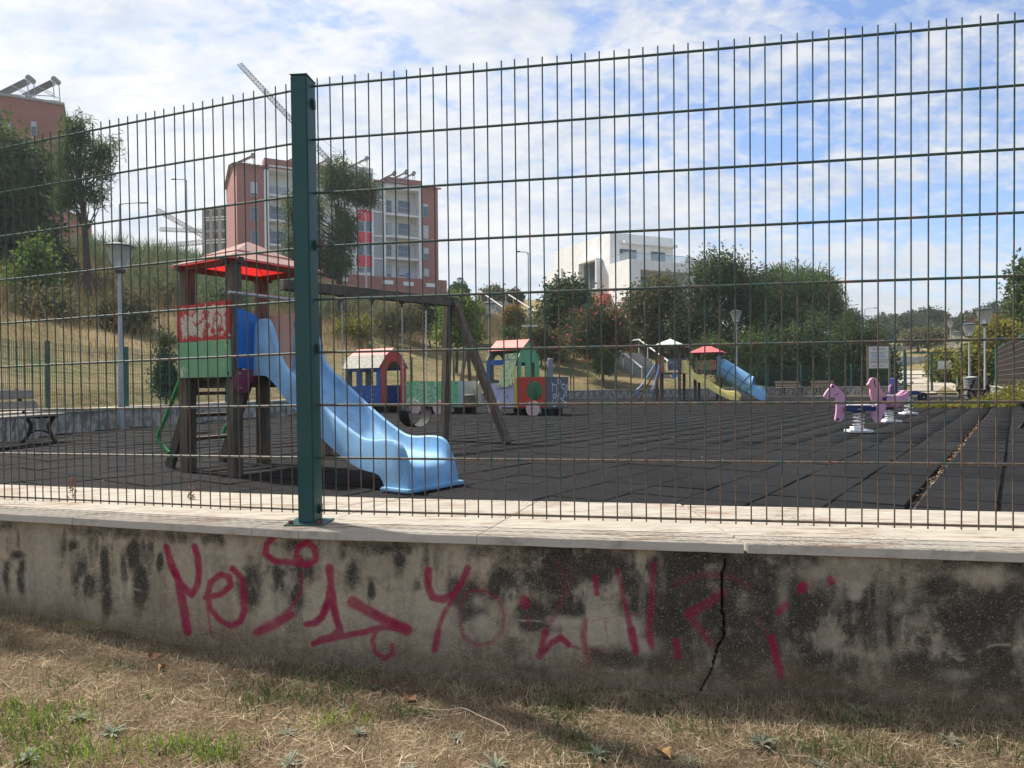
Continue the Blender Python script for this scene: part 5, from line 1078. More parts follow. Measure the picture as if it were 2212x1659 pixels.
# ================================================================== lamps
alu = mat('grey_lamp_pole', (0.36, 0.38, 0.40), (0.30, 0.32, 0.33), 5, 0.5, metal=0.3); lampg = clear('clear_lamp_shade', (0.84, 0.87, 0.88), 0.30); lampd = mat('dark_lamp_cap', (0.05, 0.055, 0.06), rough=0.5)
def lamp(label, x, y, z, h, group='park lanterns', s=1.2):
    t = thing('park_lantern', label, 'lamp', (x, y, z), 0, group); zt = h-0.62*s
    obj('pole', MB().lathe([(0.062, -0.15), (0.06, 1.2), (0.048, 1.25), (0.042, zt)], 12), alu, t, smooth=True)
    obj('collar', MB().lathe([(0.06*s, zt-0.02), (0.11*s, zt+0.02), (0.11*s, zt+0.06)], 14), lampd, t, smooth=True)
    obj('shade', MB().lathe([(0.12*s, zt+0.05), (0.275*s, zt+0.52*s)], 18, cap=False), lampg, t, smooth=True)
    obj('bulb', MB().lathe([(0.03*s, zt+0.06), (0.04*s, zt+0.22*s), (0.01*s, zt+0.26*s)], 10), mat('frosted_bulb', (0.6, 0.6, 0.58), rough=0.4), t, smooth=True)
    obj('cap', MB().lathe([(0.285*s, zt+0.52*s), (0.285*s, zt+0.55*s), (0.16*s, zt+0.60*s), (0.035*s, zt+0.62*s), (0.03*s, zt+0.68*s)], 18), lampd, t, smooth=True)
    return t
def lampx(label, px, py_top, d, **k):
    p = at(px, py_top, d); z = hz(p.x, d); z = max(z, 0.0); return lamp(label, p.x, d, z, p.z-z, **k)
lampx('clear lantern on a grey pole behind the mouldy wall, beside the dry slope', 259, 524, 13.9, s=0.95)
lampx('clear lantern rising from the slope behind the train engine', 1057, 652, 38.5)
lampx('clear lantern standing in front of the dark trees beside the blue tube slide', 1590, 670, 41.0)
lampx('tallest clear lantern behind the dark benches', 2127, 664, 29.5)
lampx('clear lantern beside the yellow-leaved hedge, second along the path', 2093, 697, 36.5)
lampx('clear lantern just past the gate, third along the path', 2068, 715, 43.5)
lampx('small far clear lantern beyond the gate among the terraces', 2053, 694, 78.0, s=1.2)
lampx('small clear lantern beside the right half of the gate, partly hidden by its leaf', 2056, 731, 52.0)
p = at(994, 600, 90); lamp('small far clear lantern above the clipped round tree', p.x, 90, hz(p.x, 90), p.z-hz(p.x, 90), s=1.6)
def street_light(label, px, py_top, d, armdir=-1, arm=1.6, pole=0.09, rise=0.12):
    p = at(px, py_top, d); z = hz(p.x, d); h = p.z-z; t = thing('street_light', label, 'street light', (p.x, d, z), 0, 'tall street lights')
    obj('pole', MB().lathe([(pole, -0.3), (pole*0.55, h)], 10), alu, t, smooth=True); a = armdir*arm
    obj('arm', MB().tube(spline([(0, 0, h-0.25), (a*0.15, 0, h+0.02), (a*0.5, 0, h+rise*.6), (a, 0, h+rise)], 5), 0.045, 8), alu, t, smooth=True)
    obj('lamp_head', MB().box((a*1.12, 0, h+rise), (abs(a)*0.42, 0.26, 0.12)), lampd, t, bevel=0.03); return t
street_light('tall street light beside the red-roofed tower, before the cranes', 403, 389, 75, -1, 1.2)
street_light('tall street light behind the lantern on the slope', 258, 441, 72, 1, 2.2)
street_light('short street light low against the sky near the cranes', 385, 533, 95, -1, 2.4)
street_light('street light with bent arm in front of the red stairwell', 790, 460, 72, -1, 2.2, rise=0.05)
street_light('slim street light between the brick block and the white house', 1141, 546, 70, -1, 0.9)
street_light('far street light above the hedge beside the pine crown', 1868, 667, 110, 1, 1.6)
p = at(1144, 704, 37.0); tp = thing('metal_post', 'dark post with a flat pale top plate behind the train engine', 'post', (p.x, 37.0, hz(p.x, 37.0))); hh = p.z-tp.location.z
obj('pole', MB().lathe([(0.06, -.1), (0.05, hh-0.04)], 10), lampd, tp); obj('top_plate', MB().box((0, 0, hh), (0.82, 0.3, 0.07)), mat('pale_plate', (0.6, 0.6, 0.57), rough=0.6), tp)

# ================================================================== stairs on the slope
conc = mat('grey_concrete', (0.30, 0.29, 0.27), (0.22, 0.21, 0.19), 3, 0.9); railm = mat('white_painted_rail', (0.62, 0.61, 0.58), rough=0.5)
def stairs(label, p0, p1, n, w):
    t = thing('outdoor_stairs', label, 'stairs', tuple(p0)); d = p1-p0; run_ = Vector((d.x, d.y, 0)); rl = run_.length; u = run_.normalized(); s_ = Vector((-u.y, u.x, 0)); ang = math.atan2(u.y, u.x)
    st_ = MB().box((0, 0, -0.05), (rl/n*1.1, w, 0.32)).mesh('step'); st_.materials.append(conc)
    for k in range(n): obj('step', st_, None, t, tuple(u*(rl*(k+.5)/n)+Vector((0, 0, d.z*(k+1)/n-0.1))), (0, 0, ang))
    for sd__ in (-1, 1):
        q0 = s_*(sd__*w*0.5); m = MB(); m.bar(q0+Vector((0, 0, 0.95)), q0+d+Vector((0, 0, 0.95)), 0.07, 0.07); m.bar(q0+d+Vector((0, 0, 0.95)), q0+d+u*1.0+Vector((0, 0, 0.95)), 0.07, 0.07)
        for k in range(5): q = q0+d*(k/4); m.bar(q, q+Vector((0, 0, 0.95)), 0.05, 0.05)
        obj('handrail', m, railm, t)
    return t
a_ = at(1425, 790, 42.5); b_ = at(1345, 752, 47.0); a_.z = hz(a_.x, a_.y)-0.25; b_.z = a_.z+2.0
stairs('concrete steps with white handrails behind the white-roofed tower', a_, b_, 11, 2.4)
a_ = at(1135, 690, 62); b_ = at(1066, 662, 70); a_.z = hz(a_.x, a_.y)+.1; b_.z = a_.z+2.9
stairs('upper flight of concrete steps with a white handrail near the orange shrub', a_, b_, 14, 2.6)

# ================================================================== buildings
brick = bpy.data.materials.new('red_brick'); brick.use_nodes = True
def bk(m, c1, c2):
    t = m.node_tree; b = t.nodes['Principled BSDF']; b.inputs['Roughness'].default_value = 0.85
    tc = N(t, 'ShaderNodeTexCoord'); br_ = N(t, 'ShaderNodeTexBrick'); 
    mp = N(t, 'ShaderNodeMapping'); L(t, tc.outputs['Object'], mp.inputs[0]); mp.inputs['Rotation'].default_value = (R(90), 0, 0)
    L(t, mp.outputs[0], br_.inputs['Vector']); br_.inputs['Scale'].default_value = 1.0; br_.inputs['Brick Width'].default_value = 0.25; br_.inputs['Row Height'].default_value = 0.08; br_.inputs['Mortar Size'].default_value = 0.008
    br_.inputs['Color1'].default_value = (*c1, 1); br_.inputs['Color2'].default_value = (*c2, 1); br_.inputs['Mortar'].default_value = (0.30, 0.20, 0.16, 1)
    c = mix(t, ramp(t, noise(t, tc.outputs['Object'], 0.5, 4), [(0.35, 0.0), (0.7, 0.35)]), br_.outputs[0], (0.20, 0.07, 0.05)); L(t, c, b.inputs['Base Color'])
bk(brick, (0.33, 0.10, 0.078), (0.27, 0.08, 0.064))
wht = mat('white_render', (0.74, 0.74, 0.73), (0.68, 0.68, 0.67), 0.8, 0.85); cream = mat('cream_render', (0.62, 0.61, 0.57), rough=0.85); greyr = mat('grey_render', (0.36, 0.37, 0.38), (0.33, 0.34, 0.35), 0.8, 0.85); redp = mat('red_facade_panel', (0.60, 0.02, 0.05), rough=0.5); rooft = mat('terracotta_tiles', (0.27, 0.12, 0.085), (0.20, 0.09, 0.07), 2, 0.85, bump=0.6, bscale=9); win = glass('window_glass', (0.05, 0.07, 0.09)); shut = mat('pale_shutter', (0.42, 0.44, 0.46), rough=0.6); frm = mat('grey_window_frame', (0.30, 0.31, 0.32), rough=0.5); darkin = mat('shade_painted_recess', (0.04, 0.04, 0.045), rough=0.9)
class Fac:
    def __init__(s, a, b, zbase, label, cat='building', name='building'):
        s.a = Vector((a.x, a.y, 0)); s.b = Vector((b.x, b.y, 0)); s.u = (s.b-s.a).normalized(); s.n = Vector((s.u.y, -s.u.x, 0)); s.z0 = zbase
        s.t = thing(name, label, cat, (a.x, a.y, zbase), math.atan2(s.u.y, s.u.x)); s.len = (s.b-s.a).length
    def uv(s, px, py, y=0.0):
        q = onplane(px, py, s.a-s.n*y, s.n); return (q-s.a).dot(s.u), q.z-s.z0
    def box(s, name, m, x0, y0, x1, y1, dep=0.2, y=0.0, bevel=0, z0=None):
        # y: local depth of the front face (away from the viewer positive)
        u0, za_ = s.uv(x0, y0, y); u1, zb_ = s.uv(x1, y1, y); ym = (y0+y1)/2
        zt = s.uv((x0+x1)/2, y0, y)[1]; zl = s.uv((x0+x1)/2, y1, y)[1] if z0 is None else z0
        return obj(name, MB().box(((u0+u1)/2, y+dep/2, (zt+zl)/2), (abs(u1-u0), dep, abs(zt-zl))), m, s.t, bevel=bevel)
    def window(s, x0, y0, x1, y1, y=-0.02, m=None, shutter=0.0, mull=1):
        o = s.box('window', frm, x0, y0, x1, y1, 0.10, y-0.06); 
        u0, _ = s.uv(x0, y0, y); u1, _ = s.uv(x1, y1, y); zt = s.uv((x0+x1)/2, y0, y)[1]; zl = s.uv((x0+x1)/2, y1, y)[1]; w = u1-u0; h = zt-zl; e = 0.08
        k = mull
        for i in range(k):
            a = u0+e+(w-e)*i/k; b = u0+(w-e)*(i+1)/k+e*0
            obj('pane', MB().box(((a+b)/2, y-0.075, (zt+zl)/2), (b-a, 0.04, h-2*e)), m or win, o)
        if shutter: obj('shutter', MB().box(((u0+u1)/2, y-0.11, zt-e-(h-2*e)*shutter/2), (w-2*e, 0.03, (h-2*e)*shutter)), shut, o)
        return o
def heater_mesh():
    return None
solar = mat('solar_collector_glass', (0.03, 0.04, 0.06), rough=0.25); tankm = mat('grey_hot_water_tank', (0.20, 0.22, 0.24), rough=0.4)
HEAT = []
def heater(label, px, py, d, s=1.0, rz=R(20)):
    p = at(px, py, d)
    if HEAT: t = copy_tree(HEAT[0]); 
    else:
        t = thing('solar_water_heater', label, 'solar heater', (0, 0, 0), 0, 'solar water heaters'); HEAT.append(t)
        obj('collector', MB().bar((-2.2, 0, -0.6), (0.1, 0, 0.75), 0.9, 0.10), solar, t); obj('tank', MB().tube([(0.35, -0.38, 0.92), (0.35, 0.38, 0.92)], 0.26, 18), tankm, t, smooth=True)
        fm = MB()
        for y in (-0.55, 0.55):
            fm.bar((0.35, y, 0.75), (0.45, y, -0.9), 0.06, 0.06); fm.bar((-2.2, y, -0.66), (0.5, y, -0.7), 0.06, 0.06); fm.bar((-0.9, y, 0.1), (0.45, y, -0.5), 0.05, 0.05)
        obj('stand', fm, alu, t)
    t.location = p; t.rotation_euler = (0, 0, rz); t['label'] = label; t.scale = (1, 1, 1); return t
# ---- brick apartment block
Pl, Pr = at(512, 352, 86), at(946, 408, 98)
ZR = Pl.z; BZ = 11.2
F_ = Fac(Pl, Pr, BZ, 'red brick and white apartment block with a red-panelled stairwell behind the pine', 'apartment block', 'apartment_block'); t = F_.t; H_ = ZR-BZ; LN = F_.len
# front wall built in vertical strips so the bays can be recessed
def strip(nm, m, x0, x1, ytop, dep, y):
    u0 = F_.uv(x0, 450, y)[0]; u1 = F_.uv(x1, 450, y)[0]; zt = H_ if ytop is None else F_.uv((x0+x1)/2, ytop, y)[1]
    return obj(nm, MB().box(((u0+u1)/2, y+dep/2, zt/2), (u1-u0, dep, zt)), m, t)
DP = 12.0
strip('brick_wall', brick, 512, 571, None, DP, 0); strip('brick_wall', brick, 911, 946, None, DP, 0)
strip('bay_back_wall', cream, 571, 745, None, DP-1.6, 1.6); strip('bay_back_wall', cream, 830, 911, None, DP-1.6, 1.6)
strip('white_frame', wht, 571, 581, 366, 1.7, -0.15); strip('white_frame', wht, 905, 912, 404, 1.7, -0.15); strip('white_frame', wht, 827, 833, 398, 1.7, -0.15)
F_.box('white_lintel', wht, 581, 366, 745, 377, 1.7, -0.15); F_.box('white_lintel', wht, 833, 399, 905, 409, 1.7, -0.15)
F_.box('brick_band', brick, 571, 352, 745, 366, 1.8, -0.05); F_.box('brick_band', brick, 833, 386, 911, 399, 1.8, -0.05)
strip('grey_panel_wall', greyr, 806, 828, 395, DP, 0.10)
for y_ in (430, 456, 508, 557): F_.box('floor_band', wht, 807, y_, 828, y_+3, 0.15, 0.0)
strip('stairwell', wht, 744, 807, 360, DP-1.0, -0.6)
for a, b in ((403, 422), (453.5, 477), (501, 527), (552, 576)): F_.box('red_panel', redp, 771, a, 804, b, 0.12, -0.70)
for a, b in ((373, 402), (478, 500), (529, 551), (577, 588)):
    F_.window(772, a, 787, b, -0.62, mull=1); F_.window(789, a, 803.5, b, -0.62, mull=1)
for bay, slabs in (((581, 745), (427, 480, 532, 585)), ((833, 905), (462.5, 510, 557, 602))):
    for y_ in slabs:
        F_.box('balcony_slab', wht, bay[0], y_, bay[1], y_+4.0, 1.6, 0.0)
def rail(x0, x1, y0, y1):
    u0 = F_.uv(x0, y0)[0]; u1 = F_.uv(x1, y1)[0]; z1 = F_.uv((x0+x1)/2, y0)[1]; z0 = F_.uv((x0+x1)/2, y1)[1]; m = MB(); m.bar((u0, 0.06, z1), (u1, 0.06, z1), 0.05, 0.05)
    for k in range(int((u1-u0)/0.25)): m.bar((u0+0.25*k, 0.06, z0), (u0+0.25*k, 0.06, z1), 0.025, 0.025)
    obj('balcony_railing', m, alu, t)
for y_ in (427, 480, 532): rail(583, 640, y_-15, y_)
for y_ in (462.5, 510, 557): rail(834, 904, y_-14, y_)
for y0, y1, sh_ in ((404, 427, .9), (447, 480, .0), (500, 532, .0)):
    F_.window(583, y0, 618, y1, 1.58, mull=2, shutter=sh_)
for y0, y1, s1, s2 in ((433, 459, 0, 0), (482, 507, 1, 0), (529, 554, 0, 0), (573, 598, .8, .9)):
    F_.window(834, y0, 846, y1, 1.58, shutter=s1); F_.window(860, y0+1, 886, y1, 1.58, mull=2, shutter=s2)
for (x0_, y0_, x1_, y1_, s_) in ((540, 393, 557, 424, .85), (541, 447, 558, 478, 0), (542, 498, 559, 530, .0), (913, 440, 925.5, 469, .2), (913, 487, 926, 516, 1), (914, 535, 926.5, 562, .5), (914.5, 580, 927, 598, 1)): F_.window(x0_, y0_, x1_, y1_, -0.03, shutter=s_)
acm = mat('white_air_conditioner', (0.6, 0.6, 0.58), rough=0.5)
for x_, y_ in ((895, 476), (896, 523), (586, 438), (587, 490)): F_.box('air_conditioner', acm, x_-4, y_-5, x_+4, y_+5, 0.3, 1.2)
o = F_.box('parking_sign', mat('blue_sign', (0.02, 0.14, 0.50), rough=0.5), 878, 589, 885, 601, 0.05, -0.4)
# roof
rt_ = MB(); rid = ZR+1.4-BZ; o_ = 0.35
rt_.add([(-o_, -o_, H_), (LN+o_, -o_, H_), (LN+o_, DP/2, rid), (-o_, DP/2, rid), (-o_, DP+o_, H_), (LN+o_, DP+o_, H_)], [(0,1,2,3), (3,2,5,4)]); rt_.add([(-o_, -o_, H_-.2), (LN+o_, -o_, H_-.2), (LN+o_, DP/2, rid-.2), (-o_, DP/2, rid-.2), (-o_, DP+o_, H_-.2), (LN+o_, DP+o_, H_-.2)], [(3,2,1,0), (4,5,2,3)]); rt_.add([(-o_, -o_, H_), (LN+o_, -o_, H_), (LN+o_, -o_, H_-.2), (-o_, -o_, H_-.2)], [(0,3,2,1)])
rf = obj('roof', rt_, rooft, t)
rw = MB().box((0, 0, 0), (0.10, 6.8, 0.09)).mesh('tile_row'); rw.materials.append(rooft); sl_ = math.atan2(rid-H_, DP/2+o_)
for k in range(int(LN/0.5)): obj('tile_row', rw, None, rf, (0.5*k, DP/4-.05, (H_+rid)/2+0.03), (sl_, 0, 0))
gbl = MB(); gbl.prism([(0, H_), (DP, H_), (DP/2, rid-0.25)], 0, 0.25, Matrix.Rotation(R(90), 4, 'Z')); obj('gable', gbl, brick, t, (0.3, 0, 0)); gb2 = MB(); gb2.prism([(0, H_), (DP, H_), (DP/2, rid-0.25)], 0, 0.25, Matrix.Rotation(R(90), 4, 'Z')); obj('gable', gb2, brick, t, (LN, 0, 0))
for fl_ in range(5):
    for yy in (4.2, 7.6): obj('window', MB().box((-0.02, yy, 3.6+3.0*fl_), (0.06, 0.35, 1.1)), win, t)
F_.box('chimney', brick, 738, 349, 752, 366, 1.2, 3.0); strip('stair_head', brick, 752, 772, 356, 4, 2.5)
ua_ = F_.uv(690, 600)[0]; ub_ = F_.uv(958, 600)[0]
pod = Fac(F_.a+F_.u*ua_+F_.n*1.2, F_.a+F_.u*ub_+F_.n*1.2, BZ-2.5, 'red brick podium wall with white slots below the apartment block', 'wall', 'podium_wall')
zt_ = pod.uv(825, 597)[1]; obj('wall_body', MB().box((pod.len/2, 3, zt_/2), (pod.len, 6, zt_)), brick, pod.t)
for (x0_, y0_, x1_, y1_) in ((726, 598.5, 751, 607), (827.5, 605.5, 850, 614), (872, 609, 894, 617), (921, 612, 941, 620)): pod.box('slot', wht, x0_, y0_, x1_, y1_, 0.2, -0.10)
for lab, px, py, d in (('solar heater at the gable end of the brick block roof', 540, 352, 88), ('solar heater on the brick block roof beside the green post', 632, 356, 90), ('solar heater half hidden by the pine top', 702, 360, 92), ('solar heater on top of the red stairwell', 786, 358, 92), ('solar heater first of three on the right roof', 846, 389, 95), ('solar heater middle of three on the right roof', 872, 386, 96), ('solar heater last of three on the right roof', 888, 389, 97)): heater(lab, px, py, d)
# ---- left brick building
Lb = Fac(at(-260, 215, 56), at(135, 226, 62), 6.0, 'tall red brick building behind the leafy trees with solar heaters on its roof', 'building', 'brick_building')
zt_ = Lb.uv(100, 222)[1]; obj('wall', MB().box((Lb.len/2, 6, zt_/2), (Lb.len, 12, zt_)), brick, Lb.t); obj('parapet', MB().box((Lb.len/2, 6, zt_+0.1), (Lb.len+.3, 12.3, 0.2)), mat('grey_coping', (0.3, 0.29, 0.28), rough=.8), Lb.t)
for (x0_, y0_, x1_, y1_) in ((66, 262, 80, 292), (66, 330, 80, 360), (66, 400, 80, 430), (66, 470, 80, 500), (10, 262, 24, 292), (10, 330, 24, 360), (10, 400, 24, 430), (10, 470, 24, 500)): Lb.window(x0_, y0_, x1_, y1_, -0.03, shutter=.4)
for (xa, xb, yt, d, nm) in ((136, 198, 466, 68, 'lower salmon block beside the pine trunk'), (198, 228, 528, 78, 'lowest salmon block at the end of the brick row')):
    q = Fac(at(xa, yt, d), at(xb, yt+6, d+5), 6.0, 'salmon rendered '+nm, 'building', 'rendered_building'); zz = q.uv((xa+xb)/2, yt+3)[1]
    obj('wall', MB().box((q.len/2, 5, zz/2), (q.len, 10, zz)), mat('salmon_render', (0.36, 0.16, 0.115), (0.32, 0.14, 0.10), 0.5, 0.9), q.t); obj('roof_edge', MB().box((q.len/2, 5, zz+.08), (q.len+.2, 10.2, .16)), rooft, q.t)
    for k in range(3): obj('window', MB().box((q.len*(0.25+0.25*k), -0.02, zz*0.6), (0.5, 0.06, 1.2)), win, q.t)
heater('solar heater on the corner of the left brick building', 112, 196, 64, rz=R(8)); heater('solar heater farther in from the corner of the left brick building', 57, 194, 62, rz=R(8))
# ---- concrete frame under construction
cf = Fac(at(437, 450, 128), at(493, 447, 127.0), 8.0, 'unfinished grey concrete frame building beside the brick block', 'building site', 'concrete_frame'); zt_ = cf.uv(460, 450)[1]; nfl = 6
for k in range(nfl+1): obj('floor_slab', MB().box((cf.len/2, 6, zt_-k*(zt_/nfl)*.98), (cf.len, 12, 0.45)), conc, cf.t)
for x in (0.2, cf.len*0.33, cf.len*0.66, cf.len-.2):
    for y in (0.2, 11.8): obj('column', MB().box((x, y, zt_/2), (0.5, 0.5, zt_)), conc, cf.t)
obj('core', MB().box((cf.len*.5, 8, zt_/2), (cf.len*0.8, 3, zt_)), darkin, cf.t); obj('side_wall', MB().box((0.0, 6, zt_/2), (.25, 11.5, zt_*.98)), mat('grey_block_wall', (0.26, 0.25, 0.24), (0.2, 0.2, 0.19), .6, .9), cf.t)  # core is a near-black block, interior shade of the frame painted into its colour
for k in range(nfl): obj('guard_rail', MB().box((cf.len/2, 0.02, zt_-k*(zt_/nfl)*.98-1.6), (cf.len, .08, .22)).box((cf.len/2, 0.02, zt_-k*(zt_/nfl)*.98-2.1), (cf.len, .08, .22)), railm, cf.t)
# ---- white house
C_ = at(1359, 559, 88); lu = Vector((-0.438, 0.899, 0)); ru = Vector((0.899, 0.438, 0)); HB = 8.5
hs = Fac(C_, C_+ru*10.4, HB, 'modern white house with a balcony and boxed window above the bushes', 'house', 'white_house'); t = hs.t; zb_ = C_.z-HB; zu = at(1317, 502, 92).z-HB
obj('lower_wall', MB().box((0.85, 9.5, zb_/2), (1.7, 19, zb_)).box((10.0, 9.5, zb_/2), (.8, 19, zb_)).box((5.65, 11.5, zb_/2), (7.9, 15, zb_)).box((5.65, 2, zb_-.6), (7.9, 4, 1.2)).box((5.65, 2, (zb_-4.2)/2), (7.9, 4, zb_-4.2)), wht, t)
obj('upper_wall', MB().box((5.2, 4.3+7.35, (zu+zb_)/2+.002), (10.2, 14.7, zu-zb_)), wht, t)
obj('canopy', MB().box((5.9, 3.8, zu-1.25), (8.6, 1.2, .35)), wht, t)
for a, b in ((1.6, 4.2), (6.6, 8.9)):
    o = obj('window', MB().box(((a+b)/2, 4.27, zb_+1.05), (b-a, .1, 2.1)), mat('dark_window_frame', (.06, .07, .08), rough=.4), t); 
    for k in range(2): obj('pane', MB().box((a+(b-a)*(.27+.46*k), 4.20, zb_+1.05), ((b-a)*.42, .06, 1.85)), win, o)
o = obj('sliding_window', MB().box((5.65, 3.93, zb_-2.75), (7.7, .1, 2.6)), mat('dark_window_frame', (.06, .07, .08)), t)
for k in range(4): obj('pane', MB().box((2.75+1.93*k, 3.86, zb_-2.75), (1.8, .05, 2.35)), win, o)
bal = MB().box((5.2, .06, zb_+.85), (10.2, .03, .06)); 
obj('glass_balustrade', MB().box((5.2, .05, zb_+.42), (10.2, .02, .8)), clear('balustrade_glass', (.86, .91, .94), .2), t); obj('balustrade_rail', bal.box((0.05, 2.2, zb_+.9), (.05, 4.2, .07)), alu, t); obj('glass_balustrade', MB().box((.05, 2.2, zb_+.42), (.02, 4.2, .8)), clear('balustrade_glass', (.86, .91, .94), .2), t)
# boxed window on the side face (local -x face)
wb_ = MB()
y0, y1 = 6.2, 10.6; z0, z1 = zb_-3.0, zb_+1.0
for c, d in (((-.45, (y0+y1)/2, z1), (.9, y1-y0, .25)), ((-.45, (y0+y1)/2, z0), (.9, y1-y0, .25)), ((-.45, y0, (z0+z1)/2), (.9, .25, z1-z0)), ((-.45, y1, (z0+z1)/2), (.9, .25, z1-z0))): wb_.box(c, d)
o = obj('boxed_window', wb_, wht, t); obj('pane', MB().box((-.03, (y0+y1)/2, (z0+z1)/2), (.06, y1-y0-.2, z1-z0-.2)), win, o)
for k in (0.33, 0.66): obj('mullion', MB().box((-.08, y0+(y1-y0)*k, (z0+z1)/2), (.06, .12, z1-z0-.2)), frm, o)
obj('drainpipe', MB().tube([(-.06, 16.5, 2), (-.06, 16.5, zb_+1.3)], .10, 8), alu, t)
obj('red_wall', MB().box((-.6, 5.2, 2.0), (1.2, 2.2, 3.6)), mat('red_garden_wall', (.45, .09, .06), rough=.8), t)
obj('back_slope_wall', MB().box((1.4, 20.5, zb_*.5+.6), (2.4, 3, zb_+1.2)), wht, t)

# ================================================================== cranes
def lattice(m, p0, p1, w, n, th):
    d = (p1-p0); u = d.normalized(); s_ = u.cross(Vector((0, 0, 1)));
    if s_.length < .05: s_ = Vector((1, 0, 0))
    s_.normalize(); v = s_.cross(u).normalized(); ch = [s_*(-w/2), s_*(w/2), v*(w*.85)]
    for c in ch: m.bar(p0+c, p1+c, th, th)
    for k in range(n):
        a = p0+d*(k/n); b = p0+d*((k+1)/n)
        for i, j in ((0, 1), (1, 2), (2, 0)): m.bar(a+ch[i], b+ch[j], th*.6, th*.6); m.bar(b+ch[i], b+ch[j], th*.6, th*.6)
ylc = mat('dull_crane_steel', (0.06, 0.075, 0.07), rough=.7); orc = mat('orange_crane_steel', (0.14, 0.085, 0.045), rough=.7)
def crane(label, tip, root, w, n, th, m_, zb=10.0, mast=True):
    t = thing('tower_crane', label, 'crane', (root.x, root.y, zb), 0, 'tower cranes'); o = Vector((root.x, root.y, zb)); m = MB(); lattice(m, root-o, tip-o, w, n, th); obj('jib', m, m_, t)
    if mast:
        m = MB(); lattice(m, Vector((0, 0, -1)), root-o+Vector((0, 0, 1.0)), w*1.1, max(4, int((root.z-zb)/2.5)), th*1.2); obj('mast', m, m_, t)
    back = root-o-(tip-root).normalized()*((tip-root).length*.22); m = MB(); lattice(m, root-o, back, w, 4, th); m.box((back.x, back.y, back.z-.6), (2.0, 1.4, 2.4)); obj('counter_jib', m, m_, t)
    ap = root-o+Vector((0, 0, (tip-root).length*.16)); m = MB(); m.bar(root-o, ap, th*2, th*2); m.bar(ap, (root-o)*.35+(tip-o)*.65, th*.5, th*.5); m.bar(ap, back, th*.5, th*.5); obj('tie_bars', m, m_, t); return t
crane('long pale crane jib rising steeply above the brick block', at(515, 143, 150), at(742, 388, 150), 1.15, 44, .12, ylc)
crane('far crane with its jib sloping down towards the concrete frame', at(338, 458, 240), at(462, 528, 240), 1.7, 26, .15, orc, 8)
crane('far crane with a level jib low behind the concrete frame', at(332, 537, 260), at(470, 524, 262), 1.8, 24, .15, orc, 8)
crane('farthest crane with a short level jib above the other jib', at(345, 499, 300), at(455, 503, 300), 1.8, 24, .15, ylc, 8)
cp = at(1508, 575, 150); cr = crane('orange tower crane standing beside the white house', at(1480, 566, 150), cp, 1.3, 8, .14, orc, 12)
# ================================================================== trees and shrubs
def leafmat(name, c1, c2, c3=None, scale=0.9, tr=0.35):
    m = bpy.data.materials.new(name); m.use_nodes = True; t = m.node_tree; t.nodes.clear()
    out = N(t, 'ShaderNodeOutputMaterial'); b = N(t, 'ShaderNodeBsdfPrincipled'); b.inputs['Roughness'].default_value = 0.75; b.inputs['Specular IOR Level'].default_value = 0.08
    g = N(t, 'ShaderNodeTexCoord'); v = g.outputs['Object']
    f = ramp(t, noise(t, v, scale, 4, .6), [(.38, 0.0), (.62, 1.0)]); c = mix(t, f, c1, c2)
    f2 = ramp(t, noise(t, v, 9, 3, .6), [(.35, .65), (.7, 1.35)]); c = mix(t, 1.0, c, f2, 'MULTIPLY')
    if c3: c = mix(t, ramp(t, noise(t, v, 1.7, 4, .6, .5), [(.56, 0.0), (.64, 1.0)]), c, c3)
    tl = N(t, 'ShaderNodeBsdfTranslucent'); L(t, c, tl.inputs[0]); L(t, c, b.inputs['Base Color']); ms = N(t, 'ShaderNodeMixShader'); ms.inputs[0].default_value = tr
    L(t, b.outputs[0], ms.inputs[1]); L(t, tl.outputs[0], ms.inputs[2]); L(t, ms.outputs[0], out.inputs[0]); return m
LM = dict(upine=leafmat('sun_painted_pine_needles', (.075, .125, .045), (.12, .175, .065), None, .9, .45), dark=leafmat('dark_evergreen_leaf', (.045, .074, .032), (.078, .110, .046)), mid=leafmat('mid_green_leaf', (.058, .092, .032), (.095, .13, .045)), lite=leafmat('light_green_leaf', (.10, .17, .035), (.15, .20, .05)), pine=leafmat('pine_needles', (.055, .092, .038), (.10, .145, .058), None, .9, .45), olive=leafmat('olive_bush_leaf', (.095, .10, .046), (.14, .135, .065)), yel=leafmat('yellowing_leaf', (.16, .17, .035), (.24, .21, .05), (.10, .14, .03)), orange=leafmat('orange_brown_leaf', (.14, .12, .035), (.30, .17, .04)), red=leafmat('reddish_leaf', (.17, .075, .05), (.12, .09, .045)), far=leafmat('far_forest_leaf', (.050, .072, .044), (.080, .098, .055), (.12, .105, .05), .25), blue=leafmat('bluish_reed_leaf', (.10, .145, .07), (.15, .19, .10)), oleander=leafmat('oleander_leaf', (.050, .075, .030), (.085, .095, .042)))  # upine: brighter pine green, sunlight on the crown put into the leaf colour
bark = mat('tree_bark', (.085, .065, .05), (.05, .04, .03), 6, .95, .6, 30, stretch=(3, 3, .6)); flower = mat('pink_oleander_flower', (.62, .09, .17), (.72, .20, .26), 20, .6, translucent=.3)
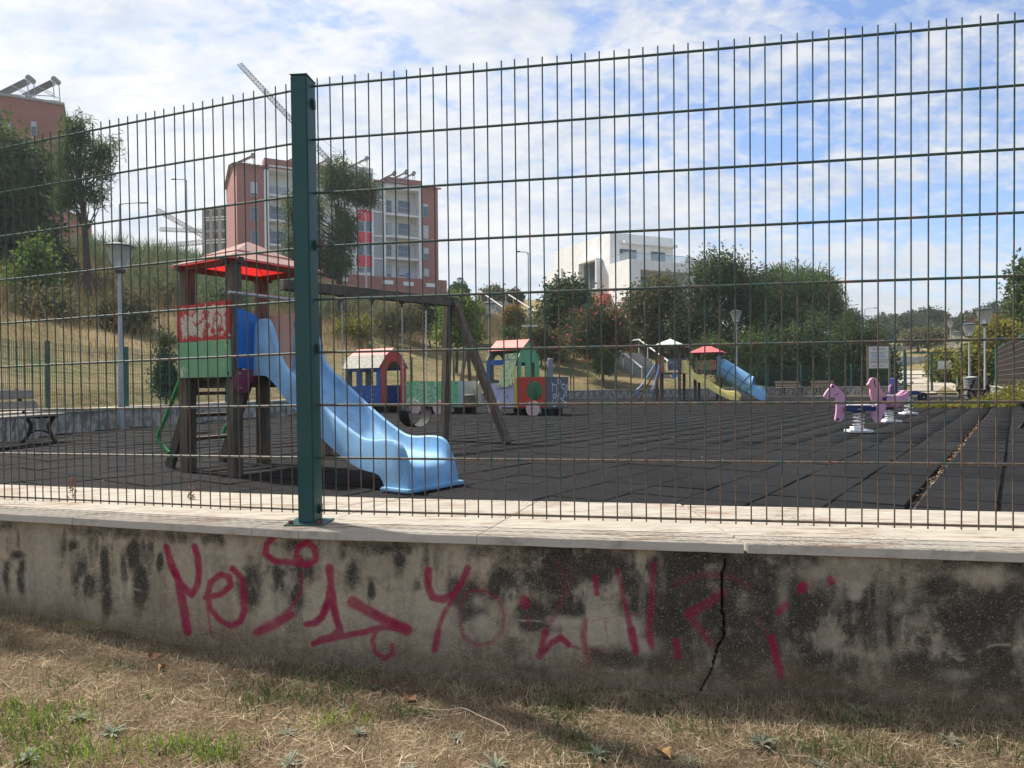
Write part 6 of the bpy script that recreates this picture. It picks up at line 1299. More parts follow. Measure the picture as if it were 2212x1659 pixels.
def leaves(n_cl, per, ell, ls, asp=0.55, spread=0.35, shell=0.55, flat=0.0, up=0.0, seed=1, lump=0.35):
    r = np.random.default_rng(seed); ell = np.array(ell, float); vol = np.cbrt(ell[:, 3]*ell[:, 4]*ell[:, 5])**2; pk = r.choice(len(ell), n_cl, p=vol/vol.sum())
    q = r.normal(size=(n_cl, 3)); q /= np.linalg.norm(q, axis=1)[:, None]; rad = np.where(r.random(n_cl) < .28, .25+.5*r.random(n_cl), shell+(1-shell)*r.random(n_cl)**.6)
    rad *= 1+lump*(fbm(q[:, 0]*2.2+pk*3.1+seed, q[:, 1]*2.2+q[:, 2]*1.7, seed+2, 3)-.5)*2
    q[:, 2] = np.where(q[:, 2] < -.55, q[:, 2]*.6, q[:, 2])
    C = ell[pk, :3]+q*ell[pk, 3:6]*rad[:, None]
    P = np.repeat(C, per, 0)+r.normal(size=(n_cl*per, 3))*spread*np.array([1, 1, 1-flat]); n = len(P)
    a = r.normal(size=(n, 3)); a[:, 2] += up; a /= np.linalg.norm(a, axis=1)[:, None]; b = r.normal(size=(n, 3)); b -= a*(a*b).sum(1)[:, None]; b /= np.linalg.norm(b, axis=1)[:, None]
    s = (ls*r.uniform(.6, 1.35, n))[:, None]; V = np.stack([P-a*s*.5, P+b*s*asp*.5, P+a*s*.5, P-b*s*asp*.5], 1).reshape(-1, 3)
    return V, np.arange(n*4).reshape(-1, 4), C
def tree(name, label, cat, x, y, z, ell, lm, n_cl=200, per=26, ls=.22, asp=.55, spread=.3, shell=.55, trunk=(.18, None), limbs=10, seed=1, up=0.0, flat=0.0, lump=.30, group=None, flowers=0):
    # ell in local metres (cx, cy, cz, rx, ry, rz)
    t = thing(name, label, cat, (x, y, z), 0, group); V, Fq, C = leaves(int(n_cl*1.45), per, ell, ls*.92, asp, spread, shell, flat, up, seed, lump)
    cr = obj('crown', npmesh('crown', V, Fq, LM[lm]), None, t); r = random.Random(seed)
    top = max(e[2] for e in ell); tr_, th = trunk; th = th or top*.85
    m = MB(); bx, by = ell[0][0], ell[0][1]
    pts = [(0, 0, -.25), (bx*.15+r.uniform(-.1, .1)*tr_*3, by*.15, th*.33), (bx*.5, by*.5, th*.66), (bx, by, th)]
    m.tube(spline(pts, 4), list(np.linspace(tr_, tr_*.35, 13)), 8); sp_ = spline(pts, 4)
    for k in range(limbs):
        c = Vector(C[r.randrange(len(C))]); st_ = sp_[min(12, max(3, int(12*min(.95, max(.25, (c.z*.75)/max(th, .1))))))]; mid = (st_+c)/2+Vector((0, 0, -.08*(c-st_).length)); m.tube([st_, mid, c], [tr_*.26, tr_*.15, tr_*.04], 5)
    obj('trunk', m, bark, t, smooth=True)
    if flowers:
        r2 = np.random.default_rng(seed+5); k = r2.choice(len(C), flowers); FV = []
        base = C[k]+r2.normal(size=(flowers, 3))*spread*1.2; P = np.repeat(base, 7, 0)+r2.normal(size=(flowers*7, 3))*.05
        n = len(P); a = r2.normal(size=(n, 3)); a /= np.linalg.norm(a, axis=1)[:, None]; b = r2.normal(size=(n, 3)); b -= a*(a*b).sum(1)[:, None]; b /= np.linalg.norm(b, axis=1)[:, None]; s = .034
        obj('blossom', npmesh('blossom', np.stack([P-a*s, P+b*s, P+a*s, P-b*s], 1).reshape(-1, 3), np.arange(n*4).reshape(-1, 4), flower), None, t, kind='stuff')
    return t
def tree_px(name, label, cat, base_px, d, boxes, lm, **k):
    """boxes: crown lobes as picture rectangles (x0, y0, x1, y1) all near distance d; depth taken equal to width"""
    b = at(base_px[0], base_px[1], d); z = hz(b.x, d) if len(base_px) < 3 else b.z; ell = []
    for i, q in enumerate(boxes):
        a, c = at(q[0], q[1], d), at(q[2], q[3], d); rx = (c.x-a.x)/2; rz = (a.z-c.z)/2; dy = (q[4] if len(q) > 4 else 0)
        ell.append(((a.x+c.x)/2-b.x, dy, (a.z+c.z)/2-z, rx, min(rx*1.0, rx), rz))
    return tree(name, label, cat, b.x, d, z, ell, lm, **k)
# ---- left side
tree_px('broadleaf_tree', 'dense dark leafy tree in front of the tall brick building', 'tree', (30, 640), 33, [(-70, 250, 70, 560), (20, 300, 130, 480), (-90, 420, 60, 600), (40, 430, 120, 590)], 'mid', n_cl=360, per=30, ls=.26, spread=.36, trunk=(.26, None), limbs=26, seed=11, lump=.45)
tree_px('pine_tree', 'tall pine with a bare leaning trunk beside the left lantern', 'tree', (192, 690), 28, [(138, 245, 196, 330), (118, 290, 175, 390), (165, 330, 235, 400), (120, 380, 175, 470), (195, 300, 250, 350), (185, 395, 225, 450)], 'pine', n_cl=110, per=44, ls=.32, asp=.11, spread=.19, shell=.5, trunk=(.17, None), limbs=34, seed=12, up=.5)
tree_px('small_tree', 'yellow-green young tree on the slope below the leafy tree', 'tree', (75, 690), 26, [(35, 560, 110, 640), (55, 520, 95, 580), (40, 610, 105, 670)], 'lite', n_cl=90, per=26, ls=.2, spread=.25, trunk=(.07, None), limbs=12, seed=13)
tree_px('shrub', 'dark shrub at the foot of the pine trunk', 'shrub', (120, 640), 31, [(70, 535, 150, 620), (30, 580, 90, 650)], 'dark', n_cl=110, per=26, ls=.22, spread=.28, trunk=(.06, None), limbs=6, seed=14)
tree_px('conifer_sapling', 'small dark bushy sapling behind the wire fence beside the tower', 'sapling', (358, 868), 16.2, [(340, 745, 378, 860), (335, 790, 386, 868), (348, 715, 366, 770)], 'dark', n_cl=110, per=22, ls=.11, asp=.35, spread=.1, trunk=(.035, None), limbs=10, seed=15, up=.4)
bgm = mat('white_plastic_bag', (.7, .7, .72), rough=.4)
# ---- centre
tree_px('pine_tree', 'large dark pine in front of the brick apartment block', 'tree', (737, 668), 48, [(690, 345, 760, 450), (614, 405, 700, 500), (612, 470, 700, 590), (740, 370, 810, 450), (715, 440, 768, 560), (700, 520, 765, 610), (770, 418, 812, 448), (640, 540, 700, 600)], 'pine', n_cl=620, per=34, ls=.40, asp=.14, spread=.28, shell=.35, trunk=(.26, None), limbs=26, seed=21, up=.6)
tree_px('young_tree', 'slim light green young tree behind the slanting swing leg', 'tree', (985, 770), 36, [(955, 650, 1035, 700), (940, 690, 1045, 750), (965, 625, 1010, 680)], 'lite', n_cl=150, per=24, ls=.22, spread=.24, trunk=(.09, None), limbs=16, seed=22)
for i, (x0_, y0_, x1_, y1_, lb) in enumerate(((970, 612, 1013, 662, 'dark clipped round tree near the brick podium'), (1090, 628, 1130, 664, 'dark clipped round tree above the orange shrub'))):
    tree_px('clipped_tree', lb, 'tree', ((x0_+x1_)/2, y1_+22), 82, [(x0_, y0_, x1_, y1_)], 'dark', n_cl=170, per=22, ls=.28, spread=.16, shell=.86, lump=.08, trunk=(.12, None), limbs=5, seed=30+i, group='clipped round trees')
tree_px('shrub', 'loose grey-green shrub between the two clipped trees', 'shrub', (1060, 668), 80, [(1032, 630, 1066, 664), (1050, 622, 1086, 662)], 'olive', n_cl=90, per=22, ls=.34, spread=.4, trunk=(.08, None), seed=32)
tree_px('orange_shrub', 'rounded shrub turning orange on the slope', 'shrub', (1109, 722), 54, [(1089, 662, 1130, 716)], 'orange', n_cl=130, per=24, ls=.22, spread=.22, shell=.6, trunk=(.07, None), seed=33)
tree_px('shrub', 'low green shrub below the orange shrub', 'shrub', (1100, 740), 50, [(1086, 715, 1118, 738)], 'mid', n_cl=60, per=20, ls=.2, spread=.2, trunk=(.04, None), seed=34)
tree_px('bush', 'tall grey-green bush to the left of the pink oleander', 'bush', (1205, 775), 46, [(1180, 605, 1265, 700), (1150, 665, 1240, 765), (1215, 640, 1290, 740)], 'dark', n_cl=330, per=28, ls=.28, spread=.36, trunk=(.14, None), seed=35, lump=.4)
tree_px('bush', 'olive bush creeping down beside the engine chimney', 'bush', (1170, 770), 43, [(1140, 700, 1185, 765), (1170, 725, 1225, 780)], 'olive', n_cl=130, per=26, ls=.22, spread=.28, trunk=(.07, None), seed=36)
tree_px('oleander', 'oleander bush covered in pink flowers', 'oleander', (1303, 812), 40, [(1215, 665, 1320, 770), (1270, 640, 1345, 740), (1300, 670, 1365, 775), (1230, 700, 1340, 790)], 'oleander', n_cl=330, per=26, ls=.24, asp=.28, spread=.26, trunk=(.09, None), seed=37, flowers=300, up=.5)
tree_px('shrub', 'small dense green shrub at the foot of the oleander', 'shrub', (1304, 815), 38.5, [(1284, 760, 1324, 812)], 'mid', n_cl=110, per=24, ls=.18, asp=.35, spread=.16, trunk=(.05, None), seed=38, up=.6)
tree_px('bush', 'grey-green bush against the white house wall', 'bush', (1375, 770), 52, [(1345, 625, 1420, 720), (1390, 595, 1470, 700), (1345, 690, 1440, 765)], 'olive', n_cl=330, per=28, ls=.3, spread=.4, trunk=(.15, None), seed=39, lump=.4)
tree_px('feathery_tree', 'feathery dark tree rising beside the white house', 'tree', (1545, 800), 50, [(1500, 545, 1610, 660), (1470, 610, 1560, 740), (1560, 590, 1660, 720), (1480, 690, 1640, 830), (1430, 660, 1520, 800)], 'dark', n_cl=720, per=30, ls=.30, asp=.4, spread=.42, trunk=(.25, None), limbs=18, seed=40, lump=.5)
tree_px('umbrella_pine', 'rounded bright green umbrella pine against the sky', 'tree', (1720, 800), 58, [(1640, 572, 1770, 690), (1700, 590, 1815, 700), (1745, 640, 1830, 718), (1625, 610, 1720, 720)], 'upine', n_cl=720, per=30, ls=.46, asp=.16, spread=.3, shell=.75, trunk=(.3, None), limbs=20, seed=41, up=1.3, lump=.2)
tree_px('hedge_bush', 'dark feathery hedge bush behind the brown benches', 'bush', (1700, 835), 45.5, [(1640, 700, 1740, 850), (1590, 740, 1690, 855), (1710, 690, 1800, 850), (1680, 780, 1800, 860)], 'dark', n_cl=520, per=28, ls=.26, asp=.4, spread=.36, trunk=(.12, None), seed=42, lump=.45)
tree_px('hedge_bush', 'dark hedge bush behind the information board', 'bush', (1860, 840), 46.5, [(1790, 680, 1880, 850), (1850, 700, 1925, 850), (1890, 745, 1938, 850), (1800, 780, 1920, 858)], 'dark', n_cl=430, per=28, ls=.26, asp=.4, spread=.34, trunk=(.12, None), seed=43, lump=.35)
tree_px('fern_leaved_bush', 'pale green feathery bush behind the blue tube slide', 'bush', (1560, 840), 43.2, [(1530, 745, 1620, 830), (1500, 730, 1560, 790), (1590, 720, 1650, 770)], 'mid', n_cl=200, per=24, ls=.26, asp=.3, spread=.3, trunk=(.08, None), seed=44)
tree_px('evergreen_tree', 'dark evergreen filling the gap under the umbrella pine', 'tree', (1690, 800), 54, [(1600, 650, 1720, 790), (1680, 670, 1790, 780), (1590, 582, 1690, 700)], 'dark', n_cl=460, per=28, ls=.30, asp=.4, spread=.4, trunk=(.2, None), seed=45)
# ---- right side
tree_px('terrace_tree', 'low spreading tree on the grassy terrace beyond the gate', 'tree', (1983, 756), 92, [(1952, 718, 2010, 742), (1990, 715, 2040, 745)], 'olive', n_cl=170, per=24, ls=.4, spread=.4, trunk=(.18, None), seed=50)
tree_px('hedge_shrub', 'yellow-green leafy shrub beside the path lanterns', 'shrub', (2050, 835), 47, [(2015, 760, 2065, 830), (2040, 770, 2110, 835)], 'yel', n_cl=260, per=24, ls=.26, spread=.3, trunk=(.08, None), seed=51)
tree_px('hedge_shrub', 'tall yellowing shrub behind the tallest lantern', 'shrub', (2130, 835), 38, [(2090, 740, 2165, 830), (2120, 700, 2190, 790), (2085, 770, 2130, 832)], 'yel', n_cl=380, per=26, ls=.24, spread=.3, trunk=(.1, None), seed=52)
tree_px('reddish_shrub', 'reddish-leaved shrub beyond the yellow hedge', 'shrub', (2135, 760), 56, [(2105, 690, 2160, 740)], 'red', n_cl=120, per=22, ls=.3, spread=.35, trunk=(.08, None), seed=53)
tree_px('poplar', 'tall green tree rising behind the brown screen', 'tree', (2235, 830), 42, [(2196, 560, 2265, 700), (2190, 650, 2275, 790)], 'mid', n_cl=330, per=26, ls=.28, spread=.34, trunk=(.2, None), seed=54)
fi = 0
r_ = random.Random(5)
for (x, ytop, w, d) in [(1835, 672, 60, 120), (1880, 690, 50, 130), (1912, 678, 46, 150), (1945, 682, 55, 122), (1990, 690, 60, 128), (2030, 676, 46, 160), (2060, 690, 56, 135), (2100, 672, 70, 120), (2150, 655, 80, 110), (2192, 640, 60, 100), (2215, 668, 60, 90), (2010, 700, 50, 118), (1965, 672, 36, 175), (2085, 684, 40, 150), (1860, 700, 60, 112), (1925, 700, 60, 115), (2128, 700, 60, 104)]:
    lb = 'dark green tree in the far tree line beyond the terraces'
    tree_px('forest_tree', lb, 'tree', (x, ytop+70), d, [(x-w*.5, ytop, x+w*.5, ytop+48), (x-w*.6, ytop+22, x+w*.2, ytop+70), (x-w*.1, ytop+18, x+w*.6, ytop+72)], 'far', n_cl=190, per=24, ls=d*.0040, spread=d*.0026, trunk=(.25, None), limbs=5, lump=.2, seed=60+fi, group='far tree line'); fi += 1
tree_px('stone_pine', 'flat-topped stone pine standing above the far tree line', 'tree', (2000, 745), 150, [(1955, 684, 2000, 696), (1985, 673, 2024, 686), (2012, 676, 2040, 692)], 'far', n_cl=110, per=22, ls=.7, spread=.5, trunk=(.3, None), limbs=8, seed=90)
# terrace walls and path past the gate
whw = mat('pale_terrace_wall', (.50, .47, .42), (.40, .38, .34), 2, .9)
for lb, x0_, x1_, y0_, y1_, d in (('upper pale terrace wall on the grassy rise', 1880, 2045, 746, 756, 95), ('lower pale terrace wall beyond the gate', 1900, 2012, 768, 783, 74)):
    a = at(x0_, y1_, d); b = at(x1_, y1_, d+4); t = thing('terrace_wall', lb, 'wall', (a.x, a.y, a.z-1.0), math.atan2(b.y-a.y, b.x-a.x)); ln = (b-a).length; hh = at(x0_, y0_, d).z-a.z
    n = max(3, int(ln/2.6)); bl = MB().box((0, 0, (hh+1.0)/2), (ln/n-.05, .5, hh+1.0)).mesh('wall_block'); bl.materials.append(whw)
    for k in range(n): obj('wall_block', bl, None, t, (ln*(k+.5)/n, r_.uniform(-.03, .03), r_.uniform(-.12, .06)))
pth = MB(); A_ = [(23.0, 40.6), (24.6, 40.0), (29.5, 52), (38, 70), (35.0, 71), (26.5, 53)]; pg_ = [(x, y) for x, y in A_]
L0 = [Vector((22.9, 40.6, 0)), Vector((25.5, 46.5, 0)), Vector((29.5, 55, 0)), Vector((36, 66, 0))]; R0 = [Vector((24.9, 39.8, 0)), Vector((28.2, 45.5, 0)), Vector((32.3, 53.5, 0)), Vector((38.6, 64.5, 0))]
L0 = spline(L0, 8); R0 = spline(R0, 8)
for i in range(len(L0)):
    zz = max(hz(L0[i].x, L0[i].y), hz(R0[i].x, R0[i].y))+.10; pth.v += [(L0[i].x, L0[i].y, zz), (R0[i].x, R0[i].y, zz)]
for i in range(len(L0)-1): pth.f.append((2*i, 2*i+1, 2*i+3, 2*i+2))
obj('path', pth, mat('pale_gravel_path', (.40, .35, .28), (.33, .29, .23), 2, .95), kind='structure')

# ================================================================== grass and weeds
def blades(P, h, w, lean, seed=0, bendf=.5):
    r = np.random.default_rng(seed); n = len(P); az = r.uniform(0, 2*np.pi, n); ln = np.abs(r.normal(0, 1, n))*lean; d = np.stack([np.cos(az)*np.sin(ln), np.sin(az)*np.sin(ln), np.cos(ln)], 1)
    fz = r.uniform(0, 2*np.pi, n); s = np.stack([np.cos(fz), np.sin(fz), np.zeros(n)], 1); h = h[:, None]; w = w[:, None]
    mid = P+d*h*.55; tip = mid+(d+np.stack([np.cos(az), np.sin(az), np.full(n, -.25)], 1)*bendf*r.uniform(0, 1, (n, 1)))*h*.45
    V = np.stack([P-s*w/2, P+s*w/2, mid+s*w*.4, mid-s*w*.4, tip], 1).reshape(-1, 3); b = np.arange(n)*5
    return V, [np.stack([b, b+1, b+2, b+3], 1), np.stack([b+3, b+2, b+4], 1)]
straw = leafmat('dry_straw', (.36, .28, .17), (.46, .37, .235), (.28, .21, .125), 6, .2); strawfar = leafmat('tall_dry_grass', (.22, .16, .09), (.31, .23, .14), (.15, .125, .065), .5, .3); grn = leafmat('green_grass', (.095, .135, .05), (.145, .185, .07), None, 5, .3); grb = leafmat('bright_green_grass', (.17, .27, .035), (.23, .32, .055), None, 5, .35); dull = leafmat('dull_green_weed', (.10, .125, .06), (.14, .15, .075), None, 5, .25)
# near lawn
soilm = bpy.data.materials.new('brown_soil_with_thatch'); soilm.use_nodes = True
def sm_(m):
    t = m.node_tree; b = t.nodes['Principled BSDF']; b.inputs['Roughness'].default_value = 1.0; b.inputs['Specular IOR Level'].default_value = .05; g = N(t, 'ShaderNodeNewGeometry'); p = g.outputs['Position']
    c = mix(t, ramp(t, noise(t, p, 5, 5, .6), [(.4, 0.0), (.62, 1.0)]), (.18, .125, .08), (.25, .185, .12)); c = mix(t, ramp(t, noise(t, p, 90, 4, .7), [(.45, 0.0), (.65, .8)]), c, (.07, .045, .03)); L(t, c, b.inputs['Base Color'])
    bn = N(t, 'ShaderNodeBump'); bn.inputs['Strength'].default_value = 1; bn.inputs['Distance'].default_value = .02; L(t, noise(t, p, 60, 5, .7), bn.inputs['Height']); L(t, bn.outputs[0], b.inputs['Normal'])
sm_(soilm)
def lawn_z(x, y): return -.222+.040*sstep(-1.0, -2.5, x)+.035*(fbm(x*1.6, y*1.6, 81)-.5)+.02*(fbm(x*7, y*7, 83)-.5)+.022*sstep(.0, 1.0, (y-(2.55-.19*x))*2+.6)
gx, gy = np.meshgrid(np.arange(-7.5, 7.0, .035), np.arange(-1.5, 5.4, .035)); gz = lawn_z(gx, gy)
fw_r = bw; 
lim = np.where(gx > bw.x, bw.y+FRD.y/FRD.x*(gx-bw.x), bw.y+FLp.y/FLp.x*(gx-bw.x))+.05
ny_, nx_ = gx.shape; ii = np.arange(nx_*ny_).reshape(ny_, nx_); keep = (gy < lim)
fq = np.stack([ii[:-1, :-1], ii[:-1, 1:], ii[1:, 1:], ii[1:, :-1]], 2); kq = keep[:-1, :-1] & keep[1:, 1:] | keep[:-1, :-1]
obj('lawn', npmesh('lawn', np.stack([gx.ravel(), gy.ravel(), gz.ravel()], 1), fq[kq], soilm, True), None, kind='structure')
def wall_y(x): return np.where(x > bw.x, bw.y+FRD.y/FRD.x*(x-bw.x), bw.y+FLp.y/FLp.x*(x-bw.x))
def scatter(n, seed, dens=None, x0=-3.2, x1=2.9, y0=1.15):
    r = np.random.default_rng(seed); x = r.uniform(x0, x1, n); y = y0+(wall_y(x)-.012-y0)*np.sqrt(r.random(n)); 
    k = np.ones(n, bool)
    if dens is not None: k = r.random(n) < dens(x, y)
    x, y = x[k], y[k]; return np.stack([x, y, lawn_z(x, y)-.004], 1)
PATCH = [(640, 1490, .30, .13), (720, 1455, .16, .07), (560, 1510, .16, .08), (400, 1600, .20, .07), (300, 1500, .12, .06), (30, 1570, .26, .16), (150, 1475, .14, .06), (250, 1440, .12, .05), (1210, 1530, .13, .10), (1260, 1610, .14, .12), (1790, 1600, .16, .08), (1500, 1560, .12, .05), (1870, 1545, .12, .05), (870, 1530, .12, .06), (1950, 1650, .15, .06), (120, 1620, .2, .1), (1650, 1590, .06, .04), (1400, 1530, .08, .03), (2150, 1600, .1, .05), (460, 1620, .1, .05)]
PW = [(gnd(a, b, -.2), c, e) for a, b, c, e in PATCH]
def green(x, y):
    g = np.zeros(x.shape)
    for p, a, b in PW: g = np.maximum(g, np.exp(-(((x-p.x)/a)**2+((y-p.y)/b)**2)))
    return g*(0.45+1.1*(fbm(x*9, y*9, 91)))
bare_ = lambda x, y: sstep(.40, .60, fbm(x*3.2, y*3.2, 95)+.12*np.clip((wall_y(x)-y)*4, 0, 1))
P = scatter(190000, 101, lambda x, y: np.clip(.30+.9*bare_(x, y), 0, 1)*(1-.6*np.clip(green(x, y)*1.2, 0, 1)))
V, F2 = blades(P, rng.uniform(.010, .040, len(P)), rng.uniform(.0012, .0026, len(P)), 1.35, 1, .5); g1 = obj('dry_grass', npmesh('dry_grass', V, F2, straw), None, kind='stuff'); tag(g1, 'short dry straw-coloured grass in front of the stained wall', 'grass')
P = scatter(60000, 102, lambda x, y: np.clip(green(x, y)*.95-.20, 0, 1)); bl = rng.random(len(P)) < .5
V, F2 = blades(P, rng.uniform(.018, .058, len(P)), rng.uniform(.0022, .0050, len(P)), .85, 2, .7); g2 = obj('green_grass', npmesh('green_grass', V, F2, grn), None, kind='stuff'); tag(g2, 'patches of green grass growing through the dry lawn', 'grass')
BP = [(gnd(400, 1605, -.2), .16, .06), (gnd(20, 1570, -.2), .22, .14), (gnd(720, 1550, -.2), .10, .05), (gnd(120, 1630, -.2), .16, .08), (gnd(470, 1620, -.2), .08, .05)]
bgf = lambda x, y: np.clip(sum(np.exp(-(((x-p.x)/a)**2+((y-p.y)/b)**2)) for p, a, b in BP), 0, 1)
P = scatter(60000, 103, lambda x, y: bgf(x, y)*.9-.1); V, F2 = blades(P, rng.uniform(.03, .08, len(P)), rng.uniform(.0022, .0045, len(P)), .55, 3, .6); g3 = obj('bright_grass', npmesh('bright_grass', V, F2, grb), None, kind='stuff'); tag(g3, 'bright lime-green grass tufts in the lawn corner below the wall', 'grass')
P = scatter(10000, 106); V, F2 = blades(P+np.array([0, 0, .006]), rng.uniform(.035, .10, len(P)), rng.uniform(.0011, .0021, len(P)), .12, 8, .3); V = V.reshape(-1, 5, 3); c0 = V[:, :2].mean(1, keepdims=True); D_ = V-c0; az_ = rng.uniform(0, 2*np.pi, len(V)); el_ = rng.uniform(.02, .32, len(V)); zz_ = D_[:, :, 2].copy(); D_[:, :, 0] += zz_*(np.cos(az_)*np.cos(el_))[:, None]; D_[:, :, 1] += zz_*(np.sin(az_)*np.cos(el_))[:, None]; D_[:, :, 2] = zz_*np.sin(el_)[:, None]; V = (c0+D_).reshape(-1, 3); V[:, 2] += .004; V[:, 1] = np.minimum(V[:, 1], wall_y(V[:, 0])-.004)
g5 = obj('fallen_straw', npmesh('fallen_straw', V, F2, leafmat('pale_fallen_straw', (.44, .36, .24), (.52, .44, .31), (.34, .26, .165), 9, .2)), None, kind='stuff'); tag(g5, 'pale dead straw lying flat and criss-cross over the lawn', 'straw')
P = scatter(2500, 104, lambda x, y: sstep(.10, .02, wall_y(x)-y)); V, F2 = blades(P, rng.uniform(.05, .13, len(P)), rng.uniform(.0012, .0022, len(P)), .4, 4, .5); g4 = obj('straw_stalks', npmesh('straw_stalks', V, F2, straw), None, kind='stuff'); tag(g4, 'taller dry stalks standing against the foot of the wall', 'grass')
# silvery rosette weeds
silver = mat('silvery_weed_leaf', (.14, .16, .11), (.21, .22, .165), 12, .8, translucent=.2)
def rosette(px, py, s, lab, n=15, m_=silver):
    s *= .62
    p = gnd(px, py, -.205); p.z = float(lawn_z(np.array(p.x), np.array(p.y))); t = MB(); r = random.Random(px)
    for k in range(n):
        a = k*2.4+r.uniform(-.3, .3); el = r.uniform(.15, 1.1); ln = s*r.uniform(.65, 1.15); w = s*.15; pts = []
        for i in range(5):
            f = i/4; rr = ln*f*math.cos(el*(1-.5*f)); zz = ln*f*math.sin(el)*(1-.45*f)+.004; ww = w*math.sin(math.pi*min(1, .12+f*.86))*.5+.0006; c = (math.cos(a)*rr, math.sin(a)*rr, zz); pts += [(c[0]-math.sin(a)*ww, c[1]+math.cos(a)*ww, zz+ww*.35), (c[0], c[1], zz), (c[0]+math.sin(a)*ww, c[1]-math.cos(a)*ww, zz+ww*.35)]
        t.add(pts, [(3*i, 3*i+1, 3*i+4, 3*i+3) for i in range(4)]+[(3*i+1, 3*i+2, 3*i+5, 3*i+4) for i in range(4)])
    o = obj('rosette_weed', t, m_, None, tuple(p), smooth=True); tag(o, lab, 'weed', 'rosette weeds'); return o
RL = 'silvery grey-green rosette weed in the dry lawn'
for px, py, s in ((242, 1575, .075), (1070, 1655, .085), (1645, 1600, .085), (2055, 1588, .07), (775, 1575, .055), (805, 1480, .045), (985, 1592, .05), (625, 1635, .07), (620, 1572, .06), (60, 1640, .08), (1290, 1625, .07), (880, 1655, .06), (1640, 1520, .04), (1490, 1640, .05), (170, 1555, .07), (1770, 1640, .05)): rosette(px, py, s, RL)
rosette(1850, 1535, .085, 'broad-leaved green weed rooted at the foot of the blackened wall', 9, mat('greyish_green_weed', (.16, .19, .10), (.21, .23, .13), 9, .8, translucent=.2)); rosette(1448, 1502, .075, 'thin green weed rooted at the wall beside the crack', 7, mat('greyish_green_weed', (.16, .19, .10)))
def dead_leaf(px, py, s, lab, m_, z=-.19):
    p = gnd(px, py, z); p.z = float(lawn_z(np.array(p.x), np.array(p.y)))+.012; m = MB(); r = random.Random(px*3); o_ = []
    for i in range(9):
        a = i/8*2*math.pi; rr = s*(.7+.5*abs(math.cos(a*2.5)))*r.uniform(.7, 1.1); o_.append((rr*math.cos(a), rr*.7*math.sin(a), .012*math.sin(a*2)+r.uniform(0, .012)))
    m.add([(0, 0, 0)]+o_[:8], [(0, i+1, (i+1) % 8+1) for i in range(8)]); tag(obj('dead_leaf', m, m_, None, tuple(p), (r.uniform(-.4, .4), r.uniform(-.4, .4), r.uniform(0, 6))), lab, 'leaf')
brl = mat('brown_dead_leaf', (.22, .10, .05), (.30, .15, .07), 40, .8, translucent=.2)
dead_leaf(330, 1412, .035, 'curled reddish-brown dead leaf at the foot of the graffiti wall', brl); dead_leaf(350, 1436, .022, 'small yellow-brown dead leaf near the curled red one', mat('tan_dead_leaf', (.40, .24, .09), rough=.8)); dead_leaf(885, 1495, .035, 'crumpled brown dead leaf in the dry grass below the wall', brl); dead_leaf(1433, 1612, .026, 'orange-tan dead leaf lying on a green tuft', mat('tan_dead_leaf', (.40, .24, .09)))
tw_ = MB(); tw_.tube(spline([tuple(gnd(a, b, -.198)) for a, b in ((905, 1528), (960, 1534), (1000, 1530), (1040, 1548), (1085, 1568), (1100, 1590))], 6), .0016, 6); tag(obj('dried_vine', tw_, mat('pale_dry_stem', (.36, .30, .23), rough=.9)), 'pale twisted dry stem lying in the straw', 'stem')
# dried seed heads behind the coping
def dry_weed(px, py, h, lab):
    d = 3.46 if px < 300 else 3.38; p = ray(px, py)*d; t = MB(); r = random.Random(px); zb_ = 0.0
    pts = [(0, 0, -.02), (.004, 0, h*.5), (-.004, 0, h)]; t.tube(pts, [.003, .002, .001], 5)
    for k in range(70):
        f = r.uniform(.35, 1); a = r.uniform(0, 6.28); rr = r.uniform(.01, .05)*(1.25-f); c = Vector((math.cos(a)*rr, math.sin(a)*rr, h*f)); t.tube([(0, 0, h*f-.02), tuple(c)], [.0008, .0006], 3); t.box(tuple(c), (.0055, .0055, .0055), Matrix.Identity(4))
    o = obj('dried_weed', t, mat('brown_seed_head', (.20, .115, .075), (.28, .17, .11), 40, .9), None, (p.x, d, 0.0)); tag(o, lab, 'weed')
dry_weed(157, 1050, .37, 'tall dried brown seed head behind the pale coping'); dry_weed(413, 1066, .33, 'short dried brown seed head behind the pale coping near the tower')
# hill vegetation
def hill_scatter(n, seed, x0, x1, y0, y1, cond):
    r = np.random.default_rng(seed); x = r.uniform(x0, x1, n); y = r.uniform(y0, y1, n); s = np.full(n, 1e9)
    for i in range(5, len(PG)-1): pass
    for i in range(len(PG)-1): s = np.minimum(s, seg_dist(x, y, PG[i], PG[i+1]))
    k = (~inside(x, y, PG_ALL)) & (s > .5) & cond(x, y, s); x, y = x[k], y[k]; return np.stack([x, y, height(x, y)-.03], 1)
patch_ = lambda x, y: fbm(x*.22, y*.22, 111)
P = hill_scatter(150000, 201, -46, 14, 12, 66, lambda x, y, s: (s > np.interp(y, [14, 24, 38], [3.6, 5.0, 9.5])+1.5*(patch_(x, y)-.5)) & (s < 40) & (np.arctan2(x-2, y) < .22) & (patch_(x, y) > .30)); sc = P[:, 1]/30
V, F2 = blades(P, rng.uniform(.35, .95, len(P)), .013*sc*rng.uniform(.7, 1.3, len(P)), .32, 5, .6); o = obj('tall_dry_grass', npmesh('tall_dry_grass', V, F2, strawfar), None, kind='stuff'); tag(o, 'tall dry brown grass covering the upper slope', 'grass')
P = hill_scatter(60000, 202, -30, 24, 10, 60, lambda x, y, s: (s < np.interp(y, [14, 24, 38], [4.2, 5.6, 11])) & (np.arctan2(x-2, y) < .34)); sc = P[:, 1]/25
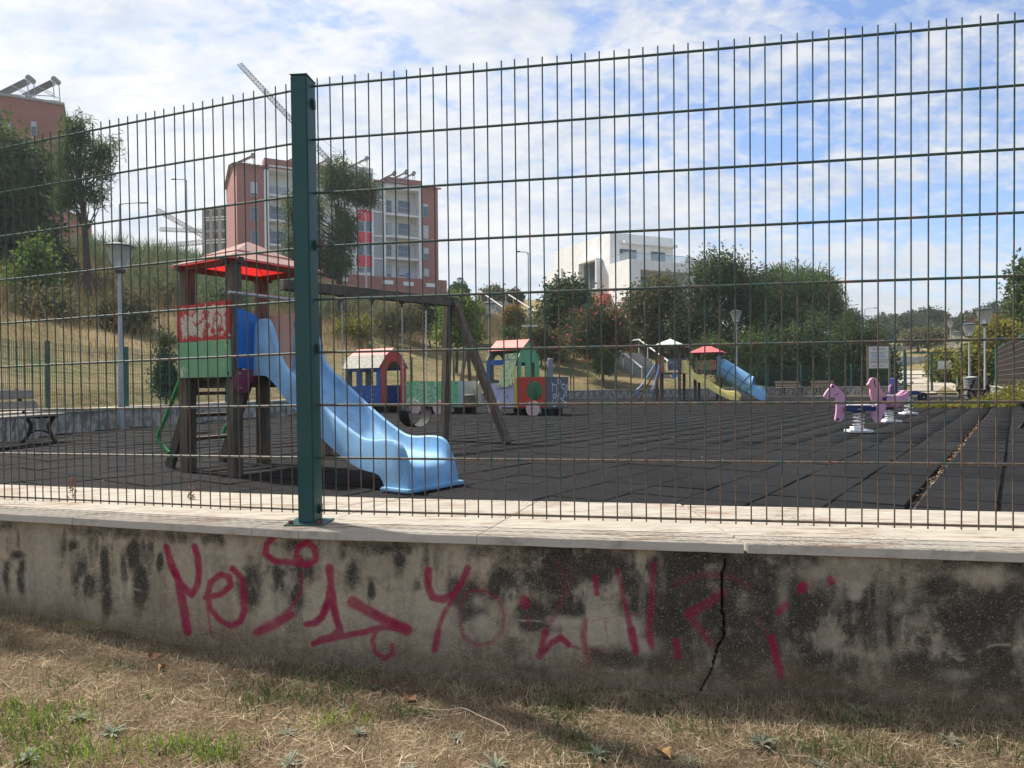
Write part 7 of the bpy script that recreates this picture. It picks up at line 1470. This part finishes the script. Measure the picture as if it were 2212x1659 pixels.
V, F2 = blades(P, rng.uniform(.05, .14, len(P)), .012*sc*rng.uniform(.7, 1.3, len(P)), .8, 6, .6); o = obj('mown_dry_grass', npmesh('mown_dry_grass', V, F2, leafmat('mown_grass', (.15, .12, .055), (.22, .17, .085), (.095, .11, .04), .7, .3)), None, kind='stuff'); tag(o, 'short sun-dried mown grass on the slope behind the fence', 'grass')
P = hill_scatter(90000, 205, -46, 6, 16, 60, lambda x, y, s: (s > np.interp(y, [14, 24, 38], [7.0, 9.5, 15.0])+4*(patch_(x, y)-.5)) & (s < 34) & (np.arctan2(x-2, y) < .06) & (fbm(x*.4, y*.4, 131) > .40)); sc = P[:, 1]/34
V, F2 = blades(P, rng.uniform(.5, 1.5, len(P)), .022*sc*rng.uniform(.7, 1.4, len(P)), .40, 15, .8); o = obj('rough_brush', npmesh('rough_brush', V, F2, leafmat('olive_brown_brush', (.125, .105, .055), (.18, .145, .08), (.09, .105, .045), .45, .35)), None, kind='stuff'); tag(o, 'rough olive-brown brush along the top of the slope', 'brush')
P = hill_scatter(16000, 203, -26, 0, 28, 56, lambda x, y, s: (s > 16) & (s < 34) & (fbm(x*.3, y*.3, 121) > .50)); V, F2 = blades(P, rng.uniform(.9, 2.1, len(P)), rng.uniform(.04, .07, len(P)), .28, 7, .7); o = obj('reed_bed', npmesh('reed_bed', V, F2, LM['blue']), None, kind='stuff'); tag(o, 'green reeds growing high on the slope behind the tower roof', 'reeds')
bu = 0
for (px, py0, py1, w, d, lm, lb) in ((20, 595, 680, 90, 30, 'olive', 'olive-grey scrub bush below the leafy tree'), (145, 590, 680, 110, 34, 'olive', 'dull scrub bush beside the pine trunk'), (300, 580, 670, 90, 38, 'olive', 'dull green scrub bush behind the left lantern'), (850, 660, 720, 110, 42, 'olive', 'grey-green scrub bush behind the swing chains'), (930, 640, 715, 90, 44, 'dark', 'dark scrub bush behind the swing beam end'), (760, 690, 745, 80, 38, 'yel', 'yellow-green scrub bush behind the swing chains'), (1020, 655, 690, 70, 60, 'olive', 'small scrub bush near the upper steps'), (420, 590, 650, 110, 44, 'mid', 'green scrub bush behind the red-roofed tower'), (600, 590, 665, 90, 46, 'blue', 'bluish green reed clump beside the green post'), (210, 600, 680, 100, 31, 'olive', 'straggly scrub bush between the pine trunk and the lantern'), (360, 610, 690, 110, 32, 'olive', 'straggly scrub bush right of the lantern on the slope'), (480, 610, 700, 120, 34, 'blue', 'pale green reeds seen between the tower posts'), (90, 640, 715, 110, 24, 'olive', 'low brown-green scrub on the slope under the young tree'), (260, 660, 715, 80, 25, 'olive', 'low dull scrub at the top of the mown slope')):
    tree_px('scrub_bush', lb, 'bush', (px, py1), d, [(px-w*.5, py0+12, px+w*.1, py1), (px-w*.15, py0, px+w*.5, py1)], lm, n_cl=110, per=24, ls=.22, asp=.35, spread=.3, trunk=(.05, None), limbs=5, seed=300+bu, up=.5); bu += 1
# weeds creeping over the tiles on the right
for i, (px, py, w, h, lb) in enumerate(((2170, 876, 0.9, .30, 'yellow-green weeds creeping from the low wall past the dark benches'), (2200, 868, 0.9, .6, 'tall yellow-green weeds against the low pale wall'), (2060, 880, 1.5, .07, 'thin yellow-green weeds spreading over the tiles beside the motorbike rider'))):
    p = gnd(px, py); d = min(p.y, 22.5 if i != 2 else 21); p = ray(px, py)*d; tree('weed_patch', lb, 'weeds', p.x, d, 0, [(0, 0, h*.5, w, .7, h*.5), (w*.6, .4, h*.4, w*.7, .7, h*.45)], 'yel', n_cl=130, per=20, ls=.075, spread=.05+.1*h, shell=.2, trunk=(.012, h*.5), limbs=4, seed=400+i)
for k in range(6): pass

# ------------------------------------------------------------------ thin summer haze
def haze_box():
    m = bpy.data.materials.new('thin_haze'); m.use_nodes = True; t = m.node_tree; t.nodes.clear(); out = N(t, 'ShaderNodeOutputMaterial'); v = N(t, 'ShaderNodeVolumePrincipled')
    v.inputs['Color'].default_value = (0.88, 0.92, 0.97, 1); v.inputs['Density'].default_value = 0.0005; v.inputs['Anisotropy'].default_value = 0.35; L(t, v.outputs[0], out.inputs['Volume'])
    o = obj('haze', MB().box((0, 870, 38), (3200, 2000, 82)), m, kind='stuff'); tag(o, 'thin bright haze in the air over the whole place', 'haze')
haze_box()
